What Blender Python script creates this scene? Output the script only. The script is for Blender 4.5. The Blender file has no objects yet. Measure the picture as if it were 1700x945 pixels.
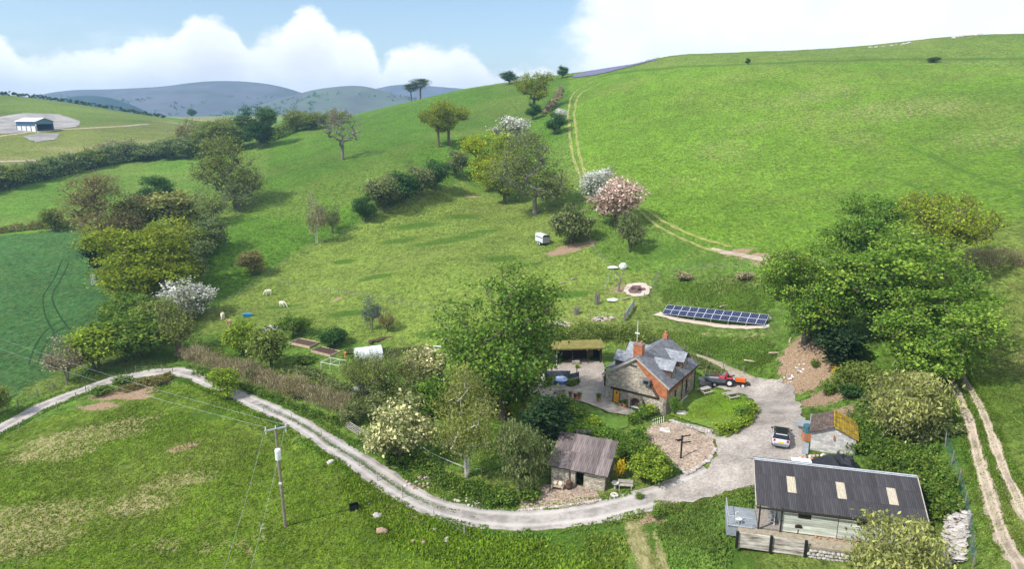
import bpy, bmesh, math, random
import numpy as np
from mathutils import Vector, Matrix, Euler
from mathutils.geometry import delaunay_2d_cdt

SC = bpy.context.scene
COL = SC.collection
R = math.radians

# ------------------------------------------------------------------ camera
FPX = 1133.0; PITCH = R(14.0); CAMZ = 36.0          # focal length in px of a 1700 px wide frame
cam_d = bpy.data.cameras.new('camera'); cam = bpy.data.objects.new('camera', cam_d); COL.objects.link(cam)
cam_d.sensor_width = 36.0; cam_d.lens = 36.0*FPX/1700.0
cam_d.clip_start = 1.0; cam_d.clip_end = 20000.0
cam.location = (0, 0, CAMZ); cam.rotation_euler = (R(90)-PITCH, 0, 0)
SC.camera = cam

# ------------------------------------------------------------------ sun, sky, exposure
SUN_TO = Vector((-0.80, -0.42, 0.98)).normalized()    # towards the sun
SUN_EL = math.asin(SUN_TO.z); SUN_AZ = math.atan2(SUN_TO.x, SUN_TO.y)
sl = bpy.data.lights.new('sun', 'SUN'); so = bpy.data.objects.new('sun', sl); COL.objects.link(so)
sl.energy = 3.7; sl.angle = R(2.0); sl.color = (1.0, 0.955, 0.88)
so.rotation_euler = SUN_TO.to_track_quat('Z', 'Y').to_euler(); so.location = (0, 0, 200)
SC.view_settings.view_transform = 'Standard'; SC.view_settings.look = 'None'
SC.view_settings.exposure = 0.62; SC.view_settings.gamma = 1.0
SC.view_settings.use_curve_mapping = False

W = bpy.data.worlds.new('World'); SC.world = W; W.use_nodes = True
def build_world():
    nt = W.node_tree; nt.nodes.clear(); N = nt.nodes.new; L = nt.links.new
    out = N('ShaderNodeOutputWorld'); bg = N('ShaderNodeBackground'); bg.inputs[1].default_value = 0.115
    sky = N('ShaderNodeTexSky'); sky.sky_type = 'NISHITA'; sky.sun_disc = False
    sky.sun_elevation = SUN_EL; sky.sun_rotation = SUN_AZ % (2*math.pi)
    sky.altitude = 200; sky.air_density = 1.0; sky.dust_density = 1.0; sky.ozone_density = 1.6
    co = N('ShaderNodeTexCoord'); sx = N('ShaderNodeSeparateXYZ'); L(co.outputs['Generated'], sx.inputs[0])
    def M(op, a, b=None, c=None, clamp=False):
        n = N('ShaderNodeMath'); n.operation = op; n.use_clamp = clamp
        for i, v in enumerate((a, b, c)):
            if v is None: continue
            if isinstance(v, (int, float)): n.inputs[i].default_value = v
            else: L(v, n.inputs[i])
        return n.outputs[0]
    x, y, z = sx.outputs
    az = M('ARCTAN2', x, y)                 # 0 straight ahead, + right
    el = M('ARCSINE', z)
    # billow noise on the cloud outline
    mp = N('ShaderNodeCombineXYZ'); L(az, mp.inputs[0]); L(M('MULTIPLY', el, 1.5), mp.inputs[1])
    def noise(scale, detail, rough=0.55):
        n = N('ShaderNodeTexNoise'); n.inputs['Scale'].default_value = scale; n.inputs['Detail'].default_value = detail
        n.inputs['Roughness'].default_value = rough; L(mp.outputs[0], n.inputs['Vector']); return n.outputs[0]
    nb = noise(13, 9, 0.64); nl = noise(3.1, 3)
    warp = M('ADD', M('MULTIPLY', M('SUBTRACT', nb, 0.5), 0.05), M('MULTIPLY', M('SUBTRACT', noise(42, 6, 0.6), 0.5), 0.022))
    # cumulus heaps standing on the horizon: (azimuth, top elevation, half width), degrees
    heaps = [(-37, 5.9, 3.4), (-28.5, 4.6, 4.5), (-22.8, 7.3, 3.6), (-25, 5.8, 6.0), (-15.6, 8.1, 3.2), (-17.0, 6.2, 5.6), (-12.8, 6.4, 3.0), (-7.0, 5.6, 4.6), (-4.4, 5.5, 3.2),
             (-55, 7.5, 7), (-75, 8.5, 9), (-105, 9.0, 10), (-140, 8.0, 12), (175, 9, 14), (140, 8, 12), (105, 9, 12), (75, 8.0, 10), (52, 10.5, 9)]
    top = None
    for a, t, w in heaps:
        d = M('DIVIDE', M('SUBTRACT', az, R(a)), R(w))
        p = M('MULTIPLY', M('SQRT', M('MAXIMUM', M('SUBTRACT', 1.0, M('MULTIPLY', d, d)), 0.0)), R(t-0.0))
        top = p if top is None else M('SMOOTH_MAX', top, p, 0.012)
    base = M('ADD', M('MULTIPLY', nl, R(3.0)), R(2.4))       # low cloud bank all round
    top = M('SMOOTH_MAX', top, base, 0.01)
    edge = M('SUBTRACT', M('ADD', top, warp), el)
    m1 = N('ShaderNodeMapRange'); m1.interpolation_type = 'SMOOTHSTEP'; L(edge, m1.inputs[0])
    m1.inputs[1].default_value = -0.003; m1.inputs[2].default_value = 0.014
    # broad thin sheet of cloud, thickest to the right, and scattered high cloud overhead
    n2 = N('ShaderNodeTexNoise'); n2.inputs['Scale'].default_value = 2.6; n2.inputs['Detail'].default_value = 7; n2.inputs['Roughness'].default_value = 0.55
    mp2 = N('ShaderNodeMapping'); mp2.inputs['Scale'].default_value = (1, 1, 2.6); mp2.inputs['Location'].default_value = (2.35, 0.2, 0.3)
    L(co.outputs['Generated'], mp2.inputs[0]); L(mp2.outputs[0], n2.inputs['Vector'])
    side = N('ShaderNodeMapRange'); side.interpolation_type = 'SMOOTHSTEP'; L(M('ADD', az, M('MULTIPLY', warp, 1.5)), side.inputs[0])
    side.inputs[1].default_value = R(3.5); side.inputs[2].default_value = R(8.5); side.inputs[3].default_value = 0.0; side.inputs[4].default_value = 0.30
    m2 = N('ShaderNodeMapRange'); m2.interpolation_type = 'SMOOTHSTEP'; L(M('ADD', n2.outputs[0], side.outputs[0]), m2.inputs[0])
    m2.inputs[1].default_value = 0.50; m2.inputs[2].default_value = 0.74; m2.inputs[4].default_value = 0.93
    mask = M('MAXIMUM', m1.outputs[0], m2.outputs[0], clamp=True)
    # cloud brightness
    cr = N('ShaderNodeMapRange'); L(noise(7, 5), cr.inputs[0]); cr.inputs[1].default_value = 0.3; cr.inputs[2].default_value = 0.7
    cr.inputs[3].default_value = 0.86; cr.inputs[4].default_value = 1.10
    cc = N('ShaderNodeCombineColor'); dp = N('ShaderNodeMapRange'); dp.interpolation_type = 'SMOOTHSTEP'; L(edge, dp.inputs[0]); dp.inputs[1].default_value = 0.0; dp.inputs[2].default_value = 0.075; dp.inputs[3].default_value = 7.8; dp.inputs[4].default_value = 6.5
    v = M('MULTIPLY', cr.outputs[0], dp.outputs[0])
    L(M('MULTIPLY', v, 0.965), cc.inputs[0]); L(M('MULTIPLY', v, 0.985), cc.inputs[1]); L(M('MULTIPLY', v, 1.02), cc.inputs[2])
    mx = N('ShaderNodeMix'); mx.data_type = 'RGBA'; L(mask, mx.inputs[0]); L(sky.outputs[0], mx.inputs[6]); L(cc.outputs[0], mx.inputs[7])
    L(mx.outputs[2], bg.inputs[0]); L(bg.outputs[0], out.inputs[0])
build_world()

# ------------------------------------------------------------------ helpers: materials
MATS = {}
def nodes_of(m):
    m.use_nodes = True; nt = m.node_tree; nt.nodes.clear(); return nt, nt.nodes.new, nt.links.new
def pm(name, c1, c2=None, scale=3.0, rough=0.8, bump=0.0, metal=0.0, detail=4.0, stretch=(1,1,1), c3=None, spec=0.3, bscale=None, voro=False, objrand=0.0, rows=None):
    """procedural material: two or three colours mixed by noise, with bump"""
    m = bpy.data.materials.new(name); nt, N, L = nodes_of(m); MATS[name] = m
    out = N('ShaderNodeOutputMaterial'); b = N('ShaderNodeBsdfPrincipled'); L(b.outputs[0], out.inputs[0])
    b.inputs['Roughness'].default_value = rough; b.inputs['Metallic'].default_value = metal
    b.inputs['Specular IOR Level'].default_value = spec
    c2 = c2 or tuple(v*0.72 for v in c1)
    co = N('ShaderNodeTexCoord'); mp = N('ShaderNodeMapping'); mp.inputs['Scale'].default_value = stretch
    L(co.outputs['Object'], mp.inputs[0])
    n = N('ShaderNodeTexNoise'); n.inputs['Scale'].default_value = scale; n.inputs['Detail'].default_value = detail; n.inputs['Roughness'].default_value = 0.62
    L(mp.outputs[0], n.inputs['Vector'])
    r = N('ShaderNodeValToRGB'); r.color_ramp.elements[0].position = 0.36; r.color_ramp.elements[1].position = 0.64
    r.color_ramp.elements[0].color = (*c2, 1); r.color_ramp.elements[1].color = (*c1, 1)
    if c3:
        e = r.color_ramp.elements.new(0.74); e.color = (*c3, 1)
    src = n.outputs[0]
    if voro:
        v = N('ShaderNodeTexVoronoi'); v.inputs['Scale'].default_value = scale*2; L(mp.outputs[0], v.inputs['Vector'])
        sep = N('ShaderNodeSeparateColor'); L(v.outputs['Color'], sep.inputs[0])
        mx = N('ShaderNodeMix'); mx.inputs[0].default_value = 0.6; L(n.outputs[0], mx.inputs[2]); L(sep.outputs[0], mx.inputs[3]); src = mx.outputs[0]
    L(src, r.inputs[0]); col = r.outputs[0]
    if rows:      # courses of slate, stone or brick: (width, height, mortar, joint darkness, (axis u, axis v))
        bw, bh, mo, dk, bs = rows
        uv = N('ShaderNodeUVMap'); bt = N('ShaderNodeTexBrick'); L(uv.outputs[0], bt.inputs['Vector'])
        bt.inputs['Scale'].default_value = 1.0; bt.inputs['Brick Width'].default_value = bw; bt.inputs['Row Height'].default_value = bh; bt.inputs['Mortar Size'].default_value = mo
        bt.inputs['Color1'].default_value = (1.22, 1.22, 1.22, 1); bt.inputs['Color2'].default_value = (.72, .72, .72, 1); bt.inputs['Mortar'].default_value = (dk, dk, dk, 1); bt.inputs['Bias'].default_value = 0.0
        mm = N('ShaderNodeMix'); mm.data_type = 'RGBA'; mm.blend_type = 'MULTIPLY'; mm.inputs[0].default_value = 1.0; L(col, mm.inputs[6]); L(bt.outputs['Color'], mm.inputs[7]); col = mm.outputs[2]
        bb = N('ShaderNodeBump'); bb.inputs['Strength'].default_value = bs; bb.inputs['Distance'].default_value = .03; bb.invert = True; L(bt.outputs['Fac'], bb.inputs['Height']); L(bb.outputs[0], b.inputs['Normal'])
    if objrand:
        oi = N('ShaderNodeObjectInfo'); mr = N('ShaderNodeMapRange'); L(oi.outputs['Random'], mr.inputs[0]); mr.inputs[3].default_value = 1-objrand; mr.inputs[4].default_value = 1+objrand
        cb_ = N('ShaderNodeCombineColor'); [L(mr.outputs[0], cb_.inputs[k]) for k in range(3)]
        mm = N('ShaderNodeMix'); mm.data_type = 'RGBA'; mm.blend_type = 'MULTIPLY'; mm.inputs[0].default_value = 1.0; L(col, mm.inputs[6]); L(cb_.outputs[0], mm.inputs[7]); col = mm.outputs[2]
    L(col, b.inputs['Base Color'])
    if bump and not rows:
        n2 = N('ShaderNodeTexNoise'); n2.inputs['Scale'].default_value = bscale or scale*3; n2.inputs['Detail'].default_value = 5
        L(mp.outputs[0], n2.inputs['Vector'])
        bp = N('ShaderNodeBump'); bp.inputs['Strength'].default_value = min(bump, 1.0); bp.inputs['Distance'].default_value = 0.05
        L(n2.outputs[0], bp.inputs['Height']); L(bp.outputs[0], b.inputs['Normal'])
    return m
LEAF_GAIN = 1.8
def leafmat(name, c, c2=None, trans=0.42):
    """leaf colour varied by the per-leaf tint attribute; c2 = colour of the odd leaf or petal"""
    m = bpy.data.materials.new(name); nt, N, L = nodes_of(m); MATS[name] = m
    out = N('ShaderNodeOutputMaterial'); df = N('ShaderNodeBsdfDiffuse'); tr = N('ShaderNodeBsdfTranslucent'); mx = N('ShaderNodeMixShader')
    mx.inputs[0].default_value = trans
    at = N('ShaderNodeAttribute'); at.attribute_name = 'tint'; sp_ = N('ShaderNodeSeparateColor'); L(at.outputs['Color'], sp_.inputs[0])
    rr = N('ShaderNodeValToRGB'); L(sp_.outputs[1], rr.inputs[0])
    c2 = c2 or (c[0]*1.35, c[1]*1.12, c[2]*0.8)
    c = tuple(v*LEAF_GAIN for v in c); c2 = tuple(min(.8, v*LEAF_GAIN) for v in c2)
    rr.color_ramp.elements[0].color = (*c, 1); rr.color_ramp.elements[1].color = (*c2, 1)
    rr.color_ramp.elements[0].position = 0.35; rr.color_ramp.elements[1].position = 0.75
    ml = N('ShaderNodeMix'); ml.data_type = 'RGBA'; ml.blend_type = 'MULTIPLY'; ml.inputs[0].default_value = 1.0
    L(rr.outputs[0], ml.inputs[6])
    cmb = N('ShaderNodeCombineColor')
    sc = N('ShaderNodeMath'); sc.operation = 'MULTIPLY'; L(sp_.outputs[0], sc.inputs[0]); sc.inputs[1].default_value = 2.0
    for i in range(3): L(sc.outputs[0], cmb.inputs[i])
    L(cmb.outputs[0], ml.inputs[7])
    L(ml.outputs[2], df.inputs[0]); L(ml.outputs[2], tr.inputs[0]); L(df.outputs[0], mx.inputs[1]); L(tr.outputs[0], mx.inputs[2]); L(mx.outputs[0], out.inputs[0])
    return m

# ------------------------------------------------------------------ helpers: objects
def tag(o, label=None, cat=None, group=None, kind=None):
    if label: o['label'] = label
    if cat: o['category'] = cat
    if group: o['group'] = group
    if kind: o['kind'] = kind
    return o
def thing(name, label, cat, loc=(0, 0, 0), rz=0.0, group=None):
    o = bpy.data.objects.new(name, None); COL.objects.link(o); o.empty_display_size = 0.3
    o.location = loc; o.rotation_euler = (0, 0, rz); return tag(o, label, cat, group)
def mesh_obj(name, V, Fc, mat, parent=None, smooth=False):
    me = bpy.data.meshes.new(name); me.from_pydata(V, [], Fc); me.update()
    if smooth: me.polygons.foreach_set('use_smooth', [True]*len(me.polygons))
    if mat: me.materials.append(MATS[mat] if isinstance(mat, str) else mat)
    if len(Fc) < 4000:
        uv = me.uv_layers.new(name='UVMap'); buf = []
        for p in me.polygons:
            n = p.normal
            if abs(n.z) > .985: u = Vector((1, 0, 0))
            else: u = Vector((-n.y, n.x, 0)).normalized()
            w = n.cross(u)
            for vi in p.vertices:
                c = me.vertices[vi].co; buf += [c.dot(u), c.dot(w)]
        uv.data.foreach_set('uv', buf)
    o = bpy.data.objects.new(name, me); COL.objects.link(o)
    if parent: o.parent = parent
    return o
def link_copy(o, parent=None):
    c = o.copy(); COL.objects.link(c); c.parent = parent; return c
def copy_tree(o, parent=None):
    c = link_copy(o, parent)
    for ch in list(o.children): copy_tree(ch, c)
    return c

class MB:
    """collects primitives; build() makes ONE mesh object"""
    def __init__(s): s.v = []; s.f = []
    def add(s, V, Fc, M=None):
        b = len(s.v); s.v += [tuple(M @ Vector(p)) if M else tuple(p) for p in V]; s.f += [tuple(i+b for i in f) for f in Fc]; return s
    def box(s, c, d, rz=0.0, rx=0.0, ry=0.0, taper=1.0):
        x, y, z = d[0]/2, d[1]/2, d[2]/2
        V = [(-x,-y,-z),(x,-y,-z),(x,y,-z),(-x,y,-z),(-x*taper,-y*taper,z),(x*taper,-y*taper,z),(x*taper,y*taper,z),(-x*taper,y*taper,z)]
        Fc = [(0,3,2,1),(4,5,6,7),(0,1,5,4),(1,2,6,5),(2,3,7,6),(3,0,4,7)]
        return s.add(V, Fc, Matrix.Translation(c) @ Euler((rx, ry, rz)).to_matrix().to_4x4())
    def beam(s, a, b, w, h=None, up=(0, 0, 1)):
        a = Vector(a); b = Vector(b); d = b-a; L_ = d.length; h = h or w
        if L_ < 1e-6: return s
        x = d/L_; u = Vector(up)
        if abs(x.dot(u)) > 0.98: u = Vector((0, 1, 0))
        y = u.cross(x).normalized(); z = x.cross(y)
        M = Matrix((x, y, z)).transposed().to_4x4(); M.translation = (a+b)/2
        X, Y, Z = L_/2, w/2, h/2
        V = [(-X,-Y,-Z),(X,-Y,-Z),(X,Y,-Z),(-X,Y,-Z),(-X,-Y,Z),(X,-Y,Z),(X,Y,Z),(-X,Y,Z)]
        return s.add(V, [(0,3,2,1),(4,5,6,7),(0,1,5,4),(1,2,6,5),(2,3,7,6),(3,0,4,7)], M)
    def cyl(s, a, b, r0, r1=None, n=10, cap=True):
        a = Vector(a); b = Vector(b); d = b-a; r1 = r0 if r1 is None else r1
        q = d.to_track_quat('Z', 'Y').to_matrix()
        V = []; Fc = []
        for k, (p, r) in enumerate(((a, r0), (b, r1))):
            for i in range(n):
                t = 2*math.pi*i/n; V.append(tuple(p + q @ Vector((r*math.cos(t), r*math.sin(t), 0))))
        for i in range(n): Fc.append((i, (i+1) % n, n+(i+1) % n, n+i))
        if cap: Fc += [tuple(range(n-1, -1, -1)), tuple(range(n, 2*n))]
        return s.add(V, Fc)
    def tube(s, P, r, n=6):
        for i in range(len(P)-1): s.cyl(P[i], P[i+1], r if not isinstance(r, (list, tuple)) else r[i], r if not isinstance(r, (list, tuple)) else r[i+1], n, True)
        return s
    def prism(s, poly, axis_a, axis_b, M=None):
        """extrude polygon [(u,w)] (in x,z) from y=axis_a to y=axis_b"""
        n = len(poly); V = [(u, axis_a, w) for u, w in poly] + [(u, axis_b, w) for u, w in poly]
        Fc = [tuple(range(n)), tuple(range(2*n-1, n-1, -1))] + [(i, i+n, (i+1) % n+n, (i+1) % n) for i in range(n)]
        return s.add(V, Fc, M)
    def ball(s, c, r, nu=8, nv=6, jit=0.0, rnd=None):
        V = []; Fc = []; c = Vector(c); r = (r, r, r) if isinstance(r, (int, float)) else r
        for j in range(nv+1):
            ph = math.pi*j/nv
            for i in range(nu):
                t = 2*math.pi*i/nu; k = 1+(rnd.uniform(-jit, jit) if rnd else 0)
                V.append((c.x+r[0]*k*math.sin(ph)*math.cos(t), c.y+r[1]*k*math.sin(ph)*math.sin(t), c.z+r[2]*k*math.cos(ph)))
        for j in range(nv):
            for i in range(nu): Fc.append((j*nu+i, (j+1)*nu+i, (j+1)*nu+(i+1) % nu, j*nu+(i+1) % nu))
        return s.add(V, Fc)
    def quad(s, a, b, c, d): return s.add([a, b, c, d], [(0, 1, 2, 3)])
    def build(s, name, mat, parent=None, smooth=False, label=None):
        o = mesh_obj(name, s.v, s.f, mat, parent, smooth)
        if label: o['label'] = label
        return o
# ------------------------------------------------------------------ terrain
cp_, sp_ = math.cos(PITCH), math.sin(PITCH)
def ray(px, py):
    u = (px-850)/FPX; v = (472.5-py)/FPX
    return np.array([u, cp_+v*sp_, -sp_+v*cp_])
# surveyed spots: photo position with the height (CZs) or the distance (CYs) of the ground there
CZs = [(1050,675,.3),(1000,665,.3),(1105,690,.3),(1155,648,.6),(1295,740,2.6),(1230,800,1.2),(1240,680,2.0),(1310,640,2.3),(1335,565,7.3),(1290,590,4.6),
(860,860,-2.2),(700,820,-2.4),(560,730,-2.6),(400,645,-3.2),(240,620,-4.5),(100,660,-5),(0,712,-5.5),(1000,850,-1),
(474,875,-2.6),(100,900,-4.5),(300,745,-3.4),(700,930,-2.8),(20,780,-5.3),(1000,930,-2.2),(1180,880,-.6),
(1400,900,0.2),(1380,755,2.7),(1640,800,5.6),(1570,600,8.0),(1600,700,7.0),(1690,940,5.2),(1590,890,3.0),(1510,760,4.0),(1440,690,4.3),(1690,700,8.0),(1680,560,9.4),
(1440,482,8.5),(1290,432,9.5),(1185,530,3.2),(1130,452,6),(1058,480,4.5),(1200,440,8.2),(1100,372,12),(1260,600,2.6),(1190,600,1.4),
(650,560,0),(850,700,-.2),(750,740,-.8),(480,500,-1),(350,512,-1.4),(420,458,1),(440,560,-1.6),(330,560,-2.4),(560,600,-1.2),
(900,410,7),(880,345,11),(790,315,13.2),(640,375,7.2),(520,405,4),(700,450,4.0),(1000,400,8.8),(960,520,2),(1020,540,2.2),(965,800,-1),(800,790,-1.5),
(60,600,-4),(60,500,-2),(60,395,3.5),(200,560,-3.4),(170,470,-1)]
CYs = [(960,260,215),(945,170,285),(1300,300,168),(1300,200,212),(1300,112,268),(1300,91,305),(1100,95,330),(1200,93,315),(1100,200,235),(1100,300,180),
(1650,415,100),(1650,300,138),(1650,200,188),(1650,110,252),(1650,80,280),(1650,56,315),(1480,78,310),(1480,100,275),(1480,200,200),(1480,300,155),(1400,86,308),
(740,240,245),(570,263,240),(860,190,300),(700,164,400),(845,139,375),(930,129,360),(1000,121,345),(640,179,420),(770,148,390),
(450,320,205),(480,217,330),(400,400,165),(650,300,205),(850,260,235),(560,200,370),
(150,330,230),(30,350,212),(250,290,272),(100,285,278),(200,262,312),(20,300,258),(330,320,225),(330,245,330),(400,235,335),
(60,240,330),(58,216,372),(60,176,470),(0,158,540),(100,168,550),(200,184,570),(270,195,580),(150,215,385),(250,225,380)]
ANCH = [(-900,900,30),(-400,800,33),(-150,800,36),(0,800,38),(300,800,40),(900,900,45),(-900,600,40),(-420,640,36),
(-60,520,36),(30,520,48),(150,450,59),(320,450,66),(-250,560,30),(-180,450,26),(500,420,80),(500,250,58),(500,100,22),(300,60,15),(300,-100,10),(0,-100,-3),(-300,-100,-8),(-300,50,-8),(-400,200,5),(-500,400,30),(0,20,-2.5),(60,20,3),(-60,20,-5),(120,40,9),(35.3,57.5,3.0),(35.0,52.5,1.9),(29,60.2,2.5),(28,54,.5),(24,57,1.4),(34.0,48.6,1.2),
(700,700,70),(-1500,1600,30),(0,1600,33),(1500,1600,35),(-1500,0,0),(1500,0,25),(0,3000,20),(-3000,3000,20),(3000,3000,25)]
_p = []
for px, py, z in CZs:
    d = ray(px, py); t = (z-CAMZ)/d[2]; _p.append((d[0]*t, d[1]*t, z))
for px, py, Y in CYs:
    d = ray(px, py); t = Y/d[1]; _p.append((d[0]*t, Y, CAMZ+d[2]*t))
_p = np.array(_p+ANCH)
def _K(r2): return np.where(r2 > 1e-12, .5*r2*np.log(np.maximum(r2, 1e-12)), 0)
_q = _p[:, :2]/100.; _n = len(_p)
_A = _K(((_q[:, None]-_q[None])**2).sum(-1))+np.eye(_n)*2e-4
_B = np.c_[np.ones(_n), _q]
_w = np.linalg.solve(np.block([[_A, _B], [_B.T, np.zeros((3, 3))]]), np.r_[_p[:, 2], 0, 0, 0])
def tps(x, y):
    g = np.stack([np.ravel(x), np.ravel(y)], -1)/100.; out = np.empty(len(g))
    for i in range(0, len(g), 16000):
        b = g[i:i+16000]; out[i:i+16000] = _K(((b[:, None]-_q[None])**2).sum(-1))@_w[:_n]+_w[_n]+b@_w[_n+1:]
    return out.reshape(np.shape(x))
def vnoise(x, y, seed=0):
    xi = np.floor(x).astype(np.int64); yi = np.floor(y).astype(np.int64); fx = x-xi; fy = y-yi
    fx = fx*fx*(3-2*fx); fy = fy*fy*(3-2*fy)
    def h(a, b):
        n = (a*374761393+b*668265263+seed*974711) & 0xffffffff
        n = ((n ^ (n >> 13))*1274126177) & 0xffffffff
        return ((n ^ (n >> 16)) & 0xffff)/65535.
    return (h(xi, yi)*(1-fx)+h(xi+1, yi)*fx)*(1-fy)+(h(xi, yi+1)*(1-fx)+h(xi+1, yi+1)*fx)*fy
def fbm(x, y, scale, oct=4, seed=0):
    s = 0; a = 1; t = 0
    for k in range(oct):
        s = s+a*vnoise(x/scale*2**k+17.3*k, y/scale*2**k-9.1*k, seed+k); t += a; a *= .5
    return s/t
def axis(lo, hi, breaks):
    """non-uniform axis: breaks = function distance -> spacing"""
    out = [lo]
    while out[-1] < hi: out.append(out[-1]+breaks(out[-1]))
    return np.array(out)
def sx_(a):
    a = abs(a)
    return 0.6 if a < 78 else (0.6+(a-78)*0.02 if a < 300 else 5.04+(a-300)*0.07)
_half = [0.0]
while _half[-1] < 3200: _half.append(_half[-1]+sx_(_half[-1]))
XS = np.array([-v for v in _half[:0:-1]]+_half)
YS = axis(-160, 6200, lambda a: 20 if a < 10 else (3 if a < 34 else (0.6 if a < 150 else (0.6+(a-150)*0.012 if a < 420 else 3.84+(a-420)*0.06))))
GX, GY = np.meshgrid(XS, YS)
GZ = tps(GX, GY)
_near = np.clip((GY-20)/40, 0, 1)
GZ += (fbm(GX, GY, 7.0, 3, 5)-.5)*0.5*_near + (fbm(GX, GY, 32.0, 3, 9)-.5)*0.9*np.clip((GY-120)/120, 0, 1)
def _cell(x, y):
    i = np.clip(np.searchsorted(XS, x)-1, 0, len(XS)-2); j = np.clip(np.searchsorted(YS, y)-1, 0, len(YS)-2)
    return i, j, (x-XS[i])/(XS[i+1]-XS[i]), (y-YS[j])/(YS[j+1]-YS[j])
def gz(x, y):
    i, j, a, b = _cell(x, y)
    z00 = GZ[j, i]; z10 = GZ[j, i+1]; z01 = GZ[j+1, i]; z11 = GZ[j+1, i+1]
    return np.where(a >= b, z00+(z10-z00)*a+(z11-z10)*b, z00+(z01-z00)*b+(z11-z01)*a)
_T = np.geomspace(22, 2500, 2600)
def P(px, py):
    """the spot of ground seen at a photo position"""
    d = ray(px, py); p = d[None]*_T[:, None]; e = p[:, 2]+CAMZ-gz(p[:, 0], p[:, 1])
    k = int(np.argmax(e < 0))
    if e[k] >= 0: k = int(np.argmin(np.abs(e)))
    a, b = _T[max(k-1, 0)], _T[k]
    for _ in range(24):
        m = (a+b)/2
        if m*d[2]+CAMZ-float(gz(np.array(d[0]*m), np.array(d[1]*m))) < 0: b = m
        else: a = m
    return Vector((d[0]*b, d[1]*b, float(gz(np.array(d[0]*b), np.array(d[1]*b)))))
def g(x, y): return float(gz(np.array(float(x)), np.array(float(y))))
def z_at(X, Y, py):
    """height above the spot (X, Y) that shows at photo row py"""
    k = (472.5-py)/FPX; return CAMZ+Y*(k*cp_-sp_)/(cp_+k*sp_)
def depth(p): return p[1]*cp_-(p[2]-CAMZ)*sp_
def Pz(px, py, z):
    d = ray(px, py); t = (z-CAMZ)/d[2]; return Vector((d[0]*t, d[1]*t, z))
def inside(x, y, poly):
    c = np.zeros(np.shape(x), bool); n = len(poly)
    for i in range(n):
        x0, y0 = poly[i]; x1, y1 = poly[(i+1) % n]
        if y0 == y1: continue
        c ^= ((y0 > y) != (y1 > y)) & (x < (x1-x0)*(y-y0)/(y1-y0)+x0)
    return c
def wpoly(pp): return [tuple(P(a, b)[:2]) for a, b in pp]
def seg_dist(x, y, pl):
    d = np.full(np.shape(x), 1e9)
    for (x0, y0), (x1, y1) in zip(pl[:-1], pl[1:]):
        dx, dy = x1-x0, y1-y0; t = np.clip(((x-x0)*dx+(y-y0)*dy)/(dx*dx+dy*dy+1e-9), 0, 1)
        d = np.minimum(d, np.hypot(x-x0-t*dx, y-y0-t*dy))
    return d

# ---- colours of the fields (albedo) painted per vertex; fine grain comes from the material
wx = GX+(fbm(GX, GY, 3.5, 3, 21)-.5)*3.0; wy = GY+(fbm(GX, GY, 3.5, 3, 33)-.5)*3.0
colr = np.zeros(GX.shape+(3,)); colr[:] = (.092, .168, .022)
def paint(pp, c, soft=None):
    m = inside(wx, wy, wpoly(pp)); colr[m] = c; return m
C_HILL = (.100, .190, .015)
paint([(930,135),(960,165),(945,250),(975,300),(1080,360),(1180,410),(1300,432),(1440,470),(1700,440),(1700,108),(1480,102),(1300,112),(1100,112),(1000,124)], C_HILL)
paint([(1000,122),(1100,112),(1300,112),(1480,102),(1700,110),(1700,50),(1480,70),(1300,80),(1100,88)], (.105,.165,.026))
paint([(460,220),(640,176),(860,136),(940,128),(950,165),(930,230),(860,290),(770,292),(640,350),(520,400),(420,460),(330,520),(330,420),(440,320),(445,260)], (.066,.148,.012))
pad = paint([(330,560),(350,515),(430,462),(520,408),(640,352),(770,300),(830,330),(960,350),(985,420),(1040,450),(1090,455),(1085,480),(1040,530),(900,545),(780,560),(690,580),(600,570),(520,545),(440,545)], (.142,.205,.034))
crop = paint([(0,392),(130,378),(165,440),(190,520),(160,560),(90,620),(0,670),(-200,700),(-200,392)], (.040,.108,.028))
paint([(-200,400),(0,320),(100,285),(250,265),(330,250),(330,320),(300,350),(180,370),(120,380),(0,390)], (.09,.185,.022))
paint([(-200,330),(0,300),(100,275),(270,240),(330,215),(270,195),(100,168),(0,158),(-200,150)], (.135,.165,.035))
paint([(-200,160),(0,158),(100,168),(200,184),(270,196),(250,205),(150,210),(90,215),(0,200),(-200,200)], (.11,.165,.026))
paint([(1560,560),(1700,455),(1900,455),(1900,945),(1660,945),(1610,820),(1580,690)], (.10,.160,.024))
paint([(-100,740),(0,725),(240,640),(330,640),(430,690),(560,770),(680,850),(800,890),(1040,890),(1050,1100),(-300,1100)], (.098,.156,.013))
paint([(1090,460),(1270,455),(1300,540),(1290,600),(1230,625),(1150,600),(1060,545),(1060,520)], (.085,.145,.022))
# mixtures by low-frequency noise
n1 = fbm(GX, GY, 22, 5, 3); n2 = fbm(GX, GY, 4.2, 4, 7); n3 = fbm(GX, GY, 60, 3, 12)
colr *= (0.72+0.56*n2)[..., None]
dry = np.clip((n1-.48)*4, 0, 1)*np.where(crop, 0.15, np.where(GY > 130, .6, .9))
colr[:] = colr*(1-dry[..., None]*.45)+np.array((.19, .20, .055))*dry[..., None]*.45
colr *= (0.72+.56*n3)[..., None]
# far plateau: chequered fields
far = GY > 600
fx = np.floor(GX/130+.4*np.sin(GY/210)).astype(int); fy = np.floor(GY/150+.3*np.sin(GX/170)).astype(int)
hsh = ((fx*73856093) ^ (fy*19349663)) % 5
pal = np.array([(.10, .22, .03), (.13, .24, .035), (.21, .20, .09), (.085, .16, .035), (.15, .23, .05)])
colr[far] = pal[hsh[far]]*(.8+.4*n2[far])[:, None]
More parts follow.
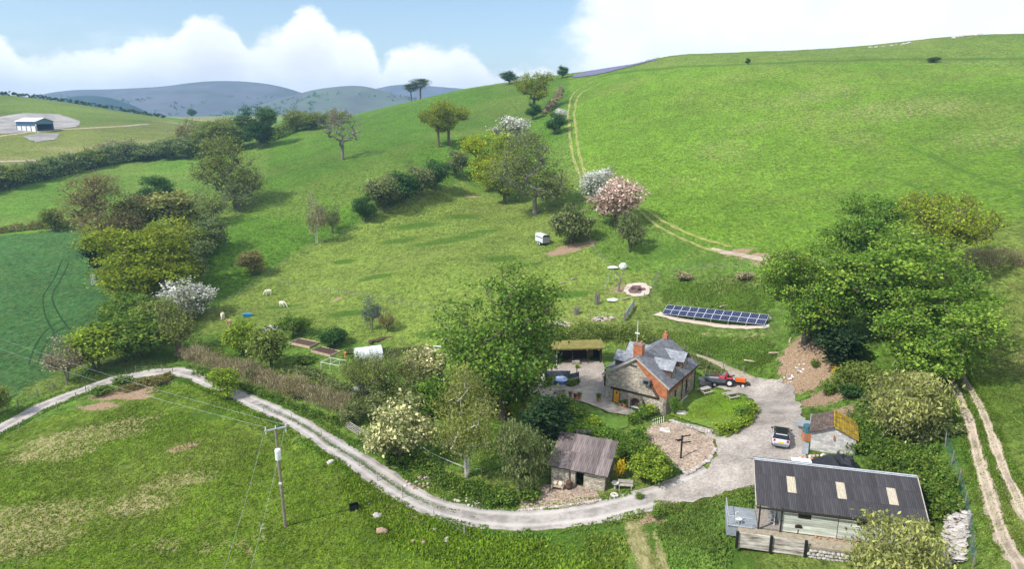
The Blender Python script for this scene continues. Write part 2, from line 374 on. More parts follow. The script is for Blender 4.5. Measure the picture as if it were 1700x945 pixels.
# masks for patches of other ground (soft fields; the material tears their edges)
bare = np.zeros(GX.shape); straw = np.zeros(GX.shape); lush_shade = np.zeros(GX.shape); flower = np.zeros(GX.shape); stony = np.zeros(GX.shape)
def blob(arr, px, py, rx, ry, amp=1.0, ang=0.0):
    """soft ellipse on the ground about a photo position; radii in metres across and along the view"""
    c = P(px, py); ca, sa = math.cos(ang), math.sin(ang)
    dx = GX-c.x; dy = GY-c.y; u = (dx*ca+dy*sa)/rx; v = (-dx*sa+dy*ca)/ry
    np.maximum(arr, amp*np.clip(1.25-np.sqrt(u*u+v*v)*.75, 0, 1), out=arr)
def line(arr, pp, w, amp=1.0):
    pl = wpoly(pp); d = seg_dist(GX, GY, pl); np.maximum(arr, amp*np.clip(1.2-d/w*.7, 0, 1), out=arr)
for a in [(205,655,5,2.2,.9,.15),(165,675,4,1.6,.75),(250,640,4,1.6,.8),(305,743,2.2,1.0,1.0,.5),(945,413,3.8,2.6,1.0,.3),(925,420,3,2,.8),(975,405,2.5,2,.8),(1290,430,5,2.2,.9),(1225,418,4,2,.7),(1250,425,4,1.6,.7),
          (1330,590,2.6,3.4,1.0),(1345,625,3.0,2.5,.9),(1385,640,3,2,.6),(1440,478,4,5,.8),(785,327,3,2,.7),(835,312,3,2,.4),(1030,540,4,3,.45),(1000,500,6,5,.35),(1075,862,2.0,1.2,.6),
          (560,497,1.2,.8,.9),(1360,590,2,2,.7),(1395,690,3,2,.75),(1370,660,3.5,2.2,.85),(1425,700,2.5,1.6,.7),(1460,690,3,2,.5),(1020,875,1.2,2,.4),(230,660,3,1.2,.8),(1045,478,6,5,.55)]: blob(bare, *a)
for a in [(1062,905,1.0,6,.85,.08),(1100,905,.8,6,.8,-.15),(140,725,8,3.4,.95,.2),(90,750,6,3,.9),(220,700,5,2,.7,.2),(290,800,5,2.4,.7,.3),(330,795,3,1.5,.65),(230,840,5,2.4,.75),(60,860,8,3.5,.78),(30,900,7,3.5,.78),(380,905,5,2.5,.5),(270,905,4,2,.5),(1690,600,10,8,.5),(150,250,40,16,.55),(260,235,25,14,.5),(40,265,30,12,.5),(350,200,45,30,.75),(300,205,30,14,.6),(1350,160,40,16,.42),(1500,180,40,18,.46),(1650,230,20,18,.45),(1200,250,16,20,.42),(1130,300,8,10,.36),(1250,210,18,12,.4),(1420,230,14,10,.4),(700,860,3,2,.5),(590,700,2,1.4,.4),(1225,470,9,4,.55),(1180,560,8,5,.4),(1240,560,6,5,.45)]: blob(straw, *a)
for a in [(570,435,3,1.6,.8),(625,460,4,1.6,.8),(740,400,9,2.5,.75,.2),(690,375,7,2.2,.7,.2),(580,520,4,1.6,.85),(730,555,4,1.4,.9),(470,510,4,1.2,.8),(950,490,4,1.6,.7),(770,360,6,3,.6),(830,430,5,3,.6),(800,385,6,2,.6),(880,440,3,1.2,.7),(660,400,6,2,.6,.2),
          (350,590,6,3,.8),(700,880,8,4,.6),(900,905,14,4,.75),(1180,850,5,6,.8),(1130,890,6,6,.7),(650,800,3,3,.6),(1200,910,4,5,.7),(1620,760,1.6,14,.6),(1100,420,10,6,.5),(1180,430,10,4,.5),(480,760,8,4,.35),(340,690,6,3,.5),(280,590,8,2,.7),(170,620,12,2,.6)]: blob(lush_shade, *a)
for a in [(770,355,5,3,.8),(625,460,3,1.2,.9),(740,400,6,2,.7),(840,425,5,4,.8),(850,460,4,3,.7),(690,380,5,2,.6),(475,500,2.5,1,.7),(700,555,2,1,.6),(760,490,2,1.5,.7),(790,345,3,2,.6)]: blob(flower, *a)
line(lush_shade, [(1000,126),(1100,114),(1200,108),(1300,104),(1400,101),(1480,98),(1600,98),(1720,97)], 3.0, .62); line(straw, [(1480,106),(1600,105),(1720,104)], 1.2, .6)  # dark band paints the terrace bank's shadow line into the grass colour
# sheep-mown track ruts on the hill, darker tramlines in the crop
line(lush_shade, [(1500,240),(1560,265),(1640,300),(1700,320)], 1.2, .55); line(lush_shade, [(1440,285),(1500,300),(1560,330)], 1.0, .5)
for off in (-6, 6):
    pass
lush_shade[pad] *= 1.2
lush_shade *= np.where(GY < 600, 1, 0)

def grid_mesh():
    ny, nx = GX.shape
    co = np.stack([GX, GY, GZ], -1).reshape(-1, 3).astype(np.float32)
    i = np.arange(nx-1)[None]+np.arange(ny-1)[:, None]*nx; i = i.ravel()
    tri = np.stack([np.stack([i, i+1, i+nx+1], -1), np.stack([i, i+nx+1, i+nx], -1)], 1).reshape(-1, 3).astype(np.int32)
    me = bpy.data.meshes.new('ground'); me.vertices.add(len(co)); me.vertices.foreach_set('co', co.ravel())
    me.loops.add(tri.size); me.loops.foreach_set('vertex_index', tri.ravel())
    me.polygons.add(len(tri)); me.polygons.foreach_set('loop_start', np.arange(0, tri.size, 3, dtype=np.int32)); me.polygons.foreach_set('loop_total', np.full(len(tri), 3, np.int32))
    me.polygons.foreach_set('use_smooth', np.ones(len(tri), bool)); me.update(calc_edges=True)
    a = me.attributes.new('field', 'FLOAT_COLOR', 'POINT'); a.data.foreach_set('color', np.concatenate([np.clip(colr, 0, 1), np.ones(GX.shape+(1,))], -1).astype(np.float32).ravel())
    a = me.attributes.new('patch', 'FLOAT_COLOR', 'POINT'); a.data.foreach_set('color', np.stack([bare, straw, lush_shade, flower], -1).astype(np.float32).ravel())
    o = bpy.data.objects.new('ground', me); COL.objects.link(o); tag(o, kind='structure'); return o
def ground_material():
    m = bpy.data.materials.new('ground'); nt, N, L = nodes_of(m)
    out = N('ShaderNodeOutputMaterial'); b = N('ShaderNodeBsdfPrincipled'); L(b.outputs[0], out.inputs[0]); b.inputs['Roughness'].default_value = .9; b.inputs['Specular IOR Level'].default_value = .1
    co = N('ShaderNodeTexCoord')
    def noise(scale, detail=5, rough=.6, vec=None):
        n = N('ShaderNodeTexNoise'); n.inputs['Scale'].default_value = scale; n.inputs['Detail'].default_value = detail; n.inputs['Roughness'].default_value = rough
        L(vec or co.outputs['Object'], n.inputs['Vector']); return n.outputs[0]
    def mr(v, a, b_, c=0., d=1.):
        n = N('ShaderNodeMapRange'); n.interpolation_type = 'SMOOTHSTEP'; L(v, n.inputs[0])
        for k, x in enumerate((a, b_, c, d)): n.inputs[k+1].default_value = x
        return n.outputs[0]
    def math_(op, a, b_):
        n = N('ShaderNodeMath'); n.operation = op
        for k, x in enumerate((a, b_)):
            if isinstance(x, (int, float)): n.inputs[k].default_value = x
            else: L(x, n.inputs[k])
        return n.outputs[0]
    def mix(f, a, b_, mode='MIX'):
        n = N('ShaderNodeMix'); n.data_type = 'RGBA'; n.blend_type = mode
        if isinstance(f, (int, float)): n.inputs[0].default_value = f
        else: L(f, n.inputs[0])
        for k, x in ((6, a), (7, b_)):
            if isinstance(x, tuple): n.inputs[k].default_value = (*x, 1)
            else: L(x, n.inputs[k])
        return n.outputs[2]
    fa = N('ShaderNodeAttribute'); fa.attribute_name = 'field'; pa = N('ShaderNodeAttribute'); pa.attribute_name = 'patch'
    sp = N('ShaderNodeSeparateColor'); L(pa.outputs['Color'], sp.inputs[0])
    fine = noise(5.5, 6, .7); mid = noise(1.1, 5, .62); big = noise(.28, 4)
    mpg = N('ShaderNodeMapping'); mpg.inputs['Scale'].default_value = (1.0, .38, .4); mpg.inputs['Rotation'].default_value = (0, 0, .35); L(co.outputs['Object'], mpg.inputs[0])
    comb = noise(2.2, 6, .68, mpg.outputs[0])
    tuss = noise(.75, 6, .75)
    # tufts: dark hollows and paler tips
    c = fa.outputs['Color']
    v = math_('MULTIPLY', mr(fine, .3, .70, .50, 1.58), mr(comb, .32, .68, .68, 1.36))
    v = math_('MULTIPLY', math_('MULTIPLY', v, mr(tuss, .34, .66, .74, 1.27)), mr(noise(1.5, 2, .5), .30, .46, .70, 1.05))
    g3 = N('ShaderNodeCombineColor'); [L(v, g3.inputs[k]) for k in range(3)]
    c = mix(1.0, c, g3.outputs[0], 'MULTIPLY')
    c = mix(mr(mid, .48, .68, 0, .42), c, (.19, .20, .06))                        # dead stalks between the green
    c = mix(mr(big, .5, .75, 0, .22), c, (.075, .17, .016))
    # fine speckle of daisies and dandelions
    vo = N('ShaderNodeTexVoronoi'); vo.inputs['Scale'].default_value = 1.5; L(co.outputs['Object'], vo.inputs['Vector'])
    c = mix(math_('MULTIPLY', mr(vo.outputs['Distance'], .09, .05), mr(big, .5, .62, 0, .5)), c, (.42, .44, .26))
    # the torn patches
    e1 = math_('MULTIPLY', math_('ADD', math_('SUBTRACT', mid, .5), math_('MULTIPLY', math_('SUBTRACT', fine, .5), .9)), 1.1)
    lv = mr(math_('ADD', sp.outputs[2], math_('ADD', e1, math_('MULTIPLY', math_('SUBTRACT', tuss, .5), 1.3))), .38, .62); lc = mix(mr(fine, .35, .65), (.030, .088, .010), (.075, .165, .016)); c = mix(math_('MULTIPLY', lv, .8), c, lc)
    sv = mr(math_('ADD', sp.outputs[1], e1), .40, .64); scx = mix(mr(comb, .35, .65), (.19, .18, .06), (.43, .38, .19)); c = mix(math_('MULTIPLY', sv, .88), c, scx)
    fv = math_('MULTIPLY', mr(pa.outputs['Alpha'], .08, .75), math_('MULTIPLY', mr(fine, .52, .66), mr(tuss, .44, .60))); c = mix(math_('MULTIPLY', fv, .7), c, (.34, .29, .018))
    bv = mr(math_('ADD', sp.outputs[0], math_('MULTIPLY', e1, .8)), .46, .60); bc = mix(mr(fine, .35, .65), (.24, .15, .085), (.46, .34, .23)); c = mix(bv, c, bc)
    L(c, b.inputs['Base Color'])
    hgt = math_('ADD', math_('MULTIPLY', comb, .5), math_('ADD', math_('MULTIPLY', fine, .5), math_('MULTIPLY', tuss, .8)))
    bp = N('ShaderNodeBump'); bp.inputs['Strength'].default_value = 1.0; bp.inputs['Distance'].default_value = .45; L(hgt, bp.inputs['Height']); L(bp.outputs[0], b.inputs['Normal'])
    return m
ground = grid_mesh(); ground.data.materials.append(ground_material())
def field_col(x, y):
    i, j, a, b = _cell(np.asarray(x), np.asarray(y)); return colr[j, i]

# ---- sheets laid on the ground
rnd = random.Random(4)
def strip(name, pp, width, mat, off=.05, world=False, jit=.12, step=.6, nacross=7):
    pts = [Vector((p[0], p[1], 0)) for p in pp] if world else [Vector((*P(a, b)[:2], 0)) for a, b in pp]
    # Catmull-Rom resample
    dense = []
    n = len(pts)
    for i in range(n-1):
        p0, p1, p2, p3 = pts[max(i-1, 0)], pts[i], pts[i+1], pts[min(i+2, n-1)]
        k = max(2, int((p2-p1).length/step))
        for j in range(k):
            t = j/k; dense.append(.5*((2*p1)+(p2-p0)*t+(2*p0-5*p1+4*p2-p3)*t*t+(3*p1-p0-3*p2+p3)*t**3))
    dense.append(pts[-1]); V = []; Fc = []; at = []
    jl = jr = 0.; s = 0.
    for i, p in enumerate(dense):
        d = (dense[min(i+1, len(dense)-1)]-dense[max(i-1, 0)]).normalized(); nrm = Vector((d.y, -d.x, 0))
        f = i/(len(dense)-1); w = width if isinstance(width, (int, float)) else float(np.interp(f, np.linspace(0, 1, len(width)), width))
        jl = jl*.55+rnd.uniform(-jit, jit); jr = jr*.55+rnd.uniform(-jit, jit)
        if i: s += (p-dense[i-1]).length
        for k in range(nacross):
            u = -1+2*k/(nacross-1); o = u*w/2+(jr*u if u > 0 else -jl*u*-1)*abs(u)
            q = p+nrm*o; V.append((q.x, q.y, 0)); at.append((u*.5+.5, s/200., f, 1))
    ny = len(dense)
    A = np.array(V); A[:, 2] = gz(A[:, 0], A[:, 1])+off*np.where(np.abs(np.array(at)[:, 0]-.5) > .49, .2, 1)
    for i in range(ny-1):
        for k in range(nacross-1):
            a = i*nacross+k; Fc.append((a, a+1, a+nacross+1, a+nacross))
    o = mesh_obj(name, [tuple(v) for v in A], Fc, mat, smooth=True)
    a = o.data.attributes.new('across', 'FLOAT_COLOR', 'POINT'); a.data.foreach_set('color', np.array(at, np.float32).ravel())
    tag(o, kind='structure'); return o
def patch(name, pp, mat, off=.06, jit=.12, step=.5, grid=.7, kind='structure', world=False):
    poly = pp if world else wpoly(pp); B = []
    for i in range(len(poly)):
        a = Vector(poly[i]); b = Vector(poly[(i+1) % len(poly)]); k = max(1, int((b-a).length/step))
        for j in range(k): B.append(a.lerp(b, j/k)+Vector((rnd.uniform(-jit, jit), rnd.uniform(-jit, jit))))
    nb = len(B); xs = [p.x for p in B]; ys = [p.y for p in B]
    gx, gy = np.meshgrid(np.arange(min(xs), max(xs), grid), np.arange(min(ys), max(ys), grid)); gx = gx.ravel(); gy = gy.ravel()
    m = inside(gx, gy, [tuple(p) for p in B]); pts = B+[Vector((x, y)) for x, y in zip(gx[m], gy[m])]
    r = delaunay_2d_cdt(pts, [], [list(range(nb))], 1, 1e-5)
    V = np.array([(p.x, p.y, 0.) for p in r[0]]); V[:, 2] = gz(V[:, 0], V[:, 1])+off
    o = mesh_obj(name, [tuple(v) for v in V], [tuple(f) for f in r[2]], mat, smooth=True)
    if o.data.polygons and o.data.polygons[0].normal.z < 0: o.data.flip_normals()
    if kind: tag(o, kind=kind)
    return o

def road_mat(name, c1, c2, grass=.0, gstart=0., gend=1.):
    m = bpy.data.materials.new(name); nt, N, L = nodes_of(m); MATS[name] = m
    out = N('ShaderNodeOutputMaterial'); b = N('ShaderNodeBsdfPrincipled'); L(b.outputs[0], out.inputs[0]); b.inputs['Roughness'].default_value = .9; b.inputs['Specular IOR Level'].default_value = .15
    co = N('ShaderNodeTexCoord'); at = N('ShaderNodeAttribute'); at.attribute_name = 'across'; sp = N('ShaderNodeSeparateColor'); L(at.outputs['Color'], sp.inputs[0])
    def noise(s, d=5, r=.6):
        n = N('ShaderNodeTexNoise'); n.inputs['Scale'].default_value = s; n.inputs['Detail'].default_value = d; n.inputs['Roughness'].default_value = r; L(co.outputs['Object'], n.inputs['Vector']); return n.outputs[0]
    def mr(v, a, b_, c=0., d=1.):
        n = N('ShaderNodeMapRange'); n.interpolation_type = 'SMOOTHSTEP'; L(v, n.inputs[0])
        for k, x in enumerate((a, b_, c, d)): n.inputs[k+1].default_value = x
        return n.outputs[0]
    def mth(op, a, b_):
        n = N('ShaderNodeMath'); n.operation = op
        for k, x in enumerate((a, b_)):
            if isinstance(x, (int, float)): n.inputs[k].default_value = x
            else: L(x, n.inputs[k])
        return n.outputs[0]
    def mix(f, a, b_):
        n = N('ShaderNodeMix'); n.data_type = 'RGBA'
        L(f, n.inputs[0]) if not isinstance(f, float) else None
        for k, x in ((6, a), (7, b_)):
            if isinstance(x, tuple): n.inputs[k].default_value = (*x, 1)
            else: L(x, n.inputs[k])
        return n.outputs[2]
    f = noise(7, 6, .75); w = noise(.6, 5)
    c = mix(mr(f, .3, .7), c2, c1); c = mix(mr(w, .40, .66, 0, .75), c, tuple(v*.60 for v in c2))
    mid = mth('ABSOLUTE', mth('SUBTRACT', sp.outputs[0], .5), 0.)
    # worn wheel lines paler
    c = mix(mth('MULTIPLY', mr(mth('ABSOLUTE', mth('SUBTRACT', mid, .25), 0.), .12, .02), .45), c, tuple(min(1, v*1.25) for v in c1))
    if grass:
        gr = mth('MULTIPLY', mr(mth('ADD', mid, mth('MULTIPLY', mth('SUBTRACT', noise(1.3, 5, .7), .5), .30)), .075, .03), mth('MULTIPLY', mr(sp.outputs[2], gstart, gstart+.04), mr(sp.outputs[2], gend, gend-.04)))
        c = mix(mth('MULTIPLY', gr, grass), c, (.075, .105, .022))
    ed = mr(mth('ADD', mid, mth('MULTIPLY', mth('SUBTRACT', noise(2.0, 5, .7), .5), .14)), .455, .485); c = mix(ed, c, (.10, .125, .035))
    L(c, b.inputs['Base Color'])
    bp = N('ShaderNodeBump'); bp.inputs['Strength'].default_value = .5; bp.inputs['Distance'].default_value = .05; L(f, bp.inputs['Height']); L(bp.outputs[0], b.inputs['Normal'])
    return m
road_mat('lane_gravel', (.43,.40,.375), (.30,.275,.255), .9, .50, .78)
road_mat('track_earth', (.46,.385,.30), (.30,.24,.18))
road_mat('rut_grass', (.30,.30,.10), (.17,.22,.05))
def grit(name, c1, c2, fine=6., big=.4, amt=.35, con=.2, bump=.5):
    """loose stone: fine grain over broad worn and damp areas"""
    m = bpy.data.materials.new(name); nt, N, L = nodes_of(m); MATS[name] = m
    out = N('ShaderNodeOutputMaterial'); b = N('ShaderNodeBsdfPrincipled'); L(b.outputs[0], out.inputs[0]); b.inputs['Roughness'].default_value = .95; b.inputs['Specular IOR Level'].default_value = .15
    co = N('ShaderNodeTexCoord')
    def noise(s_, d, r):
        n = N('ShaderNodeTexNoise'); n.inputs['Scale'].default_value = s_; n.inputs['Detail'].default_value = d; n.inputs['Roughness'].default_value = r; L(co.outputs['Object'], n.inputs['Vector']); return n.outputs[0]
    f = noise(fine, 6, .75); g_ = noise(big, 7, .6); r = N('ShaderNodeValToRGB'); r.color_ramp.elements[0].position = .5-con; r.color_ramp.elements[1].position = .5+con
    r.color_ramp.elements[0].color = (*c2, 1); r.color_ramp.elements[1].color = (*c1, 1); L(f, r.inputs[0])
    k = N('ShaderNodeMapRange'); L(g_, k.inputs[0]); k.inputs[1].default_value = .32; k.inputs[2].default_value = .68; k.inputs[3].default_value = 1-amt; k.inputs[4].default_value = 1+amt*.55
    cb = N('ShaderNodeCombineColor'); [L(k.outputs[0], cb.inputs[q]) for q in range(3)]
    mm = N('ShaderNodeMix'); mm.data_type = 'RGBA'; mm.blend_type = 'MULTIPLY'; mm.inputs[0].default_value = 1.; L(r.outputs[0], mm.inputs[6]); L(cb.outputs[0], mm.inputs[7]); L(mm.outputs[2], b.inputs['Base Color'])
    bp = N('ShaderNodeBump'); bp.inputs['Strength'].default_value = bump; bp.inputs['Distance'].default_value = .06; L(f, bp.inputs['Height']); L(bp.outputs[0], b.inputs['Normal'])
grit('yard_gravel', (.45,.41,.37), (.24,.21,.185), 4.0, .35, .40, .15)
grit('gravel', (.52,.42,.33), (.13,.09,.065), 4.2, .6, .25, .14, .9)
grit('chippings', (.44,.39,.345), (.20,.165,.14), 4.5, .4, .25, .16, .7)
pm('paving', (.42,.37,.31), (.31,.27,.22), 1.5, .85, .3, bscale=9)
pm('lawn', (.105,.19,.024), (.075,.145,.016), 2.2, .95, .8, bscale=7, c3=(.17,.21,.045))
pm('lawn_bright', (.155,.225,.03), (.08,.16,.016), 1.3, .95, .9, bscale=6, c3=(.24,.25,.05))
pm('path_dirt', (.36,.31,.235), (.24,.205,.14), 2.5, .95, .5, bscale=10)
pm('slab_grey', (.30,.33,.36), (.22,.245,.27), 1.5, .7, .2)
pm('bluebells', (.17,.145,.36), (.08,.11,.06), 1.2, .95, .6, c3=(.24,.21,.46))

grit('crop_wheeling', (.028,.072,.020), (.016,.046,.013), 3., .5, .2)
for tl in ([(103,432),(90,462),(73,490),(74,520),(88,550),(96,575)], [(114,436),(102,462),(87,490),(94,515),(110,540),(124,560)], [(48,606),(56,580),(74,552),(104,530)], [(64,606),(70,582),(86,558),(112,540)]): strip('crop_wheeling', tl, .34, 'crop_wheeling', .05, jit=.05, nacross=3)
grit('quarry_stone', (.38,.365,.345), (.21,.20,.185), 1.2, .1, .35)
strip('lane', [(-120,775),(-40,735),(0,712),(60,680),(120,655),(185,632),(240,621),(290,617),(330,626),(380,648),(430,672),(480,695),(530,724),(580,757),(630,790),(680,822),(730,845),(790,859),(850,864),(920,861),(990,851),(1060,834),(1130,812),(1185,790)], [2.9,2.9,2.7,2.7,2.8,2.8,2.9,3.0,3.3,4.2], 'lane_gravel', .06)
patch('yard', [(1085,832),(1135,806),(1172,782),(1190,752),(1184,730),(1165,717),(1108,707),(1112,698),(1160,708),(1205,722),(1228,712),(1248,690),(1252,668),(1240,656),(1212,650),(1185,644),(1162,640),(1160,628),(1195,618),(1222,616),(1250,628),(1290,632),(1318,640),(1333,690),(1338,762),(1300,790),(1258,806),(1200,820),(1145,838)], 'yard_gravel', .09, jit=.28)
patch('gravel_bed', [(1068,722),(1082,708),(1108,703),(1150,716),(1182,730),(1188,745),(1176,765),(1160,780),(1140,788),(1115,770),(1085,755),(1066,742)], 'gravel', .17)
patch('shed_forecourt', [(862,848),(868,822),(905,806),(950,805),(985,815),(1000,830),(985,838),(930,846)], 'gravel', .12)
patch('garden_gravel', [(880,640),(905,618),(950,596),(1000,600),(1010,630),(1000,655),(965,668),(925,662),(885,655)], 'chippings', .08)
patch('terrace', [(950,650),(1003,638),(1012,668),(1055,684),(1048,692),(1010,686),(965,668)], 'paving', .14, jit=.03)
patch('front_lawn', [(1112,690),(1150,652),(1185,648),(1212,655),(1236,662),(1247,675),(1238,700),(1212,718),(1190,716),(1150,704)], 'lawn_bright', .16)
patch('garden_lawn', [(690,740),(730,690),(800,680),(870,690),(880,720),(850,770),(790,790),(720,775)], 'lawn', .07)
patch('terrace_lawn', [(930,690),(960,672),(1010,690),(1048,696),(1040,712),(990,722),(945,722)], 'lawn', .10)
strip('garden_path', [(1155,590),(1185,600),(1215,615),(1245,632)], [1.0,1.1,1.3,1.6], 'path_dirt', .10)
strip('farm_track', [(1567,597),(1592,660),(1614,720),(1628,780),(1650,850),(1680,920),(1720,1000)], 1.0, 'track_earth', .07, jit=.16)
strip('farm_track', [(1582,597),(1612,650),(1641,710),(1662,770),(1690,830),(1730,900)], .95, 'track_earth', .07, jit=.16)
strip('hill_track', [(985,136),(955,152),(944,180),(946,220),(952,262),(966,300)], .9, 'rut_grass', .08, jit=.25)
strip('hill_track', [(998,137),(966,154),(954,182),(957,222),(963,262),(978,300)], .9, 'rut_grass', .08, jit=.25)
strip('hill_track', [(1062,352),(1100,380),(1150,404),(1200,420)], .8, 'rut_grass', .08, jit=.2)
strip('hill_track', [(1180,413),(1215,421),(1270,432),(1320,432)], [.9,1.6,2.2,2.6], 'track_earth', .08, jit=.16)
strip('hill_track', [(1070,347),(1110,372),(1160,394),(1215,410)], .8, 'rut_grass', .08, jit=.25)
strip('field_track', [(1345,432),(1385,445),(1420,465),(1445,485),(1475,510),(1520,550),(1570,597)], [2.2,2.2,2.4,2.4], 'track_earth', .08, jit=.16)
strip('far_track', [(-60,232),(0,226),(60,218),(120,214),(180,211),(246,206)], 3.2, 'track_earth', .15, jit=.1, step=3)
strip('far_track', [(-60,270),(0,268),(40,267),(60,266)], 3.0, 'track_earth', .15, jit=.1, step=3)
patch('quarry_yard', [(-40,196),(0,194),(38,188),(100,190),(136,203),(126,211),(90,215),(40,220),(-40,226)], 'quarry_stone', .2, .8, 2.5, 4)
patch('spoil_apron', [(38,228),(60,222),(100,222),(92,232),(60,236)], 'quarry_stone', .2, .8, 2.5, 4)
patch('bluebell_bank', [(948,126),(985,117),(1030,108),(1085,98),(1092,100),(1040,112),(990,124),(955,129)], 'bluebells', .25, jit=.5, step=2, grid=3)

# ---- far hills beyond the valley
def hill(name, prof, D, deep, zb, mat, seed):
    """ridge: prof = [(px, py)] skyline seen at distance D; slopes down both ways"""
    px = np.array([p[0] for p in prof], float); py = np.array([p[1] for p in prof], float)
    xs = np.linspace(px[0], px[-1], 90); tops = np.interp(xs, px, py); tops = np.convolve(np.pad(tops, 3, 'edge'), np.ones(7)/7, 'valid')
    X = (xs-850)/FPX*D; Z = np.array([z_at(a, D, t) for a, t in zip(X, tops)])
    prof_v = np.linspace(-1, 1, 41); V = []; Fc = []
    yy = np.zeros((41, 90)); zz = np.zeros((41, 90)); XX = np.zeros((41, 90))
    for j, v in enumerate(prof_v):
        k = (1-abs(v)**1.35); n_ = fbm(X+seed*91, np.full(90, v*deep), 420, 5, seed)-.5
        gul = np.abs(fbm(X+seed*13, np.full(90, v*deep*.25), 190, 4, seed+4)-.5)
        XX[j] = X; yy[j] = D+v*deep+n_*deep*.35*(1-k); zz[j] = zb+(Z-zb)*k+(n_*48-gul*75)*min(abs(v)*3, 1)*k
    V = [tuple(p) for p in np.stack([XX, yy, zz], -1).reshape(-1, 3)]
    for j in range(40):
        for i in range(89): a = j*90+i; Fc.append((a, a+1, a+91, a+90))
    o = mesh_obj(name, V, Fc, mat, smooth=True); tag(o, kind='structure'); return o
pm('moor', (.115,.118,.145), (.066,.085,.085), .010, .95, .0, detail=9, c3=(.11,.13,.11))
pm('moor_green', (.10,.145,.085), (.085,.09,.10), .012, .95, .0, detail=9, c3=(.09,.13,.05))
pm('plantation', (.026,.058,.050), (.020,.046,.042), .03, .95, .0, detail=6)
hill('hills', [(20,196),(80,166),(110,155),(140,149),(210,148),(290,144),(345,136),(385,133.5),(430,135),(475,141),(510,152),(560,172),(640,200)], 2200, 560, 20, 'moor', 1)
hill('hills', [(420,186),(490,160),(540,147),(590,141.5),(620,143),(660,156),(720,168),(800,172),(900,178)], 1850, 430, 20, 'moor_green', 2)
hill('hills', [(560,166),(640,145),(668,139.5),(700,141),(760,146),(840,152),(1000,150)], 3000, 560, 20, 'moor', 3)
hill('hills', [(70,196),(118,165),(150,159),(185,158.5),(215,164),(240,175),(262,190),(280,200)], 1600, 210, 20, 'plantation', 4)
# ------------------------------------------------------------------ trees
pm('bark', (.16,.13,.10), (.085,.07,.055), 3, .95, .5, stretch=(1,1,.25))
pm('bark_grey', (.23,.21,.18), (.13,.12,.10), 3, .95, .4, stretch=(1,1,.3))
pm('bark_brown', (.17,.125,.085), (.10,.075,.05), 3, .95, .4)
pm('bark_birch', (.66,.63,.57), (.36,.33,.29), 2, .8, .2, stretch=(1,1,.6))
pm('bark_pale', (.50,.47,.42), (.33,.30,.26), 3, .9, .3)
leafmat('leaf_sycamore', (.084,.155,.022), (.150,.215,.032))
leafmat('leaf_ash', (.062,.125,.020), (.115,.175,.026))
leafmat('leaf_dark', (.028,.066,.018), (.045,.095,.022))
leafmat('leaf_yew', (.018,.040,.016), (.034,.058,.022))
leafmat('leaf_gold', (.120,.158,.015), (.180,.212,.022))
leafmat('leaf_lime', (.175,.225,.012), (.235,.270,.018))
leafmat('leaf_olive', (.095,.130,.028), (.150,.185,.042))
leafmat('leaf_bronze', (.135,.118,.050), (.170,.165,.050))
leafmat('leaf_grey', (.078,.112,.040), (.125,.158,.060))
leafmat('leaf_hawthorn', (.075,.105,.030), (.150,.165,.070))
leafmat('leaf_cream', (.120,.140,.045), (.420,.400,.220))
leafmat('leaf_fresh', (.120,.185,.020), (.185,.235,.030))
leafmat('leaf_willow', (.150,.165,.050), (.230,.235,.080))
leafmat('leaf_birch', (.125,.145,.035), (.180,.190,.050))
leafmat('blossom_white', (.16,.18,.10), (.74,.71,.68))
leafmat('blossom_pink', (.17,.125,.085), (.46,.34,.30))
leafmat('blossom_mixed', (.10,.12,.06), (.50,.44,.40))
leafmat('leaf_pine', (.030,.058,.026), (.048,.080,.030))
leafmat('leaf_brown', (.150,.125,.070), (.270,.235,.145))
leafmat('leaf_red', (.13,.018,.022), (.20,.030,.030))
leafmat('leaf_yellow', (.34,.24,.012), (.46,.36,.02))
leafmat('leaf_blue', (.060,.090,.070), (.095,.125,.095))
leafmat('leaf_fern', (.055,.105,.018), (.110,.155,.026))
def blade_mat():
    m = bpy.data.materials.new('blade'); nt, N, L = nodes_of(m); MATS['blade'] = m
    out = N('ShaderNodeOutputMaterial'); df = N('ShaderNodeBsdfDiffuse'); tr = N('ShaderNodeBsdfTranslucent'); mx = N('ShaderNodeMixShader'); mx.inputs[0].default_value = .35
    at = N('ShaderNodeAttribute'); at.attribute_name = 'tint'; L(at.outputs['Color'], df.inputs[0]); L(at.outputs['Color'], tr.inputs[0]); L(df.outputs[0], mx.inputs[1]); L(tr.outputs[0], mx.inputs[2]); L(mx.outputs[0], out.inputs[0])
blade_mat()
leafmat('twig_bud', (.105,.085,.055), (.15,.145,.05))

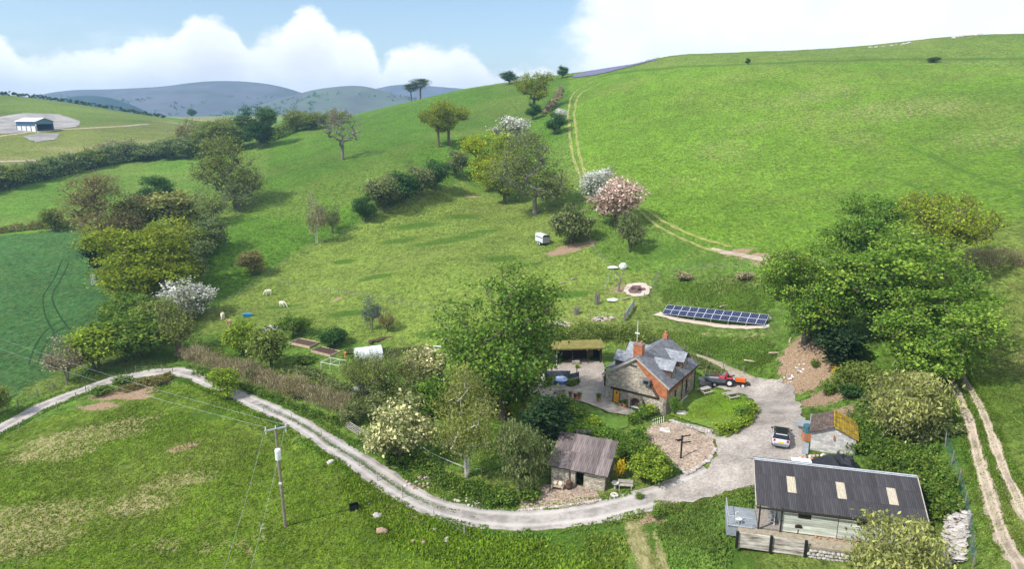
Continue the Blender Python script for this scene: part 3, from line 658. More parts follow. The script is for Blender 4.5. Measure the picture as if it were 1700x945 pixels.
def leaf_mesh(name, pos, nrm, size, tint, mat, aspect=.75, long_dir=None):
    """one mesh of leaf faces (diamond quads) with a per-leaf tint"""
    n = len(pos); rs = np.random.RandomState(n % 9973)
    a = rs.normal(size=(n, 3)) if long_dir is None else long_dir
    nrm = nrm/np.linalg.norm(nrm, axis=1, keepdims=True)
    u = a-(a*nrm).sum(1, keepdims=True)*nrm; u /= np.linalg.norm(u, axis=1, keepdims=True)+1e-9
    w = np.cross(nrm, u); s = size[:, None]
    V = np.stack([pos-u*s*.5, pos+w*s*.5*aspect-u*s*.08, pos+u*s*.5, pos-w*s*.5*aspect-u*s*.08], 1).reshape(-1, 3).astype(np.float32)
    me = bpy.data.meshes.new(name); me.vertices.add(4*n); me.vertices.foreach_set('co', V.ravel())
    me.loops.add(4*n); me.loops.foreach_set('vertex_index', np.arange(4*n, dtype=np.int32))
    me.polygons.add(n); me.polygons.foreach_set('loop_start', np.arange(0, 4*n, 4, dtype=np.int32)); me.polygons.foreach_set('loop_total', np.full(n, 4, np.int32))
    me.update(calc_edges=True)
    at = me.attributes.new('tint', 'FLOAT_COLOR', 'POINT'); c = np.ones((n, 4), np.float32); c[:, :tint.shape[1]] = tint
    at.data.foreach_set('color', np.repeat(c, 4, 0).ravel())
    if mat: me.materials.append(MATS[mat])
    return me
def tint_of(rs, cl, k):
    """brightness and hue choice: per clump and per leaf"""
    n = cl*k; b = np.repeat(rs.uniform(.36, .62, cl), k)*rs.uniform(.58, 1.42, n); h = np.clip(np.repeat(rs.uniform(.1, .9, cl), k)+rs.normal(0, .16, n), 0, 1)
    return np.stack([b, h, np.zeros(n)], -1)

class Skel:
    def __init__(s): s.p = []; s.par = []; s.n = 0; s.arr = np.zeros((20000, 3))
    def add(s, p, par): s.arr[s.n] = p; s.par.append(par); s.n += 1; return s.n-1
def tree_mesh(seed, H=12., W=10., cb=.28, lobes=7, n_cl=330, lpc=34, ls=.34, cr=.75, trunk_r=.32, flat=1.0, style='leafy', twigs=0, droop=0., trunks=1, lean=0., rp=.47, max_r=9., aspect=.75, twig_len=1.0):
    """returns (wood mesh, leaf mesh): crown = lumpy union of lobes, limbs grown out to its clumps"""
    rs = np.random.RandomState(seed); rw = W/2; ch = H*(cb+1)/2; rh = H*(1-cb)/2
    L_ = [(np.array([0, 0, ch]), np.array([rw*.68, rw*.68, rh*.80]))]
    for k in range(lobes):
        a = 2*math.pi*(k+rs.uniform(-.3, .3))/max(lobes, 1); e = rs.uniform(-.92 if cb < .13 else -.55, .95); q = math.sqrt(max(0, 1-min(1, abs(e))**2))
        r = rs.uniform(.26, .50)
        L_.append((np.array([math.cos(a)*rw*(1-r)*q, math.sin(a)*rw*(1-r)*q, ch+e*rh*(1-r)]), np.array([rw*r, rw*r, min(rh, rw)*r*flat])))
    vol = np.array([np.prod(r) for _, r in L_])**.8; vol[0] *= .55; vol /= vol.sum()
    cls = []
    while len(cls) < n_cl:
        c, r = L_[rs.choice(len(L_), p=vol)]
        d = rs.normal(size=3); d /= np.linalg.norm(d); p = c+d*r*rs.uniform(.12, 1)**(1/2.6)
        if p[2] < H*cb*.75 or p[2] > H*.985: continue
        cls.append(p)
    cls = np.array(cls)
    sk = Skel(); tips = []
    for t in range(trunks):
        a = 2*math.pi*t/trunks+rs.uniform(0, 1); sp = .22*W*.12*(trunks > 1); prev = sk.add((math.cos(a)*sp, math.sin(a)*sp, -.4), -1)
        nseg = 8; th = H*(.62 if style != 'pine' else .88)
        wob = rs.normal(0, .02*H, 2)
        for k in range(1, nseg+1):
            f = k/nseg; prev = sk.add((math.cos(a)*sp*(1+f*3)+wob[0]*f*math.sin(f*3)+lean*H*f, math.sin(a)*sp*(1+f*3)+wob[1]*f*math.sin(f*2.4), th*f), prev)
    order = np.argsort(np.linalg.norm(cls-np.array([0, 0, H*cb]), axis=1))
    for i in order:
        c = cls[i]; A = sk.arr[:sk.n]; d = A-c
        cost = np.sqrt((d**2).sum(1))+np.maximum(0, A[:, 2]-c[2]+.25)*1.3+np.where(A[:, 2] < H*cb*.55, 4., 0)
        j = int(np.argmin(cost)); a = A[j].copy(); ln = np.linalg.norm(c-a); k = max(1, int(ln/(H*.06))); prev = j
        for m in range(1, k+1):
            f = m/k; q = a+(c-a)*f+rs.normal(0, .018*H, 3)*(f < 1)*.6; q[2] += math.sin(f*math.pi)*ln*.07*(1-droop*2); prev = sk.add(q, prev)
        tips.append(prev)
    n = sk.n; cnt = np.zeros(n)
    for t in tips: cnt[t] += 1
    for i in range(n-1, -1, -1):
        if sk.par[i] >= 0: cnt[sk.par[i]] += cnt[i]
    rad = np.minimum(trunk_r*(np.maximum(cnt, .6)/max(cnt.max(), 1))**rp, max_r)
    V = []; Fc = []
    def tube(a, b, ra, rb, m):
        d = b-a; l = np.linalg.norm(d)
        if l < 1e-5: return
        d /= l; u = np.cross(d, (0, 0, 1.) if abs(d[2]) < .9 else (1., 0, 0)); u /= np.linalg.norm(u); w = np.cross(d, u); b0 = len(V)
        for p, r in ((a, ra), (b, rb)):
            for i in range(m):
                t = 2*math.pi*i/m; V.append(tuple(p+(u*math.cos(t)+w*math.sin(t))*r))
        for i in range(m): Fc.append((b0+i, b0+(i+1) % m, b0+m+(i+1) % m, b0+m+i))
    for i in range(n):
        j = sk.par[i]
        if j < 0: continue
        r0 = rad[j] if sk.par[j] >= 0 or True else rad[j]*1.3
        if sk.par[j] < 0: r0 = rad[j]*1.35
        r0 = min(r0, rad[i]*1.9)
        tube(sk.arr[j], sk.arr[i], r0, rad[i], 8 if r0 > .12 else (5 if r0 > .05 else 3))
    if twigs:
        for t in tips:
            a = sk.arr[t]
            for _ in range(twigs):
                d = rs.normal(size=3)*.7+(a-np.array([0, 0, ch*.8]))/np.linalg.norm(a-np.array([0, 0, ch*.8])+1e-6)*.8+np.array([0, 0, .35-droop])
                d /= np.linalg.norm(d); l = rs.uniform(.5, 1.15)*H*.065*twig_len; b = a+d*l*.55+rs.normal(0, .05, 3); e = b+(d+rs.normal(0, .35, 3))*l*.5
                r = max(.009, rad[t]*.6); tube(a, b, r, r*.7, 3); tube(b, e, r*.7, r*.35, 3)
                e2 = b+(d+rs.normal(0, .6, 3))*l*.45; tube(b, e2, r*.6, r*.3, 3)
    me = bpy.data.meshes.new('trunk'); me.from_pydata(V, [], Fc); me.update()
    if lpc == 0: return me, None
    cc = np.repeat(cls, lpc, 0); off = rs.normal(size=cc.shape)*np.array([cr, cr, cr*.5])
    pos = cc+off; pos[:, 2] -= droop*np.abs(off[:, 0])*1.2
    outw = cc-np.array([0, 0, ch*.75]); outw /= np.linalg.norm(outw, axis=1, keepdims=True)+1e-6
    nr = rs.normal(size=pos.shape)*.75+outw*.55+np.array([0, 0, .65]); sz = ls*rs.uniform(.45, 1.5, len(pos))
    ld = None
    if droop: ld = rs.normal(size=pos.shape)*.5+np.array([0, 0, -1.])*droop*3; nr[:, 2] *= .3
    return me, leaf_mesh('crown', pos, nr, sz, tint_of(rs, len(cls), lpc), None, aspect, ld)

PROTO = {}
def proto(kind, H, W, **k):
    wood, crown = tree_mesh(H=H, W=W, **k); me = crown or wood; co = np.empty(len(me.vertices)*3, np.float32); me.vertices.foreach_get('co', co); co = co.reshape(-1, 3)
    lo, hi = np.percentile(co, 1.5, 0), np.percentile(co, 98.5, 0)          # measured crown, so that a placed tree has its real size
    PROTO[kind] = ((wood, crown), float(np.percentile(co[:, 2], 99.3)), float((hi-lo)[:2].mean()))
proto('dense_a', 16, 15, seed=11, lobes=11, n_cl=470, lpc=58, ls=.30, cr=.58, trunk_r=.5, cb=.06)
proto('dense_b', 15, 12, seed=12, lobes=9, n_cl=360, lpc=54, ls=.29, cr=.56, trunk_r=.42, cb=.06)
proto('dense_c', 17, 13, seed=13, lobes=15, n_cl=600, lpc=46, ls=.28, cr=.66, trunk_r=.45, cb=.05, twigs=1)
proto('oak_a', 13, 13, seed=21, lobes=12, n_cl=460, lpc=40, ls=.28, cr=.52, trunk_r=.48, cb=.06, flat=.9, twigs=1)
proto('oak_b', 13, 12, seed=22, lobes=8, n_cl=300, lpc=34, ls=.26, cr=.55, trunk_r=.40, cb=.18, flat=.9, twigs=2)
proto('sparse_a', 14, 13, seed=31, lobes=8, n_cl=420, lpc=26, ls=.24, cr=.80, trunk_r=.32, cb=.10, twigs=4)
proto('sparse_b', 13, 11, seed=32, lobes=7, n_cl=320, lpc=20, ls=.24, cr=.8, trunk_r=.26, cb=.08, twigs=4, trunks=2)
proto('bare_a', 14, 12, seed=41, lobes=7, n_cl=170, lpc=0, trunk_r=.40, cb=.16, twigs=2, twig_len=1.0)
proto('bush_a', 5, 5.5, seed=51, lobes=8, n_cl=260, lpc=26, ls=.24, cr=.33, trunk_r=.14, cb=.07, trunks=3)
proto('bush_b', 5, 5, seed=52, lobes=7, n_cl=220, lpc=24, ls=.24, cr=.36, trunk_r=.12, cb=.10, trunks=2, twigs=1)
proto('bush_c', 4.5, 6, seed=53, lobes=10, n_cl=270, lpc=22, ls=.22, cr=.32, trunk_r=.13, cb=.10, trunks=2)
proto('thorn', 6, 6, seed=54, lobes=8, n_cl=260, lpc=22, ls=.25, cr=.42, trunk_r=.17, cb=.12)
proto('droop', 7, 7, seed=55, lobes=8, n_cl=280, lpc=24, ls=.34, cr=.42, trunk_r=.17, cb=.12, droop=.35, aspect=.35, trunks=2)
proto('brush', 5, 4.5, seed=56, lobes=6, n_cl=170, lpc=9, ls=.2, cr=.4, trunk_r=.10, cb=.12, trunks=3, twigs=4)
proto('birch', 13, 6.5, seed=61, lobes=8, n_cl=420, lpc=22, ls=.20, cr=.55, trunk_r=.13, cb=.06, trunks=2, droop=.2, rp=.6, aspect=.6)
proto('pine', 13, 9, seed=71, lobes=5, n_cl=150, lpc=34, ls=.4, cr=.65, trunk_r=.28, cb=.45, flat=.55, aspect=.3, style='pine')
proto('shrub_a', 1.4, 1.7, seed=81, lobes=6, n_cl=60, lpc=16, ls=.15, cr=.16, trunk_r=.04, cb=.05, trunks=2)
proto('shrub_b', 1.4, 1.4, seed=82, lobes=4, n_cl=46, lpc=16, ls=.17, cr=.18, trunk_r=.04, cb=.05)
proto('cone', 6, 3.2, seed=83, lobes=5, n_cl=190, lpc=26, ls=.24, cr=.3, trunk_r=.14, cb=.05)

TREE_MESH = {}
def plant(kind, leaf, bark, px, py, top, wpx, name, label, cat='tree', group=None, rz=None, loc=None, h=None, w=None, zoff=-.05):
    (wood, crown), H, Wd = PROTO[kind]
    b = P(px, py) if loc is None else Vector(loc)
    if h is None: h = max(.4, z_at(b.x, b.y, top)-b.z)
    if w is None: w = wpx/FPX*depth(b)
    rz = rnd.uniform(0, 6.28) if rz is None else rz
    t = thing(name, label, cat, (b.x, b.y, b.z+zoff), rz, group); t.scale = (w/Wd*.9, w/Wd*.9, h/H)
    for nm, me, mt in (('trunk', wood, bark), ('crown', crown, leaf)):
        if me is None: continue
        if not me.materials: me.materials.append(None)
        o = bpy.data.objects.new(nm, me); COL.objects.link(o); o.parent = t
        o.material_slots[0].link = 'OBJECT'; o.material_slots[0].material = MATS[mt]
    return t
TREES = [
# kind, leaf, bark, base x, base y, top y, width, name, label
('dense_a','leaf_sycamore','bark',1500,575,392,225,'sycamore_tree','largest broad green sycamore on the bank above the barn, forked grey trunk showing'),
('dense_b','leaf_sycamore','bark',1545,640,490,170,'sycamore_tree','lower green sycamore crown in front of the largest one, beside the farm track'),
('dense_b','leaf_ash','bark',1428,462,327,122,'sycamore_tree','dark green tree at the back left of the sycamore clump'),
('oak_b','leaf_gold','bark',1556,480,322,140,'oak_tree','yellow and rust tinged tree at the back right of the sycamore clump'),
('dense_a','leaf_sycamore','bark',1338,566,408,148,'sycamore_tree','green sycamore spreading left, just right of the solar panels'),
('cone','leaf_yew','bark',1390,612,545,72,'holly_tree','dark round holly on the edge of the earth bank'),
('droop','leaf_willow','bark_grey',1502,728,618,130,'hawthorn_tree','pale yellow green hawthorn on the scrub slope above the barn roof'),
('bush_b','leaf_grey','bark_grey',1528,645,572,78,'hawthorn_tree','grey green hawthorn between the pale hawthorn and the sycamores'),
('droop','leaf_willow','bark_grey',1480,985,866,160,'hawthorn_tree','pale green hawthorn in front of the right end of the long barn'),
('dense_c','leaf_ash','bark',835,695,443,192,'ash_tree','tall broad green ash in the middle of the cottage garden'),
('cone','leaf_yew','bark',906,762,664,74,'yew_tree','dense dark evergreen behind the rusty roofed stone shed'),
('droop','leaf_hawthorn','bark_grey',866,815,703,88,'willow_tree','drooping grey green willow left of the stone shed'),
('birch','leaf_birch','bark_birch',776,792,606,112,'birch_tree','white stemmed birch on the garden lawn'),
('bush_c','leaf_cream','bark',665,768,668,118,'hawthorn_tree','spreading cream flowering hawthorn beside the lane gate'),
('sparse_b','leaf_olive','bark',656,686,588,92,'willow_tree','olive tinged tree in the garden, left of the dark timber shelter'),
('sparse_b','leaf_olive','bark',603,664,588,76,'willow_tree','thin olive tree just in front of the white polytunnel'),
('bush_b','leaf_cream','bark',712,655,580,76,'elder_tree','cream tipped bush left of the tall garden ash'),
('bush_a','leaf_ash','bark',715,690,630,76,'laurel_bush','dark green bush below the timber shelter'),
('bush_b','leaf_olive','bark_brown',450,614,546,62,'hazel_bush','brown green hazel in front of the vegetable beds'),
('bush_a','leaf_fresh','bark_brown',406,590,532,54,'hazel_bush','light green bush left of the brown hazel by the vegetable beds'),
('bush_c','leaf_fern','bark',490,558,524,54,'laurel_bush','low green bush beside the scrap heap'),
('bush_a','leaf_dark','bark',553,576,543,46,'laurel_bush','dark green bush above the raised beds'),
('bush_b','leaf_fresh','bark',375,662,613,46,'ash_sapling','small bushy tree alone on the lower verge of the lane'),
('sparse_a','leaf_bronze','bark_brown',182,412,291,138,'oak_tree','big brown budding oak behind the yellow oak'),
('dense_a','leaf_gold','bark',250,500,374,172,'oak_tree','broad golden yellow oak at the edge of the dark crop'),
('cone','leaf_yew','bark',163,452,402,38,'fir_tree','small dark fir between the brown and the golden oak'),
('dense_b','leaf_dark','bark',262,350,293,66,'sycamore_tree','dark green round tree right of the brown oak'),
('bush_b','leaf_willow','bark',292,380,318,80,'willow_tree','pale green willow below the dark round tree'),
('bush_c','leaf_grey','bark_grey',318,442,378,92,'willow_tree','grey green willow scrub behind the golden oak'),
('bush_a','blossom_white','bark',308,528,466,84,'blackthorn_tree','white blossoming thorn below the golden oak'),
('sparse_a','leaf_olive','bark',390,345,226,112,'oak_tree','olive green half leafed oak at the near end of the valley tree row'),
('brush','leaf_olive','bark_grey',352,372,312,66,'thorn_bush','grey brown thorn below the half leafed oak'),
('brush','leaf_grey','bark_grey',398,352,298,66,'thorn_bush','thorn bush at the foot of the half leafed oak'),
('dense_b','leaf_dark','bark',432,246,178,60,'oak_tree','dark green tree at the far end of the valley row'),
('oak_a','leaf_olive','bark',385,250,196,84,'oak_tree','olive oak left of the dark far end tree'),
('oak_a','leaf_olive','bark',352,258,204,60,'oak_tree','rounded olive oak farther left in the valley row'),
('brush','leaf_bronze','bark_brown',322,246,196,52,'alder_tree','brown leafless alder at the left of the valley row'),
('bush_a','leaf_grey','bark_grey',318,262,226,56,'willow_tree','grey green willow, right one of two by the valley fence'),
('bush_a','leaf_grey','bark_grey',284,264,228,48,'willow_tree','grey green willow, left one of two by the valley fence'),
('bush_a','leaf_fern','bark',232,592,522,104,'hazel_bush','large green hazel mass above the bend of the lane'),
('bush_b','leaf_fresh','bark',160,614,543,80,'thorn_bush','yellow green thorn beside the crop field gate'),
('brush','leaf_olive','bark_brown',297,590,496,72,'thorn_bush','olive brown bush at the start of the brown hedge'),
('brush','leaf_brown','bark_grey',114,632,562,62,'thorn_bush','grey leafless thorn by the field track at the lane bend'),
('bush_c','leaf_fern','bark',225,545,490,90,'hazel_bush','green scrub under the golden oak'),
('bush_b','leaf_olive','bark',90,384,346,36,'thorn_bush','lone thorn on the hedge at the top of the dark crop'),
('bush_b','leaf_olive','bark',-4,690,640,46,'thorn_bush','green thorn at the left edge of the photo beside the lane'),
('bare_a','leaf_olive','bark_grey',569,265,178,66,'dead_tree','bare dead tree alone on the sloping pasture'),
('oak_b','leaf_gold','bark_brown',728,244,172,58,'oak_tree','left one of the pair of young leafed oaks on the slope'),
('oak_b','leaf_gold','bark_brown',745,240,168,66,'oak_tree','right one of the pair of young leafed oaks on the slope'),
('thorn','leaf_dark','bark',846,139,118,32,'thorn_tree','small dark tree standing on the skyline'),
('thorn','leaf_dark','bark',934,129,109,20,'thorn_tree','small dark windblown thorn left of the bluebell bank'),
('pine','leaf_pine','bark_brown',683,167,139,28,'pine_tree','smaller left pine of the skyline pair'),
('pine','leaf_pine','bark_brown',698,164,130,38,'pine_tree','taller right pine of the skyline pair'),
('oak_b','leaf_gold','bark',886,190,120,64,'oak_tree','golden oak near the top of the hill gully'),
('thorn','leaf_dark','bark',885,198,170,26,'thorn_bush','small dark thorn below the golden hill oak'),
('thorn','blossom_mixed','bark',846,238,193,60,'crab_apple_tree','greyish pink blossoming tree above the lime green tree'),
('dense_b','leaf_lime','bark',812,315,221,84,'maple_tree','brilliant lime yellow maple in the gully'),
('oak_a','leaf_gold','bark',838,338,256,72,'oak_tree','yellow green tree just below the lime maple'),
('sparse_a','leaf_olive','bark_grey',888,356,220,128,'ash_tree','large nearly leafless ash at the top of the paddock'),
('thorn','leaf_dark','bark',921,223,186,32,'thorn_bush','small green thorn beside the hill track'),
('thorn','blossom_white','bark',928,206,180,26,'blackthorn_tree','tiny white blossoming thorn beside the hill track'),
('thorn','blossom_white','bark',998,348,280,66,'cherry_tree','white blossoming cherry at the foot of the big pasture'),
('thorn','blossom_pink','bark_brown',1022,374,296,86,'cherry_tree','dusky pink cherry in front of the white one'),
('bush_a','leaf_hawthorn','bark',951,404,342,70,'hawthorn_tree','green hawthorn beside the livestock trailer'),
('bush_c','leaf_hawthorn','bark',1046,418,356,50,'hawthorn_tree','leaning hawthorn bush below the pink cherry'),
('thorn','leaf_hawthorn','bark',637,348,292,66,'hawthorn_tree','near left tree of the hawthorn row above the paddock'),
('thorn','leaf_dark','bark',668,338,285,54,'hawthorn_tree','second hawthorn of the row above the paddock'),
('thorn','leaf_hawthorn','bark',693,326,276,54,'hawthorn_tree','third hawthorn of the row above the paddock'),
('thorn','leaf_dark','bark',720,314,266,54,'hawthorn_tree','fourth hawthorn of the row above the paddock'),
('thorn','leaf_hawthorn','bark',757,294,249,40,'hawthorn_tree','last and highest hawthorn of the row, left of the lime maple'),
('thorn','leaf_dark','bark',607,368,324,38,'hawthorn_tree','small hawthorn below the hawthorn row'),
('brush','leaf_hawthorn','bark',553,388,340,32,'hawthorn_tree','thin hawthorn beside the pale leaning birch'),
('brush','leaf_bronze','bark_pale',526,404,321,34,'birch_tree','pale leafless birch on the paddock fence line'),
('bush_b','leaf_bronze','bark',420,456,417,42,'thorn_bush','lone brown thorn above the paddock fence'),
('brush','leaf_blue','bark_grey',617,548,491,34,'willow_tree','wispy grey willow sapling in the paddock'),
('brush','leaf_bronze','bark_brown',644,550,512,30,'willow_tree','thin brown sapling right of the grey willow sapling'),
('thorn','leaf_dark','bark',1241,107,96,9,'thorn_bush','tiny thorn on the bank below the skyline fence'),
('bush_c','leaf_dark','bark',1550,103,94,20,'thorn_bush','low dark thorn on the upper right hillside'),
('oak_a','leaf_olive','bark',492,218,182,42,'oak_tree','round oak beyond the brow, nearer one of two'),
('oak_a','leaf_olive','bark',520,215,186,40,'oak_tree','round oak beyond the brow, right one of two'),
('oak_a','leaf_fern','bark',447,214,178,30,'oak_tree','green oak standing behind the dark valley tree'),
('brush','leaf_brown','bark_brown',556,216,178,16,'poplar_tree','upright leafless poplar behind the dead tree'),
('brush','leaf_brown','bark_brown',180,262,232,44,'alder_tree','leafless alder in the valley hedge, left one'),
('brush','leaf_brown','bark_brown',212,258,230,40,'alder_tree','leafless alder in the valley hedge, right one'),
('bush_a','leaf_olive','bark',152,278,246,46,'willow_tree','willow in the valley hedge left of the alders'),
('bush_a','leaf_grey','bark',60,300,268,50,'willow_tree','grey willow in the valley hedge below the blue shed'),
('bush_b','leaf_olive','bark',105,288,262,44,'willow_tree','olive willow in the middle of the valley hedge'),
('bush_a','leaf_grey','bark',243,266,244,40,'willow_tree','grey willow at the right end of the valley hedge'),
('bush_b','leaf_olive','bark',18,312,276,46,'willow_tree','willow at the left end of the valley hedge'),
('bush_a','leaf_dark','bark',318,188,180,14,'oak_tree','distant dark tree on the far green plateau'),
]
for (k, lf, bk, px, py, tp, wp, nm, lb) in TREES: plant(k, lf, bk, px, py, tp, wp, nm, lb)

# ------------------------------------------------------------------ hedges and ground cover
def hedge(name, label, pp, w, h, mat, n, ls=.22, seed=1, twiggy=0, cat='hedge', lump=.35):
    pts = [P(a, b) for a, b in pp]; rs = np.random.RandomState(seed)
    xy = np.array([(p.x, p.y) for p in pts]); sl_ = np.hypot(*np.diff(xy, axis=0).T); cum = np.r_[0, np.cumsum(sl_)]
    cl = n//18; s = rs.uniform(0, cum[-1], cl); X = np.interp(s, cum, xy[:, 0]); Y = np.interp(s, cum, xy[:, 1])
    k = np.clip(np.searchsorted(cum, s)-1, 0, len(sl_)-1); dx = np.diff(xy[:, 0])[k]/sl_[k]; dy = np.diff(xy[:, 1])[k]/sl_[k]
    lumpy = (1-lump)+2*lump*fbm(s, s*0, 3.2, 3, seed)
    v = rs.uniform(0.04, 1, cl)**.75; o = rs.uniform(-1, 1, cl)*w/2*np.sqrt(np.maximum(.15, 1-v**2.2))*lumpy
    X = X-dy*o; Y = Y+dx*o; Z = gz(X, Y)+v*h*lumpy
    c = np.repeat(np.stack([X, Y, Z], -1), 18, 0); pos = c+rs.normal(size=c.shape)*np.array([.3, .3, .2])*max(.5, h/2)
    pos[:, 2] = np.maximum(pos[:, 2], gz(pos[:, 0], pos[:, 1])+.03)
    org = pts[0]; t = thing(name, label, cat, org)
    ld = None
    nr = rs.normal(size=pos.shape)*.8+np.array([0, 0, .6])
    if twiggy: ld = rs.normal(size=pos.shape)*.5+np.array([0, 0, 1.6]); nr[:, 2] *= .2
    me = leaf_mesh('foliage', pos-np.array(org), nr, ls*rs.uniform(.6, 1.4, len(pos)), tint_of(rs, cl, 18), mat, .75 if not twiggy else .14, ld)
    o_ = bpy.data.objects.new('foliage', me); COL.objects.link(o_); o_.parent = t
    m = MB()
    for q in range(int(cum[-1]/.8)):
        s0 = q*.8+rs.uniform(0, .5); x = float(np.interp(s0, cum, xy[:, 0]))+rs.uniform(-.2, .2); y = float(np.interp(s0, cum, xy[:, 1]))+rs.uniform(-.2, .2); z = g(x, y)
        m.cyl((x-org.x, y-org.y, z-org.z-.1), (x-org.x+rs.uniform(-.3, .3), y-org.y+rs.uniform(-.3, .3), z-org.z+h*.75), .035, .012, 4, False)
    tag(m.build('stems', 'bark_brown', t), kind='stuff')
    return t
hedge('beech_hedge', 'long brown leafless hedge on the upper side of the lane', [(300,590),(340,606),(390,622),(440,640),(500,662),(560,682),(605,690)], 2.6, 2.3, 'leaf_brown', 24000, .42, 3, 1, lump=.75)
hedge('bramble_hedge', 'green undergrowth along the foot of the brown hedge', [(320,618),(380,640),(450,662),(520,692),(575,708)], 1.4, .8, 'leaf_fern', 7000, .2, 4)
hedge('valley_hedge', 'long grey green valley hedge below the blue shed', [(-60,330),(0,314),(60,300),(120,286),(180,272),(240,264),(275,262)], 7, 6.0, 'leaf_grey', 26000, .75, 5)
hedge('field_hedge', 'clipped brown hedge along the top of the dark crop', [(-60,392),(0,387),(50,381),(85,379),(128,376)], 2.4, 2.0, 'leaf_bronze', 6500, .3, 6)
hedge('field_hedge', 'brown leafless hedge right of the sycamore clump', [(1575,442),(1610,440),(1660,440),(1740,442)], 2.4, 2.0, 'leaf_brown', 9000, .3, 7, 1)
hedge('skyline_hedge', 'thin dark hedge along the left skyline', [(-60,156),(0,158),(60,163),(120,171),(200,184),(275,196)], 3, 2.6, 'leaf_dark', 5200, .9, 8)
hedge('valley_hedge', 'far hedge beyond the brow of the sloping pasture', [(436,240),(480,222),(540,206),(580,204)], 4, 5, 'leaf_olive', 7000, .6, 9)
hedge('bank_hedge', 'hedge bushes beside the fence under the cottage bank', [(905,560),(950,565),(1000,560),(1040,562),(1075,575)], 4.5, 2.2, 'leaf_olive', 9000, .24, 10)
hedge('garden_hedge', 'ivy covered bank below the garden rope fence', [(690,772),(730,800),(780,822),(830,838)], 2.4, 1.4, 'leaf_fern', 9000, .2, 11)
hedge('garden_hedge', 'leafy hedge right of the stone shed', [(1035,770),(1060,760),(1090,790),(1105,800)], 3.4, 1.8, 'leaf_fern', 9000, .2, 12)
hedge('garden_hedge', 'dark shrubs along the upper edge of the gravel bed', [(985,735),(1020,742),(1050,745),(1062,730)], 2.4, 1.7, 'leaf_ash', 6500, .2, 13)
hedge('lawn_hedge', 'clipped leafy border round the front lawn corner', [(1185,722),(1212,722),(1236,704),(1248,682)], 1.6, 1.0, 'leaf_fresh', 6000, .2, 14)
hedge('scrub', 'low dark bramble bank behind the long barn', [(1455,742),(1500,762),(1548,790),(1566,830),(1572,870)], 2.4, 1.3, 'leaf_fern', 12000, .24, 15)
hedge('scrub', 'bramble scrub on the slope beside the small outbuilding', [(1425,700),(1440,735),(1450,760),(1490,765),(1545,770)], 5.0, 1.3, 'leaf_fern', 13000, .22, 16)
hedge('scrub', 'mixed green scrub on the slope behind the pale hawthorn', [(1430,680),(1470,690),(1520,715),(1550,745)], 5.0, 1.5, 'leaf_hawthorn', 12000, .24, 27)
hedge('scrub', 'dark scrub on top of the earth bank', [(1395,630),(1430,640),(1470,650),(1510,660)], 4, 1.9, 'leaf_olive', 9000, .26, 17)
hedge('wild_hedge', 'dense dark undergrowth in front of the cream hawthorn', [(600,735),(640,755),(680,775)], 1.5, 1.0, 'leaf_fern', 4500, .2, 18)
hedge('gully_scrub', 'thorny scrub in the hill gully under the golden oak', [(905,190),(925,165),(930,150)], 4, 2.0, 'leaf_brown', 3500, .5, 19)
hedge('pond_scrub', 'rough green growth along the garden edge of the paddock', [(575,590),(620,596),(660,588),(720,592)], 2.4, 1.1, 'leaf_hawthorn', 9000, .2, 20)

hedge('garden_undergrowth', 'tangled green undergrowth between the vegetable plot and the brown hedge', [(470,618),(520,630),(570,648),(620,664)], 3.6, 1.0, 'leaf_hawthorn', 11000, .2, 21)
hedge('garden_undergrowth', 'weeds along the upper edge of the brown hedge', [(340,585),(400,606),(450,625),(520,648),(590,676)], 3.0, 1.1, 'leaf_olive', 9000, .2, 22)
hedge('garden_undergrowth', 'dense green undergrowth behind the birch and under the ash', [(690,665),(730,660),(790,672),(845,680),(880,672)], 4.5, 1.5, 'leaf_fern', 13000, .2, 23)
hedge('garden_undergrowth', 'leafy border between the stone shed and the garden terrace', [(915,705),(950,712),(990,728),(1030,728)], 3.0, 1.1, 'leaf_ash', 8000, .18, 24)
hedge('bank_growth', 'coarse growth on the bank beside the cottage back wall', [(1080,570),(1120,585),(1165,608),(1200,628)], 2.4, .9, 'leaf_hawthorn', 6000, .18, 25)
hedge('lane_growth', 'weedy growth on the earth bank at the bend of the lane', [(200,652),(240,640),(285,628)], 2.6, .9, 'leaf_bronze', 4500, .2, 26)
for a in [('bush_a','leaf_hawthorn','bark_brown',425,634,606,30,'thorn_bush','green bush rising out of the middle of the brown hedge'),('brush','leaf_bronze','bark_brown',490,660,626,40,'thorn_bush','twiggy brown bush in the middle of the brown hedge'),('bush_c','leaf_hawthorn','bark',588,706,666,46,'thorn_bush','green bush between the brown hedge and the lane gate'),
          ('bush_a','leaf_hawthorn','bark',640,690,640,60,'elder_tree','dark olive bush left of the cream flowering hawthorn'),('bush_b','leaf_olive','bark',690,640,590,60,'elder_tree','olive bush left of the cream tipped bush'),('bush_a','leaf_fern','bark',205,560,505,80,'hazel_bush','green hazel beside the path along the crop'),('bush_b','leaf_olive','bark',265,560,500,70,'hazel_bush','olive hazel left of the white blossoming thorn'),('bush_a','leaf_grey','bark',350,420,360,60,'willow_tree','grey willow scrub at the edge of the sloping pasture'),('bush_b','leaf_olive','bark',225,395,335,70,'willow_tree','olive scrub right of the brown oak'),('bush_a','leaf_hawthorn','bark',310,475,415,66,'willow_tree','dull green scrub right of the golden oak')]: plant(*a)
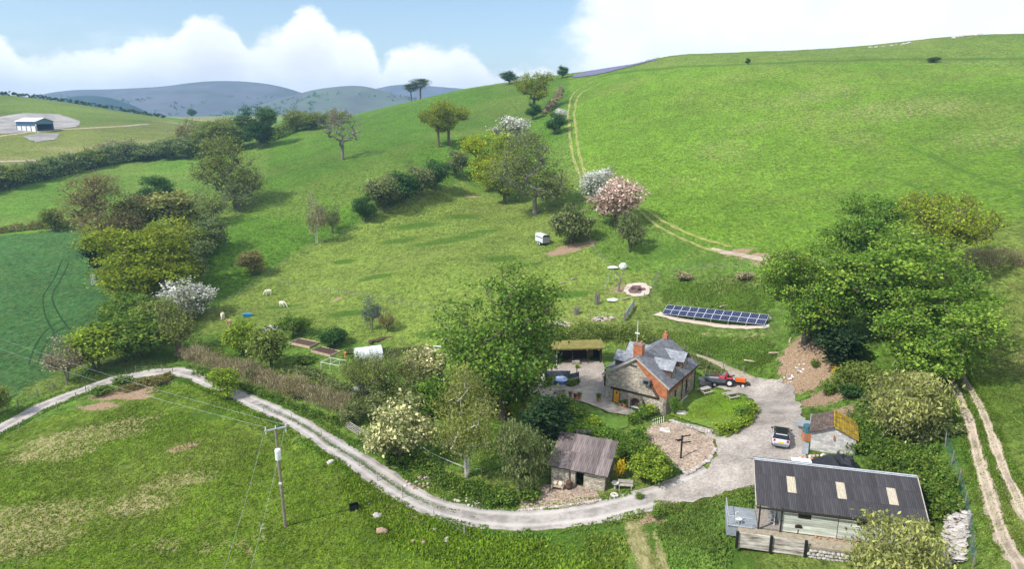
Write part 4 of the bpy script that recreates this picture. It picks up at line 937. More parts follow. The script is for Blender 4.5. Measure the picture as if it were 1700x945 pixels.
def cover_line(name, label, pp, d0, d1, n, ls, shade, hgt, seed):
    """grass leaning in over both edges of a lane or track"""
    rs = np.random.RandomState(seed); xy = np.array([tuple(P(a, b)[:2]) for a, b in pp]); sl_ = np.hypot(*np.diff(xy, axis=0).T); cum = np.r_[0, np.cumsum(sl_)]; s = rs.uniform(0, cum[-1], n)
    k = np.clip(np.searchsorted(cum, s)-1, 0, len(sl_)-1); dx = np.diff(xy[:, 0])[k]/sl_[k]; dy = np.diff(xy[:, 1])[k]/sl_[k]; o = rs.choice([-1, 1], n)*(d0+(d1-d0)*rs.rand(n)**1.0)
    x = np.interp(s, cum, xy[:, 0])-dy*o; y = np.interp(s, cum, xy[:, 1])+dx*o; m = fbm(x, y, 1.6, 3, seed)+np.clip((np.abs(o)-d0)/(d1-d0), 0, 1)*.3 > .5; x, y = x[m], y[m]; n = len(x)
    pos = np.stack([x, y, gz(x, y)+hgt*.35+.03], -1); nr = rs.normal(size=(n, 3)); nr[:, 2] = .35; ld = rs.normal(size=(n, 3))*.5+np.array([0, 0, 1.]); t = field_col(x, y)*(1.5*rs.uniform(.6, 1.35, n))[:, None]*np.array(shade)
    me = leaf_mesh(name, pos, nr, ls*rs.uniform(.6, 1.4, n), t, 'blade', .5, ld); q = bpy.data.objects.new(name, me); COL.objects.link(q); tag(q, label, 'grass', kind='stuff')
LANE = [(-40,735),(0,712),(60,680),(120,655),(185,632),(240,621),(290,617),(330,626),(380,648),(430,672),(480,695),(530,724),(580,757),(630,790),(680,822),(730,845),(790,859),(850,864),(920,861),(990,851),(1060,834)]
cover_line('verge_grass', 'grass overhanging both edges of the lane', LANE, 1.15, 2.3, 15000, .26, (.9,.95,.9), .25, 31)
cover_line('centre_grass', 'grass strip down the middle of the lane', LANE[9:17], 0., .28, 1600, .18, (.8,.85,.9), .12, 32)
cover_line('track_grass', 'grass along the ruts of the farm track', [(1567,597),(1592,660),(1614,720),(1628,780),(1650,850),(1680,920)], .35, 1.0, 6000, .2, (1,1,1), .2, 33)
cover_line('track_grass', 'grass along the far rut of the farm track', [(1582,597),(1612,650),(1641,710),(1662,770),(1690,830)], .32, .9, 5000, .2, (1,1,1), .2, 34)
def shrub(px, py, hpx, wpx, leaf, label, name='garden_shrub', kind=None, cat='shrub'):
    k = kind or rnd.choice(['shrub_a', 'shrub_b']); plant(k, leaf, 'bark', px, py, py-hpx, wpx, name, label, cat)
for a in [(820,690,38,40,'leaf_blue','blue grey rounded shrub right of the birch'),(806,672,40,36,'leaf_dark','dark shrub behind the blue grey one'),(857,700,34,20,'leaf_fresh','bright green conical shrub at the foot of the garden post','garden_shrub','cone'),
          (842,688,14,12,'leaf_yellow','yellow flowering shrub left of the garden post'),(876,688,18,14,'leaf_yellow','yellow flowering shrub right of the garden post'),(866,645,24,24,'leaf_red','dark red maple shrub by the gravel garden','red_shrub'),
          (1080,800,50,62,'leaf_fresh','large bright green rounded shrub right of the stone shed','garden_shrub','bush_a'),(1030,795,32,20,'leaf_yellow','tall yellow broom at the right end of the stone shed'),
          (1065,697,24,26,'leaf_ash','dark green shrub before the arched recess'),(1080,690,18,24,'leaf_fresh','light green shrub at the cottage corner'),(1050,706,20,20,'leaf_ash','round dark shrub left of the cottage gate'),
          (955,692,22,46,'leaf_fern','leafy rockery plants on the upper garden terrace'),(930,680,26,36,'leaf_ash','dark green shrub on the garden terrace'),(985,705,12,30,'leaf_fresh','low pale green rockery plant'),
          (1232,700,28,26,'leaf_ash','dark bush at the far right of the front lawn'),(942,638,10,22,'leaf_fern','clipped box right of the round tub','box_shrub'),(914,640,14,8,'leaf_fern','clipped box left of the round tub','box_shrub'),
          (958,612,8,9,'leaf_fresh','green plant in the white trough under the shelter'),(1007,634,12,14,'leaf_fern','bushy plant at the left corner of the cottage'),
          (1135,465,14,34,'leaf_brown','low brown bush on the bank above the solar panels'),(1235,464,12,30,'leaf_brown','low dark brown bush right of the other brown bush on the bank'),(1375,655,22,30,'leaf_fern','green shrub on the earth bank'),(1410,662,24,40,'leaf_dark','dark cotoneaster below the earth bank'),(1390,625,16,22,'leaf_yellow','yellow gorse on the earth bank'),
          (1440,690,24,46,'leaf_fern','broad green bramble right of the earth bank'),(590,620,30,44,'leaf_fern','leafy plants left of the cold frame'),(505,604,12,34,'leaf_fern','plants in front of the lower raised bed'),(700,650,28,34,'leaf_dark','dark shrub beside the timber shelter'),
          (740,690,22,30,'leaf_fern','green shrub under the ash by the timber shelter'),(790,640,30,30,'leaf_dark','dark shrub under the left side of the ash'),(885,600,40,50,'leaf_fern','leafy shrub right of the ash trunk'),(905,580,30,50,'leaf_olive','olive shrub behind the garden shelter'),
          (1062,828,10,16,'leaf_fern','small clump at the verge below the stone shed'),(880,832,20,40,'leaf_fern','green clump between the willow and the forecourt'),(835,835,26,50,'leaf_fern','green bank clump under the willow'),(1120,690,30,18,'leaf_ash','ivy bush climbing the near corner of the cottage','ivy','cone'),
          (1352,610,14,16,'leaf_fern','small green clump on the bare earth'),(1090,860,16,24,'leaf_fern','grassy clump at the field gateway'),(205,640,16,30,'leaf_fern','weedy clump on the earth bank by the lane'),(170,655,14,36,'leaf_fern','second weedy clump on the earth bank by the lane'),(265,640,16,24,'leaf_bronze','brown brush heap at the lane bend','brush_heap')]: shrub(*a)

def cover(name, label, cat, poly, n, ls, shade, hgt=.35, seed=1, zo=0.):
    """rough grass and weeds: many small blades standing on the ground"""
    rs = np.random.RandomState(seed); pl = wpoly(poly); xs = [p[0] for p in pl]; ys = [p[1] for p in pl]
    x = rs.uniform(min(xs), max(xs), n*3); y = rs.uniform(min(ys), max(ys), n*3); ed = seg_dist(x, y, pl+pl[:1]); m = inside(x, y, pl)&(fbm(x, y, 5, 3, seed)+np.clip(ed/3, 0, 1)*.35 > rs.uniform(.35, .85, len(x))); x = x[m][:n]; y = y[m][:n]; k = len(x)
    z = gz(x, y); pos = np.stack([x, y, z+hgt*.35+zo], -1); nr = rs.normal(size=(k, 3)); nr[:, 2] = .35; ld = rs.normal(size=(k, 3))*.4+np.array([0, 0, 1.])
    b = (.7+.8*fbm(x, y, 2.5, 3, seed+5))*rs.uniform(.75, 1.3, k); t = field_col(x, y)*b[:, None]*1.5*np.array(shade); dd = rs.rand(k) < .12; t[dd] = t[dd]*.5+np.array((.12, .11, .04))
    me = leaf_mesh(name, pos, nr, ls*rs.uniform(.6, 1.4, k), t, 'blade', .5, ld); o = bpy.data.objects.new(name, me); COL.objects.link(o); tag(o, label, cat, kind='stuff')
cover('rough_grass', 'rough grass on the bank below the lane', 'grass', [(560,775),(680,850),(800,885),(1040,885),(1040,960),(760,960),(640,900),(560,820)], 15000, .34, (1,1,1), .4, 1)
cover('rough_grass', 'rough grass left of the long barn', 'grass', [(1085,880),(1150,845),(1250,812),(1250,860),(1215,890),(1215,960),(1120,960)], 9000, .36, (.8,.95,.9), .45, 2)
cover('rough_grass', 'verge grass beside the lane', 'grass', [(300,600),(400,630),(560,715),(600,745),(590,735),(480,680),(380,632),(290,606),(120,640),(0,690),(0,670),(120,620)], 6000, .3, (.8,.95,.9), .35, 3)
cover('rough_grass', 'rough grass on the slope below the solar panels', 'grass', [(1090,545),(1270,555),(1300,600),(1240,622),(1170,590),(1080,560)], 9000, .3, (1,1,1), .3, 4)
cover('rough_grass', 'tussocky grass above the solar panels', 'grass', [(1100,465),(1260,462),(1290,510),(1270,520),(1100,502)], 7000, .34, (1,1,1), .3, 5)
cover('rough_grass', 'verge grass along the lower side of the lane', 'grass', [(330,640),(440,690),(560,768),(690,845),(690,870),(560,800),(430,720),(330,680),(240,650),(250,632)], 9000, .34, (.8,.95,.9), .4, 6)
cover('lawn_grass', 'long grass of the front lawn', 'grass', [(1112,692),(1150,654),(1185,650),(1212,657),(1236,664),(1245,677),(1236,700),(1212,716),(1190,714),(1150,702)], 9000, .2, (1.5,1.35,1), .12, 9, .14)
cover('lawn_grass', 'long grass of the garden lawn round the birch', 'grass', [(690,740),(730,690),(800,680),(870,690),(880,720),(850,770),(790,790),(720,775)], 9000, .2, (1.1,1.1,1), .15, 10, .05)
cover('yard_weeds', 'grass creeping in round the yard and lane edges', 'grass', [(1085,832),(1145,838),(1200,820),(1258,806),(1262,830),(1180,860),(1085,852)], 3500, .28, (1,1,1), .25, 11)
cover('meadow_grass', 'meadow grass in the near field', 'grass', [(-40,960),(-40,760),(240,665),(420,720),(560,800),(680,900),(740,960)], 26000, .26, (1,1,1), .2, 7)
cover('meadow_grass', 'meadow grass beside the farm track', 'grass', [(1560,945),(1560,640),(1580,560),(1720,560),(1720,960)], 16000, .22, (1,1,1), .16, 8)

def far_woods(name, label, spots, n, size, seed):
    rs = np.random.RandomState(seed); pos = []
    for hl in [o for o in COL.objects if o.name.startswith('hills')][:2]:
        V = np.array([v.co[:] for v in hl.data.vertices]); m = (V[:, 1] < V[:, 1].mean()-60)&(V[:, 2] < 85)&(V[:, 2] > 30); V = V[m]
        m = fbm(V[:, 0], V[:, 1]*2.2, 120, 3, seed) > .54; V = V[m]
        if len(V) == 0: continue
        c = V[rs.randint(0, len(V), n)]+rs.normal(size=(n, 3))*np.array([9, 9, .5]); pos.append(c)
    if not pos: return
    c = np.repeat(np.concatenate(pos), 9, 0); k = len(c); p = c+rs.normal(size=c.shape)*np.array([3, 3, 2.0])+np.array([0, 0, 3.])
    me = leaf_mesh(name, p, rs.normal(size=p.shape)+np.array([0, -.5, .6]), size*rs.uniform(.6, 1.4, k), tint_of(rs, k//9, 9), 'leaf_dark', .8); o = bpy.data.objects.new(name, me); COL.objects.link(o); tag(o, label, 'woods', kind='stuff')
far_woods('far_woods', 'dark copses and hedges on the distant hills', None, 150, 3.6, 3)
# ------------------------------------------------------------------ building materials
pm('stone_wall', (.62,.55,.45), (.32,.275,.215), 2.2, .95, 0, c3=(.70,.65,.55), detail=6, rows=(.42,.17,.018,.42,.9))
pm('stone_dark', (.33,.29,.235), (.15,.13,.105), 2.4, .95, 0, c3=(.43,.39,.33), detail=6, rows=(.40,.18,.022,.38,.9))
pm('brick', (.48,.19,.085), (.34,.115,.055), 2.0, .9, 0, rows=(.23,.078,.010,.95,.4))
pm('slate', (.205,.215,.245), (.115,.12,.14), 1.3, .5, 0, c3=(.27,.28,.305), detail=6, rows=(.30,.20,.010,.50,.6), spec=.45)
pm('slate_pale', (.275,.295,.33), (.17,.185,.21), 1.5, .5, 0, c3=(.35,.37,.40), rows=(.30,.20,.010,.55,.5), spec=.5)
pm('bargeboard', (.46,.42,.38), (.34,.30,.27), 3, .8)
pm('timber_dark', (.045,.034,.028), (.028,.022,.018), 4, .8)
pm('timber_brown', (.13,.075,.05), (.075,.045,.03), 5, .85)
pm('black_paint', (.018,.018,.020), (.012,.012,.013), 4, .5)
pm('glass_dark', (.020,.024,.030), (.012,.014,.018), 2, .12, spec=.6)
pm('door_yellow', (.78,.38,.035), (.66,.30,.025), 6, .55, stretch=(4,1,.4))
pm('terracotta', (.50,.22,.11), (.38,.16,.08), 5, .85)
pm('render_white', (.60,.57,.53), (.47,.44,.40), 1.6, .9, .3, c3=(.66,.63,.60))
pm('block_white', (.56,.54,.51), (.44,.42,.40), 2.2, .9, 0, c3=(.63,.61,.59), rows=(.45,.22,.012,.72,.5))
pm('rust_sheet', (.225,.19,.185), (.14,.11,.105), 1.4, .6, .1, objrand=.38, c3=(.40,.38,.39), stretch=(3,.6,1))
pm('tin_dark', (.062,.060,.066), (.036,.034,.038), .8, .65, .1, objrand=.20, c3=(.10,.095,.095), detail=8, stretch=(2.5,.5,1))
pm('rooflight', (.50,.45,.36), (.36,.32,.24), 2.5, .5, detail=7)
pm('plank_green', (.60,.625,.545), (.36,.38,.31), 1.3, .85, .2, objrand=.24, c3=(.68,.69,.63), detail=7, stretch=(.4,1,3))
pm('plank_white', (.66,.62,.56), (.14,.10,.075), 1.5, .9, .3, objrand=.10, c3=(.74,.71,.66), stretch=(.35,1,2.6), detail=7)
pm('shingle_brown', (.155,.115,.095), (.085,.062,.052), 2.5, .9, 0, c3=(.21,.165,.14), rows=(.4,.26,.012,.45,.6))
pm('shingle_moss', (.44,.31,.02), (.20,.13,.03), 1.6, .95, 0, c3=(.53,.40,.03), detail=7, rows=(.4,.26,.012,.5,.6))
pm('galv', (.50,.53,.56), (.40,.43,.46), 3, .45, metal=.3)
pm('steel_blue', (.045,.11,.20), (.035,.09,.165), 3, .5)
pm('steel_teal', (.10,.20,.24), (.07,.15,.19), 3, .5)
pm('white_paint', (.74,.74,.73), (.62,.62,.61), 4, .5)
pm('metal_white', (.78,.80,.82), (.66,.68,.70), 1.5, .45, metal=.1)
pm('wood_grey', (.40,.37,.33), (.27,.245,.215), 3, .9, .2, objrand=.12)
pm('wood_raw', (.50,.40,.29), (.36,.28,.20), 3, .9, .2, objrand=.15)
pm('wood_post', (.27,.23,.19), (.16,.135,.11), 4, .95)
pm('rubber', (.022,.022,.023), (.015,.015,.015), 6, .85)
pm('soil', (.10,.065,.045), (.055,.036,.026), 4, .98, .6)
pm('ash', (.20,.13,.11), (.10,.06,.055), 2, .98, .5)
pm('plastic_sheet', (.70,.73,.76), (.50,.53,.56), 1.2, .35, .3)
pm('tarp_black', (.030,.034,.042), (.018,.02,.026), 1.5, .4, .6)
pm('blue_plastic', (.05,.27,.55), (.04,.20,.44), 3, .4)
pm('tub_blue', (.10,.16,.34), (.07,.11,.24), 3, .4)
pm('tub_cover', (.36,.43,.66), (.28,.35,.58), 3, .5)
pm('tank_green', (.06,.16,.19), (.04,.11,.14), 3, .5)
pm('rock', (.52,.49,.45), (.30,.27,.25), 2.5, .95, .5, objrand=.22, c3=(.62,.59,.55))
pm('rock_rust', (.42,.24,.15), (.30,.26,.22), 2.5, .95, .5)
pm('turf_roof', (.24,.19,.06), (.12,.13,.03), 2, .95, .6, c3=(.33,.25,.07))
pm('panel_cell', (.020,.026,.072), (.014,.018,.052), 3, .18, spec=.6)
pm('panel_frame', (.52,.55,.60), (.44,.47,.52), 3, .4, metal=.3)

def corr_sheet(w, l, pitch, amp, nl=1):
    """corrugated sheet: x across, y down the slope, centred on x, from y=0 to y=l"""
    n = max(2, int(round(w/pitch)))*4; V = []; Fc = []
    for j in range(nl+1):
        for i in range(n+1): V.append((-w/2+w*i/n, l*j/nl, amp*math.sin(2*math.pi*i/4+.4)))
    for j in range(nl):
        for i in range(n): a = j*(n+1)+i; Fc.append((a, a+1, a+n+2, a+n+1))
    me = bpy.data.meshes.new('roof_sheet'); me.from_pydata(V, [], Fc); me.update(); return me
def place(o, M): o.matrix_basis = M; return o
def frame_M(o, x, y):
    """matrix with origin o, local x and y directions"""
    o, x, y = Vector(o), Vector(x).normalized(), Vector(y).normalized(); z = x.cross(y).normalized(); y = z.cross(x)
    M = Matrix((x, y, z)).transposed().to_4x4(); M.translation = o; return M

# ------------------------------------------------------------------ the cottage
def cottage():
    b = Pz(1053.5, 677.5, .3); z0 = g(b.x, b.y)-.15; z0 = .2
    t = thing('cottage', 'stone and brick cottage with slate roof, four dormers and yellow door', 'house', (b.x, b.y, z0), R(-34.2))
    W2, Ln, E, A = 4.1, 9.7, 3.85, 6.65
    k = (A-E)/W2
    # walls: gable wall with recessed doorway, built round the opening
    m = MB(); dx0, dx1, dz = -3.05, -2.05, 1.98
    th = .45
    def slab(poly, y0=0., y1=th): m.prism(poly, y0, y1)
    slab([(-W2, -.6), (dx0, -.6), (dx0, dz), (-W2, dz)]); slab([(dx1, -.6), (W2, -.6), (W2, dz), (dx1, dz)])
    slab([(-W2, dz), (W2, dz), (W2, E), (0, A), (-W2, E)])
    m.build('gable_wall', 'stone_wall', t)
    m = MB(); m.prism([(-W2, -.6), (W2, -.6), (W2, E), (0, A), (-W2, E)], Ln-.45, Ln); m.box((-W2+.225, Ln/2, E/2-.3), (.45, Ln-.9, E+.6)); m.build('back_wall', 'stone_wall', t)
    # right wall, stone below, brick above, with window openings
    wins = [(3.0, .75, .95, 2.45), (6.9, .8, .85, 2.55)]
    m = MB(); ys = [.45]+[v for y, w, a, c in wins for v in (y-w/2, y+w/2)]+[Ln-.45]
    x = W2-.225
    for i in range(0, len(ys), 2): m.box((x, (ys[i]+ys[i+1])/2, 1.0), (.45, ys[i+1]-ys[i], 3.2))
    for y, w, a, c in wins: m.box((x, y, (a-.6)/2), (.45, w, a+.6)); m.box((x, y, (c+2.6)/2), (.45, w, 2.6-c)) if c < 2.6 else None
    m.build('side_wall', 'stone_wall', t)
    m = MB(); m.box((x, Ln/2, (2.6+E)/2), (.452, Ln-.9, E-2.6)); m.build('brick_course', 'brick', t, label='orange brick band under the right eaves')
    for y, w, a, c in wins:
        f = MB(); X = W2-.14
        for s in (-1, 1): f.box((X, y+s*(w/2-.04), (a+c)/2), (.08, .08, c-a))
        f.box((X, y, a+.04), (.08, w, .08)); f.box((X, y, c-.04), (.08, w, .08)); f.box((X, y, (a+c)/2), (.06, .05, c-a))
        fo = f.build('window', 'timber_dark', t); MB().box((X-.05, y, (a+c)/2), (.03, w, c-a)).build('pane', 'glass_dark', fo)
        MB().box((W2+.04, y, a-.05), (.2, w+.2, .1)).build('sill', 'slate', fo)
    # brick dressings on the gable
    m = MB(); y = -.03
    m.prism([(W2-1.6, 2.5), (W2-.004, 2.2), (W2-.004, E-.02), (.25, A-.22), (-.2, A-.45), (1.35, E+.75)], y, 0.0); m.build('gable_brick', 'brick', t, label='orange brick triangle on the right of the gable')
    m = MB().prism([(W2-.5, .0), (W2+.004, .0), (W2+.004, 2.2), (W2-.35, 2.2)], -.035, 0.0); m.build('quoin', 'stone_dark', t)
    m = MB(); m.beam((-3.35, -.06, 2.10), (3.1, -.06, 2.10), .16, .20); m.build('lintel_beam', 'timber_dark', t)
    m = MB(); m.beam((1.95, -.12, 3.75), (3.05, -.12, 2.25), .20, .30); m.build('brace', 'timber_brown', t)
    hd = MB(); hd.box((1.55, -.28, 4.05), (.95, .56, .62), ry=.05); ho = hd.build('window_hood', 'slate', t); MB().box((1.55, -.57, 4.02), (.6, .02, .4)).build('pane', 'glass_dark', ho)
    MB().box((W2*0-.35, -.05, 5.62), (.85, .1, .12)).build('gable_ledge', 'timber_dark', t)
    # door in its recess
    d = MB(); n = 5; w = (dx1-dx0-.16)/n
    for i in range(n): d.box((dx0+.08+w*(i+.5), .07, .93), (w-.012, .06, 1.86))
    do = d.build('door', 'door_yellow', t); MB().box(((dx0+dx1)/2, .035, 1.52), (.16, .02, .26)).build('door_light', 'glass_dark', do); MB().ball((dx1-.2, .02, .95), .05).build('handle', 'black_paint', do)
    f = MB(); f.box((dx0+.035, .1, .95), (.07, .26, 2.0)); f.box((dx1-.035, .1, .95), (.07, .26, 2.0)); f.box(((dx0+dx1)/2, .1, 1.92), (dx1-dx0-.14, .26, .08)); f.build('door_frame', 'timber_dark', t)
    # arched stone recess with a bench
    m = MB(); cx, r, ri, zc = .35, .95, .70, 1.0; seg = 14
    for y0, y1 in ((-.62, 0.0),):
        for i in range(seg):
            a0, a1 = math.pi*i/seg, math.pi*(i+1)/seg
            m.prism([(cx+ri*math.cos(a0), zc+ri*math.sin(a0)), (cx+r*math.cos(a0), zc+r*math.sin(a0)), (cx+r*math.cos(a1), zc+r*math.sin(a1)), (cx+ri*math.cos(a1), zc+ri*math.sin(a1))], y0, y1)
        for s in (-1, 1): m.box((cx+s*(r+ri)/2, -.31, zc/2-.2), (r-ri, .62, zc+.4))
    ao = m.build('porch_arch', 'stone_dark', t); MB().prism([(cx+ri*math.cos(math.pi*i/12), zc+ri*math.sin(math.pi*i/12)) for i in range(13)]+[(cx-ri, 0), (cx+ri, 0)], -.06, -.02).build('arch_back', 'timber_brown', ao)
    be = MB().box((cx, -.35, .38), (1.3, .4, .06)); be.box((cx-.5, -.35, .18), (.08, .35, .36)); be.box((cx+.5, -.35, .18), (.08, .35, .36)); be.build('bench_seat', 'plastic_sheet', ao)
    # roof slopes, with overhang
    ov, gb = .38, .28; th = .13
    nx, nz = k/math.hypot(1, k), 1/math.hypot(1, k)
    for s, nm in ((1, 'roof'), (-1, 'roof')):
        e = W2+ov; poly = [(0, A+.06), (s*e, A+.06-k*e), (s*(e+nx*th), A+.06-k*e+nz*th), (0, A+.06+th/nz)]
        if s < 0: poly = poly[::-1]
        m = MB().prism(poly, -gb, Ln+gb); ro = m.build(nm, 'slate', t)
        bb = MB(); bb.beam((0, -gb-.02, A+.10), (s*e, -gb-.02, A+.10-k*e), .05, .22); bb.build('bargeboard', 'bargeboard', ro)
        gu = MB().cyl((s*(e+.04), -gb, A-k*e+.02), (s*(e+.04), Ln+gb, A-k*e+.02), .07, n=8); gu.build('gutter', 'black_paint', ro)
    MB().prism([(-.16, A+.14), (0, A+.28), (.16, A+.14)], -gb-.01, Ln+gb+.01).build('ridge_tiles', 'slate_pale', t)
    for y in (5.0, Ln-.1): MB().cyl((W2+.10, y, -.2), (W2+.10, y, E-.1), .05, n=7).build('downpipe', 'black_paint', t)
    # dormers
    def dormer(s, y):
        wd, zr, xf, ze = 1.9, 6.15, 3.8, 5.35; r = MB(); x_in = (A-zr)/k; x_e = (A-ze)/k
        front = s*xf
        d0 = MB()  # cheeks and front
        for q in (-1, 1):
            d0.add([(s*x_e, y+q*wd/2, ze), (front, y+q*wd/2, ze), (front, y+q*wd/2, A-k*xf), (s*x_e, y+q*wd/2*.98, ze-.02)], [(0, 1, 2, 3)] if q*s > 0 else [(3, 2, 1, 0)])
        d0.add([(front, y-wd/2, A-k*xf), (front, y+wd/2, A-k*xf), (front, y+wd/2, ze), (front, y, zr-.08), (front, y-wd/2, ze)], [(0, 1, 2, 3, 4)])
        do_ = d0.build('dormer', 'timber_brown', t)
        fo = s*(xf+.25)
        for q in (-1, 1):
            p0 = (s*x_in, y, zr); p1 = (fo, y, zr); p2 = (fo, y+q*(wd/2+.2), ze-.18); p3 = (s*x_e*1.03, y+q*(wd/2+.2), ze-.18)
            up = Vector((0, 0, .09)); V = [Vector(p) for p in (p0, p1, p2, p3)]; V += [v+up for v in V]
            rf = MB().add([tuple(v) for v in V], [(3, 2, 1, 0), (4, 5, 6, 7), (0, 1, 5, 4), (1, 2, 6, 5), (2, 3, 7, 6), (3, 0, 4, 7)]); rf.build('dormer_roof', 'slate_pale', do_)
        w = MB()
        for q in (-1, 0, 1): w.box((front+s*.03, y+q*.5, (A-k*xf+ze)/2+.02), (.06, .07, ze-(A-k*xf)-.1))
        w.box((front+s*.03, y, A-k*xf+.12), (.06, 1.1, .08)); w.box((front+s*.03, y, ze-.05), (.06, 1.1, .08)); wo = w.build('dormer_window', 'white_paint', do_)
        MB().box((front+s*.012, y, (A-k*xf+ze)/2), (.02, 1.0, ze-(A-k*xf)-.15)).build('pane', 'glass_dark', wo)
        bb = MB(); [bb.beam((fo+s*.01, y, zr+.04), (fo+s*.01, y+q*(wd/2+.2), ze-.14), .05, .14) for q in (-1, 1)]; bb.build('dormer_barge', 'black_paint', do_)
    for s in (1, -1):
        for y in (2.9, 6.7): dormer(s, y)
    # chimneys
    m = MB().box((-.35, 1.35, 6.9), (1.15, .85, 2.3)); m.box((-.35, 1.35, 8.0), (1.30, 1.0, .14)); c = m.build('chimney', 'brick', t)
    MB().box((-.35, 1.35, 8.12), (1.2, .9, .1)).build('chimney_cap', 'slate_pale', c)
    for q in (-.28, .28): MB().cyl((-.35+q, 1.35, 8.1), (-.35+q, 1.35, 8.55), .15, .12, 9).build('chimney_pot', 'terracotta', c)
    m = MB().box((0, Ln-.5, 6.9), (.62, .62, .8)); c = m.build('chimney', 'brick', t); MB().cyl((0, Ln-.5, 7.3), (0, Ln-.5, 7.75), .17, .14, 9).build('chimney_pot', 'terracotta', c)
    # lean-to porch on the left side
    m = MB(); m.add([(-W2-.2, 3.6, 3.75), (-W2-.2, 7.2, 3.75), (-W2-2.1, 7.2, 2.75), (-W2-2.1, 3.6, 2.75)], [(0, 1, 2, 3)]); m.add([(-W2-.2, 3.6, 3.86), (-W2-.2, 7.2, 3.86), (-W2-2.15, 7.2, 2.84), (-W2-2.15, 3.6, 2.84)], [(3, 2, 1, 0)]); po = m.build('porch_roof', 'slate', t)
    for y in (3.75, 5.4, 7.05): MB().box((-W2-1.95, y, 1.3), (.14, .14, 2.9)).build('porch_post', 'timber_dark', t)
    MB().box((-W2-.9, 5.4, 1.1), (1.6, 3.2, 2.6)).build('porch_wall', 'timber_dark', t)
    # aerial mast
    m = MB().cyl((-1.2, 2.6, 5.9), (-1.2, 2.6, 10.6), .045, n=6); m.beam((-1.5, 2.6, 9.0), (-.9, 2.6, 9.0), .16, .12); m.build('aerial_mast', 'metal_white', t)
    # stone bench plinth against the right wall
    MB().box((W2+.35, 4.4, .25), (.5, 5.2, .35)).build('plinth', 'render_white', t)
    return t
house = cottage()

# ------------------------------------------------------------------ the stone shed
def stone_shed():
    a = Pz(915, 802, -1.); z0 = -1.05; t = thing('stone_shed', 'low stone shed with rusty corrugated roof beside the lane', 'shed', (a.x, a.y, z0), R(-21.5))
    L_, D_, E, K = 5.6, 3.9, 2.15, 3.55       # front eave low, back high (mono pitch towards the camera)
    m = MB(); d0, d1 = 2.55, 3.45
    m.box((d0/2, .22, E/2-.3), (d0, .44, E+.6)); m.box(((d1+L_)/2, .22, E/2-.3), (L_-d1, .44, E+.6)); m.box(((d0+d1)/2, .22, E-.12), (d1-d0, .40, .24))
    m.build('front_wall', 'stone_wall', t)
    for x, nm in ((.22, 'side_wall'), (L_-.22, 'side_wall')):
        m = MB(); m.add([(x-.22, .44, -.6), (x+.22, .44, -.6), (x+.22, D_, -.6), (x-.22, D_, -.6), (x-.22, .44, E+.1), (x+.22, .44, E+.1), (x+.22, D_, K-.1), (x-.22, D_, K-.1)], [(0,3,2,1),(4,5,6,7),(0,1,5,4),(1,2,6,5),(2,3,7,6),(3,0,4,7)]); m.build(nm, 'stone_dark', t)
    MB().box((L_/2, D_-.2, K/2-.3), (L_-.9, .4, K+.4)).build('back_wall', 'stone_dark', t)
    MB().box((L_/2, D_/2, .02), (L_-.9, D_-.8, .06)).build('floor', 'soil', t)
    sl = math.hypot(D_+.7, (K-E)*(D_+.7)/D_); y0 = -.38; zf = E+.10-.38*(K-E)/D_; up = Vector((0, D_, K-E)).normalized()
    n = 10; w = (L_+.7)/n; me = corr_sheet(w+.05, sl/2+.12, .21, .036)
    me.materials.append(MATS['rust_sheet'])
    for r in range(2):
        for i in range(n):
            o = bpy.data.objects.new('roof_sheet', me); COL.objects.link(o); o.parent = t
            p = Vector((-.35+w*(i+.5)+rnd.uniform(-.02, .02), y0, zf))+up*(r*(sl/2-.06)+rnd.uniform(-.04, .04)); p.z += .03+.028*r+.006*(i % 2)
            place(o, frame_M(p, (1, rnd.uniform(-.008, .008), 0), up))
    MB().beam((-.3, -.3, zf-.03), (L_+.3, -.3, zf-.03), .1, .12).build('eaves_board', 'timber_dark', t)
    MB().cyl((2.0, -.08, .6), (2.0, -.08, E), .04, n=6).build('downpipe', 'black_paint', t)
    return t
shed = stone_shed()
def loc_on(o, x, y, z=0):
    """world point from a building's own coordinates"""
    return o.matrix_basis @ Vector((x, y, z))

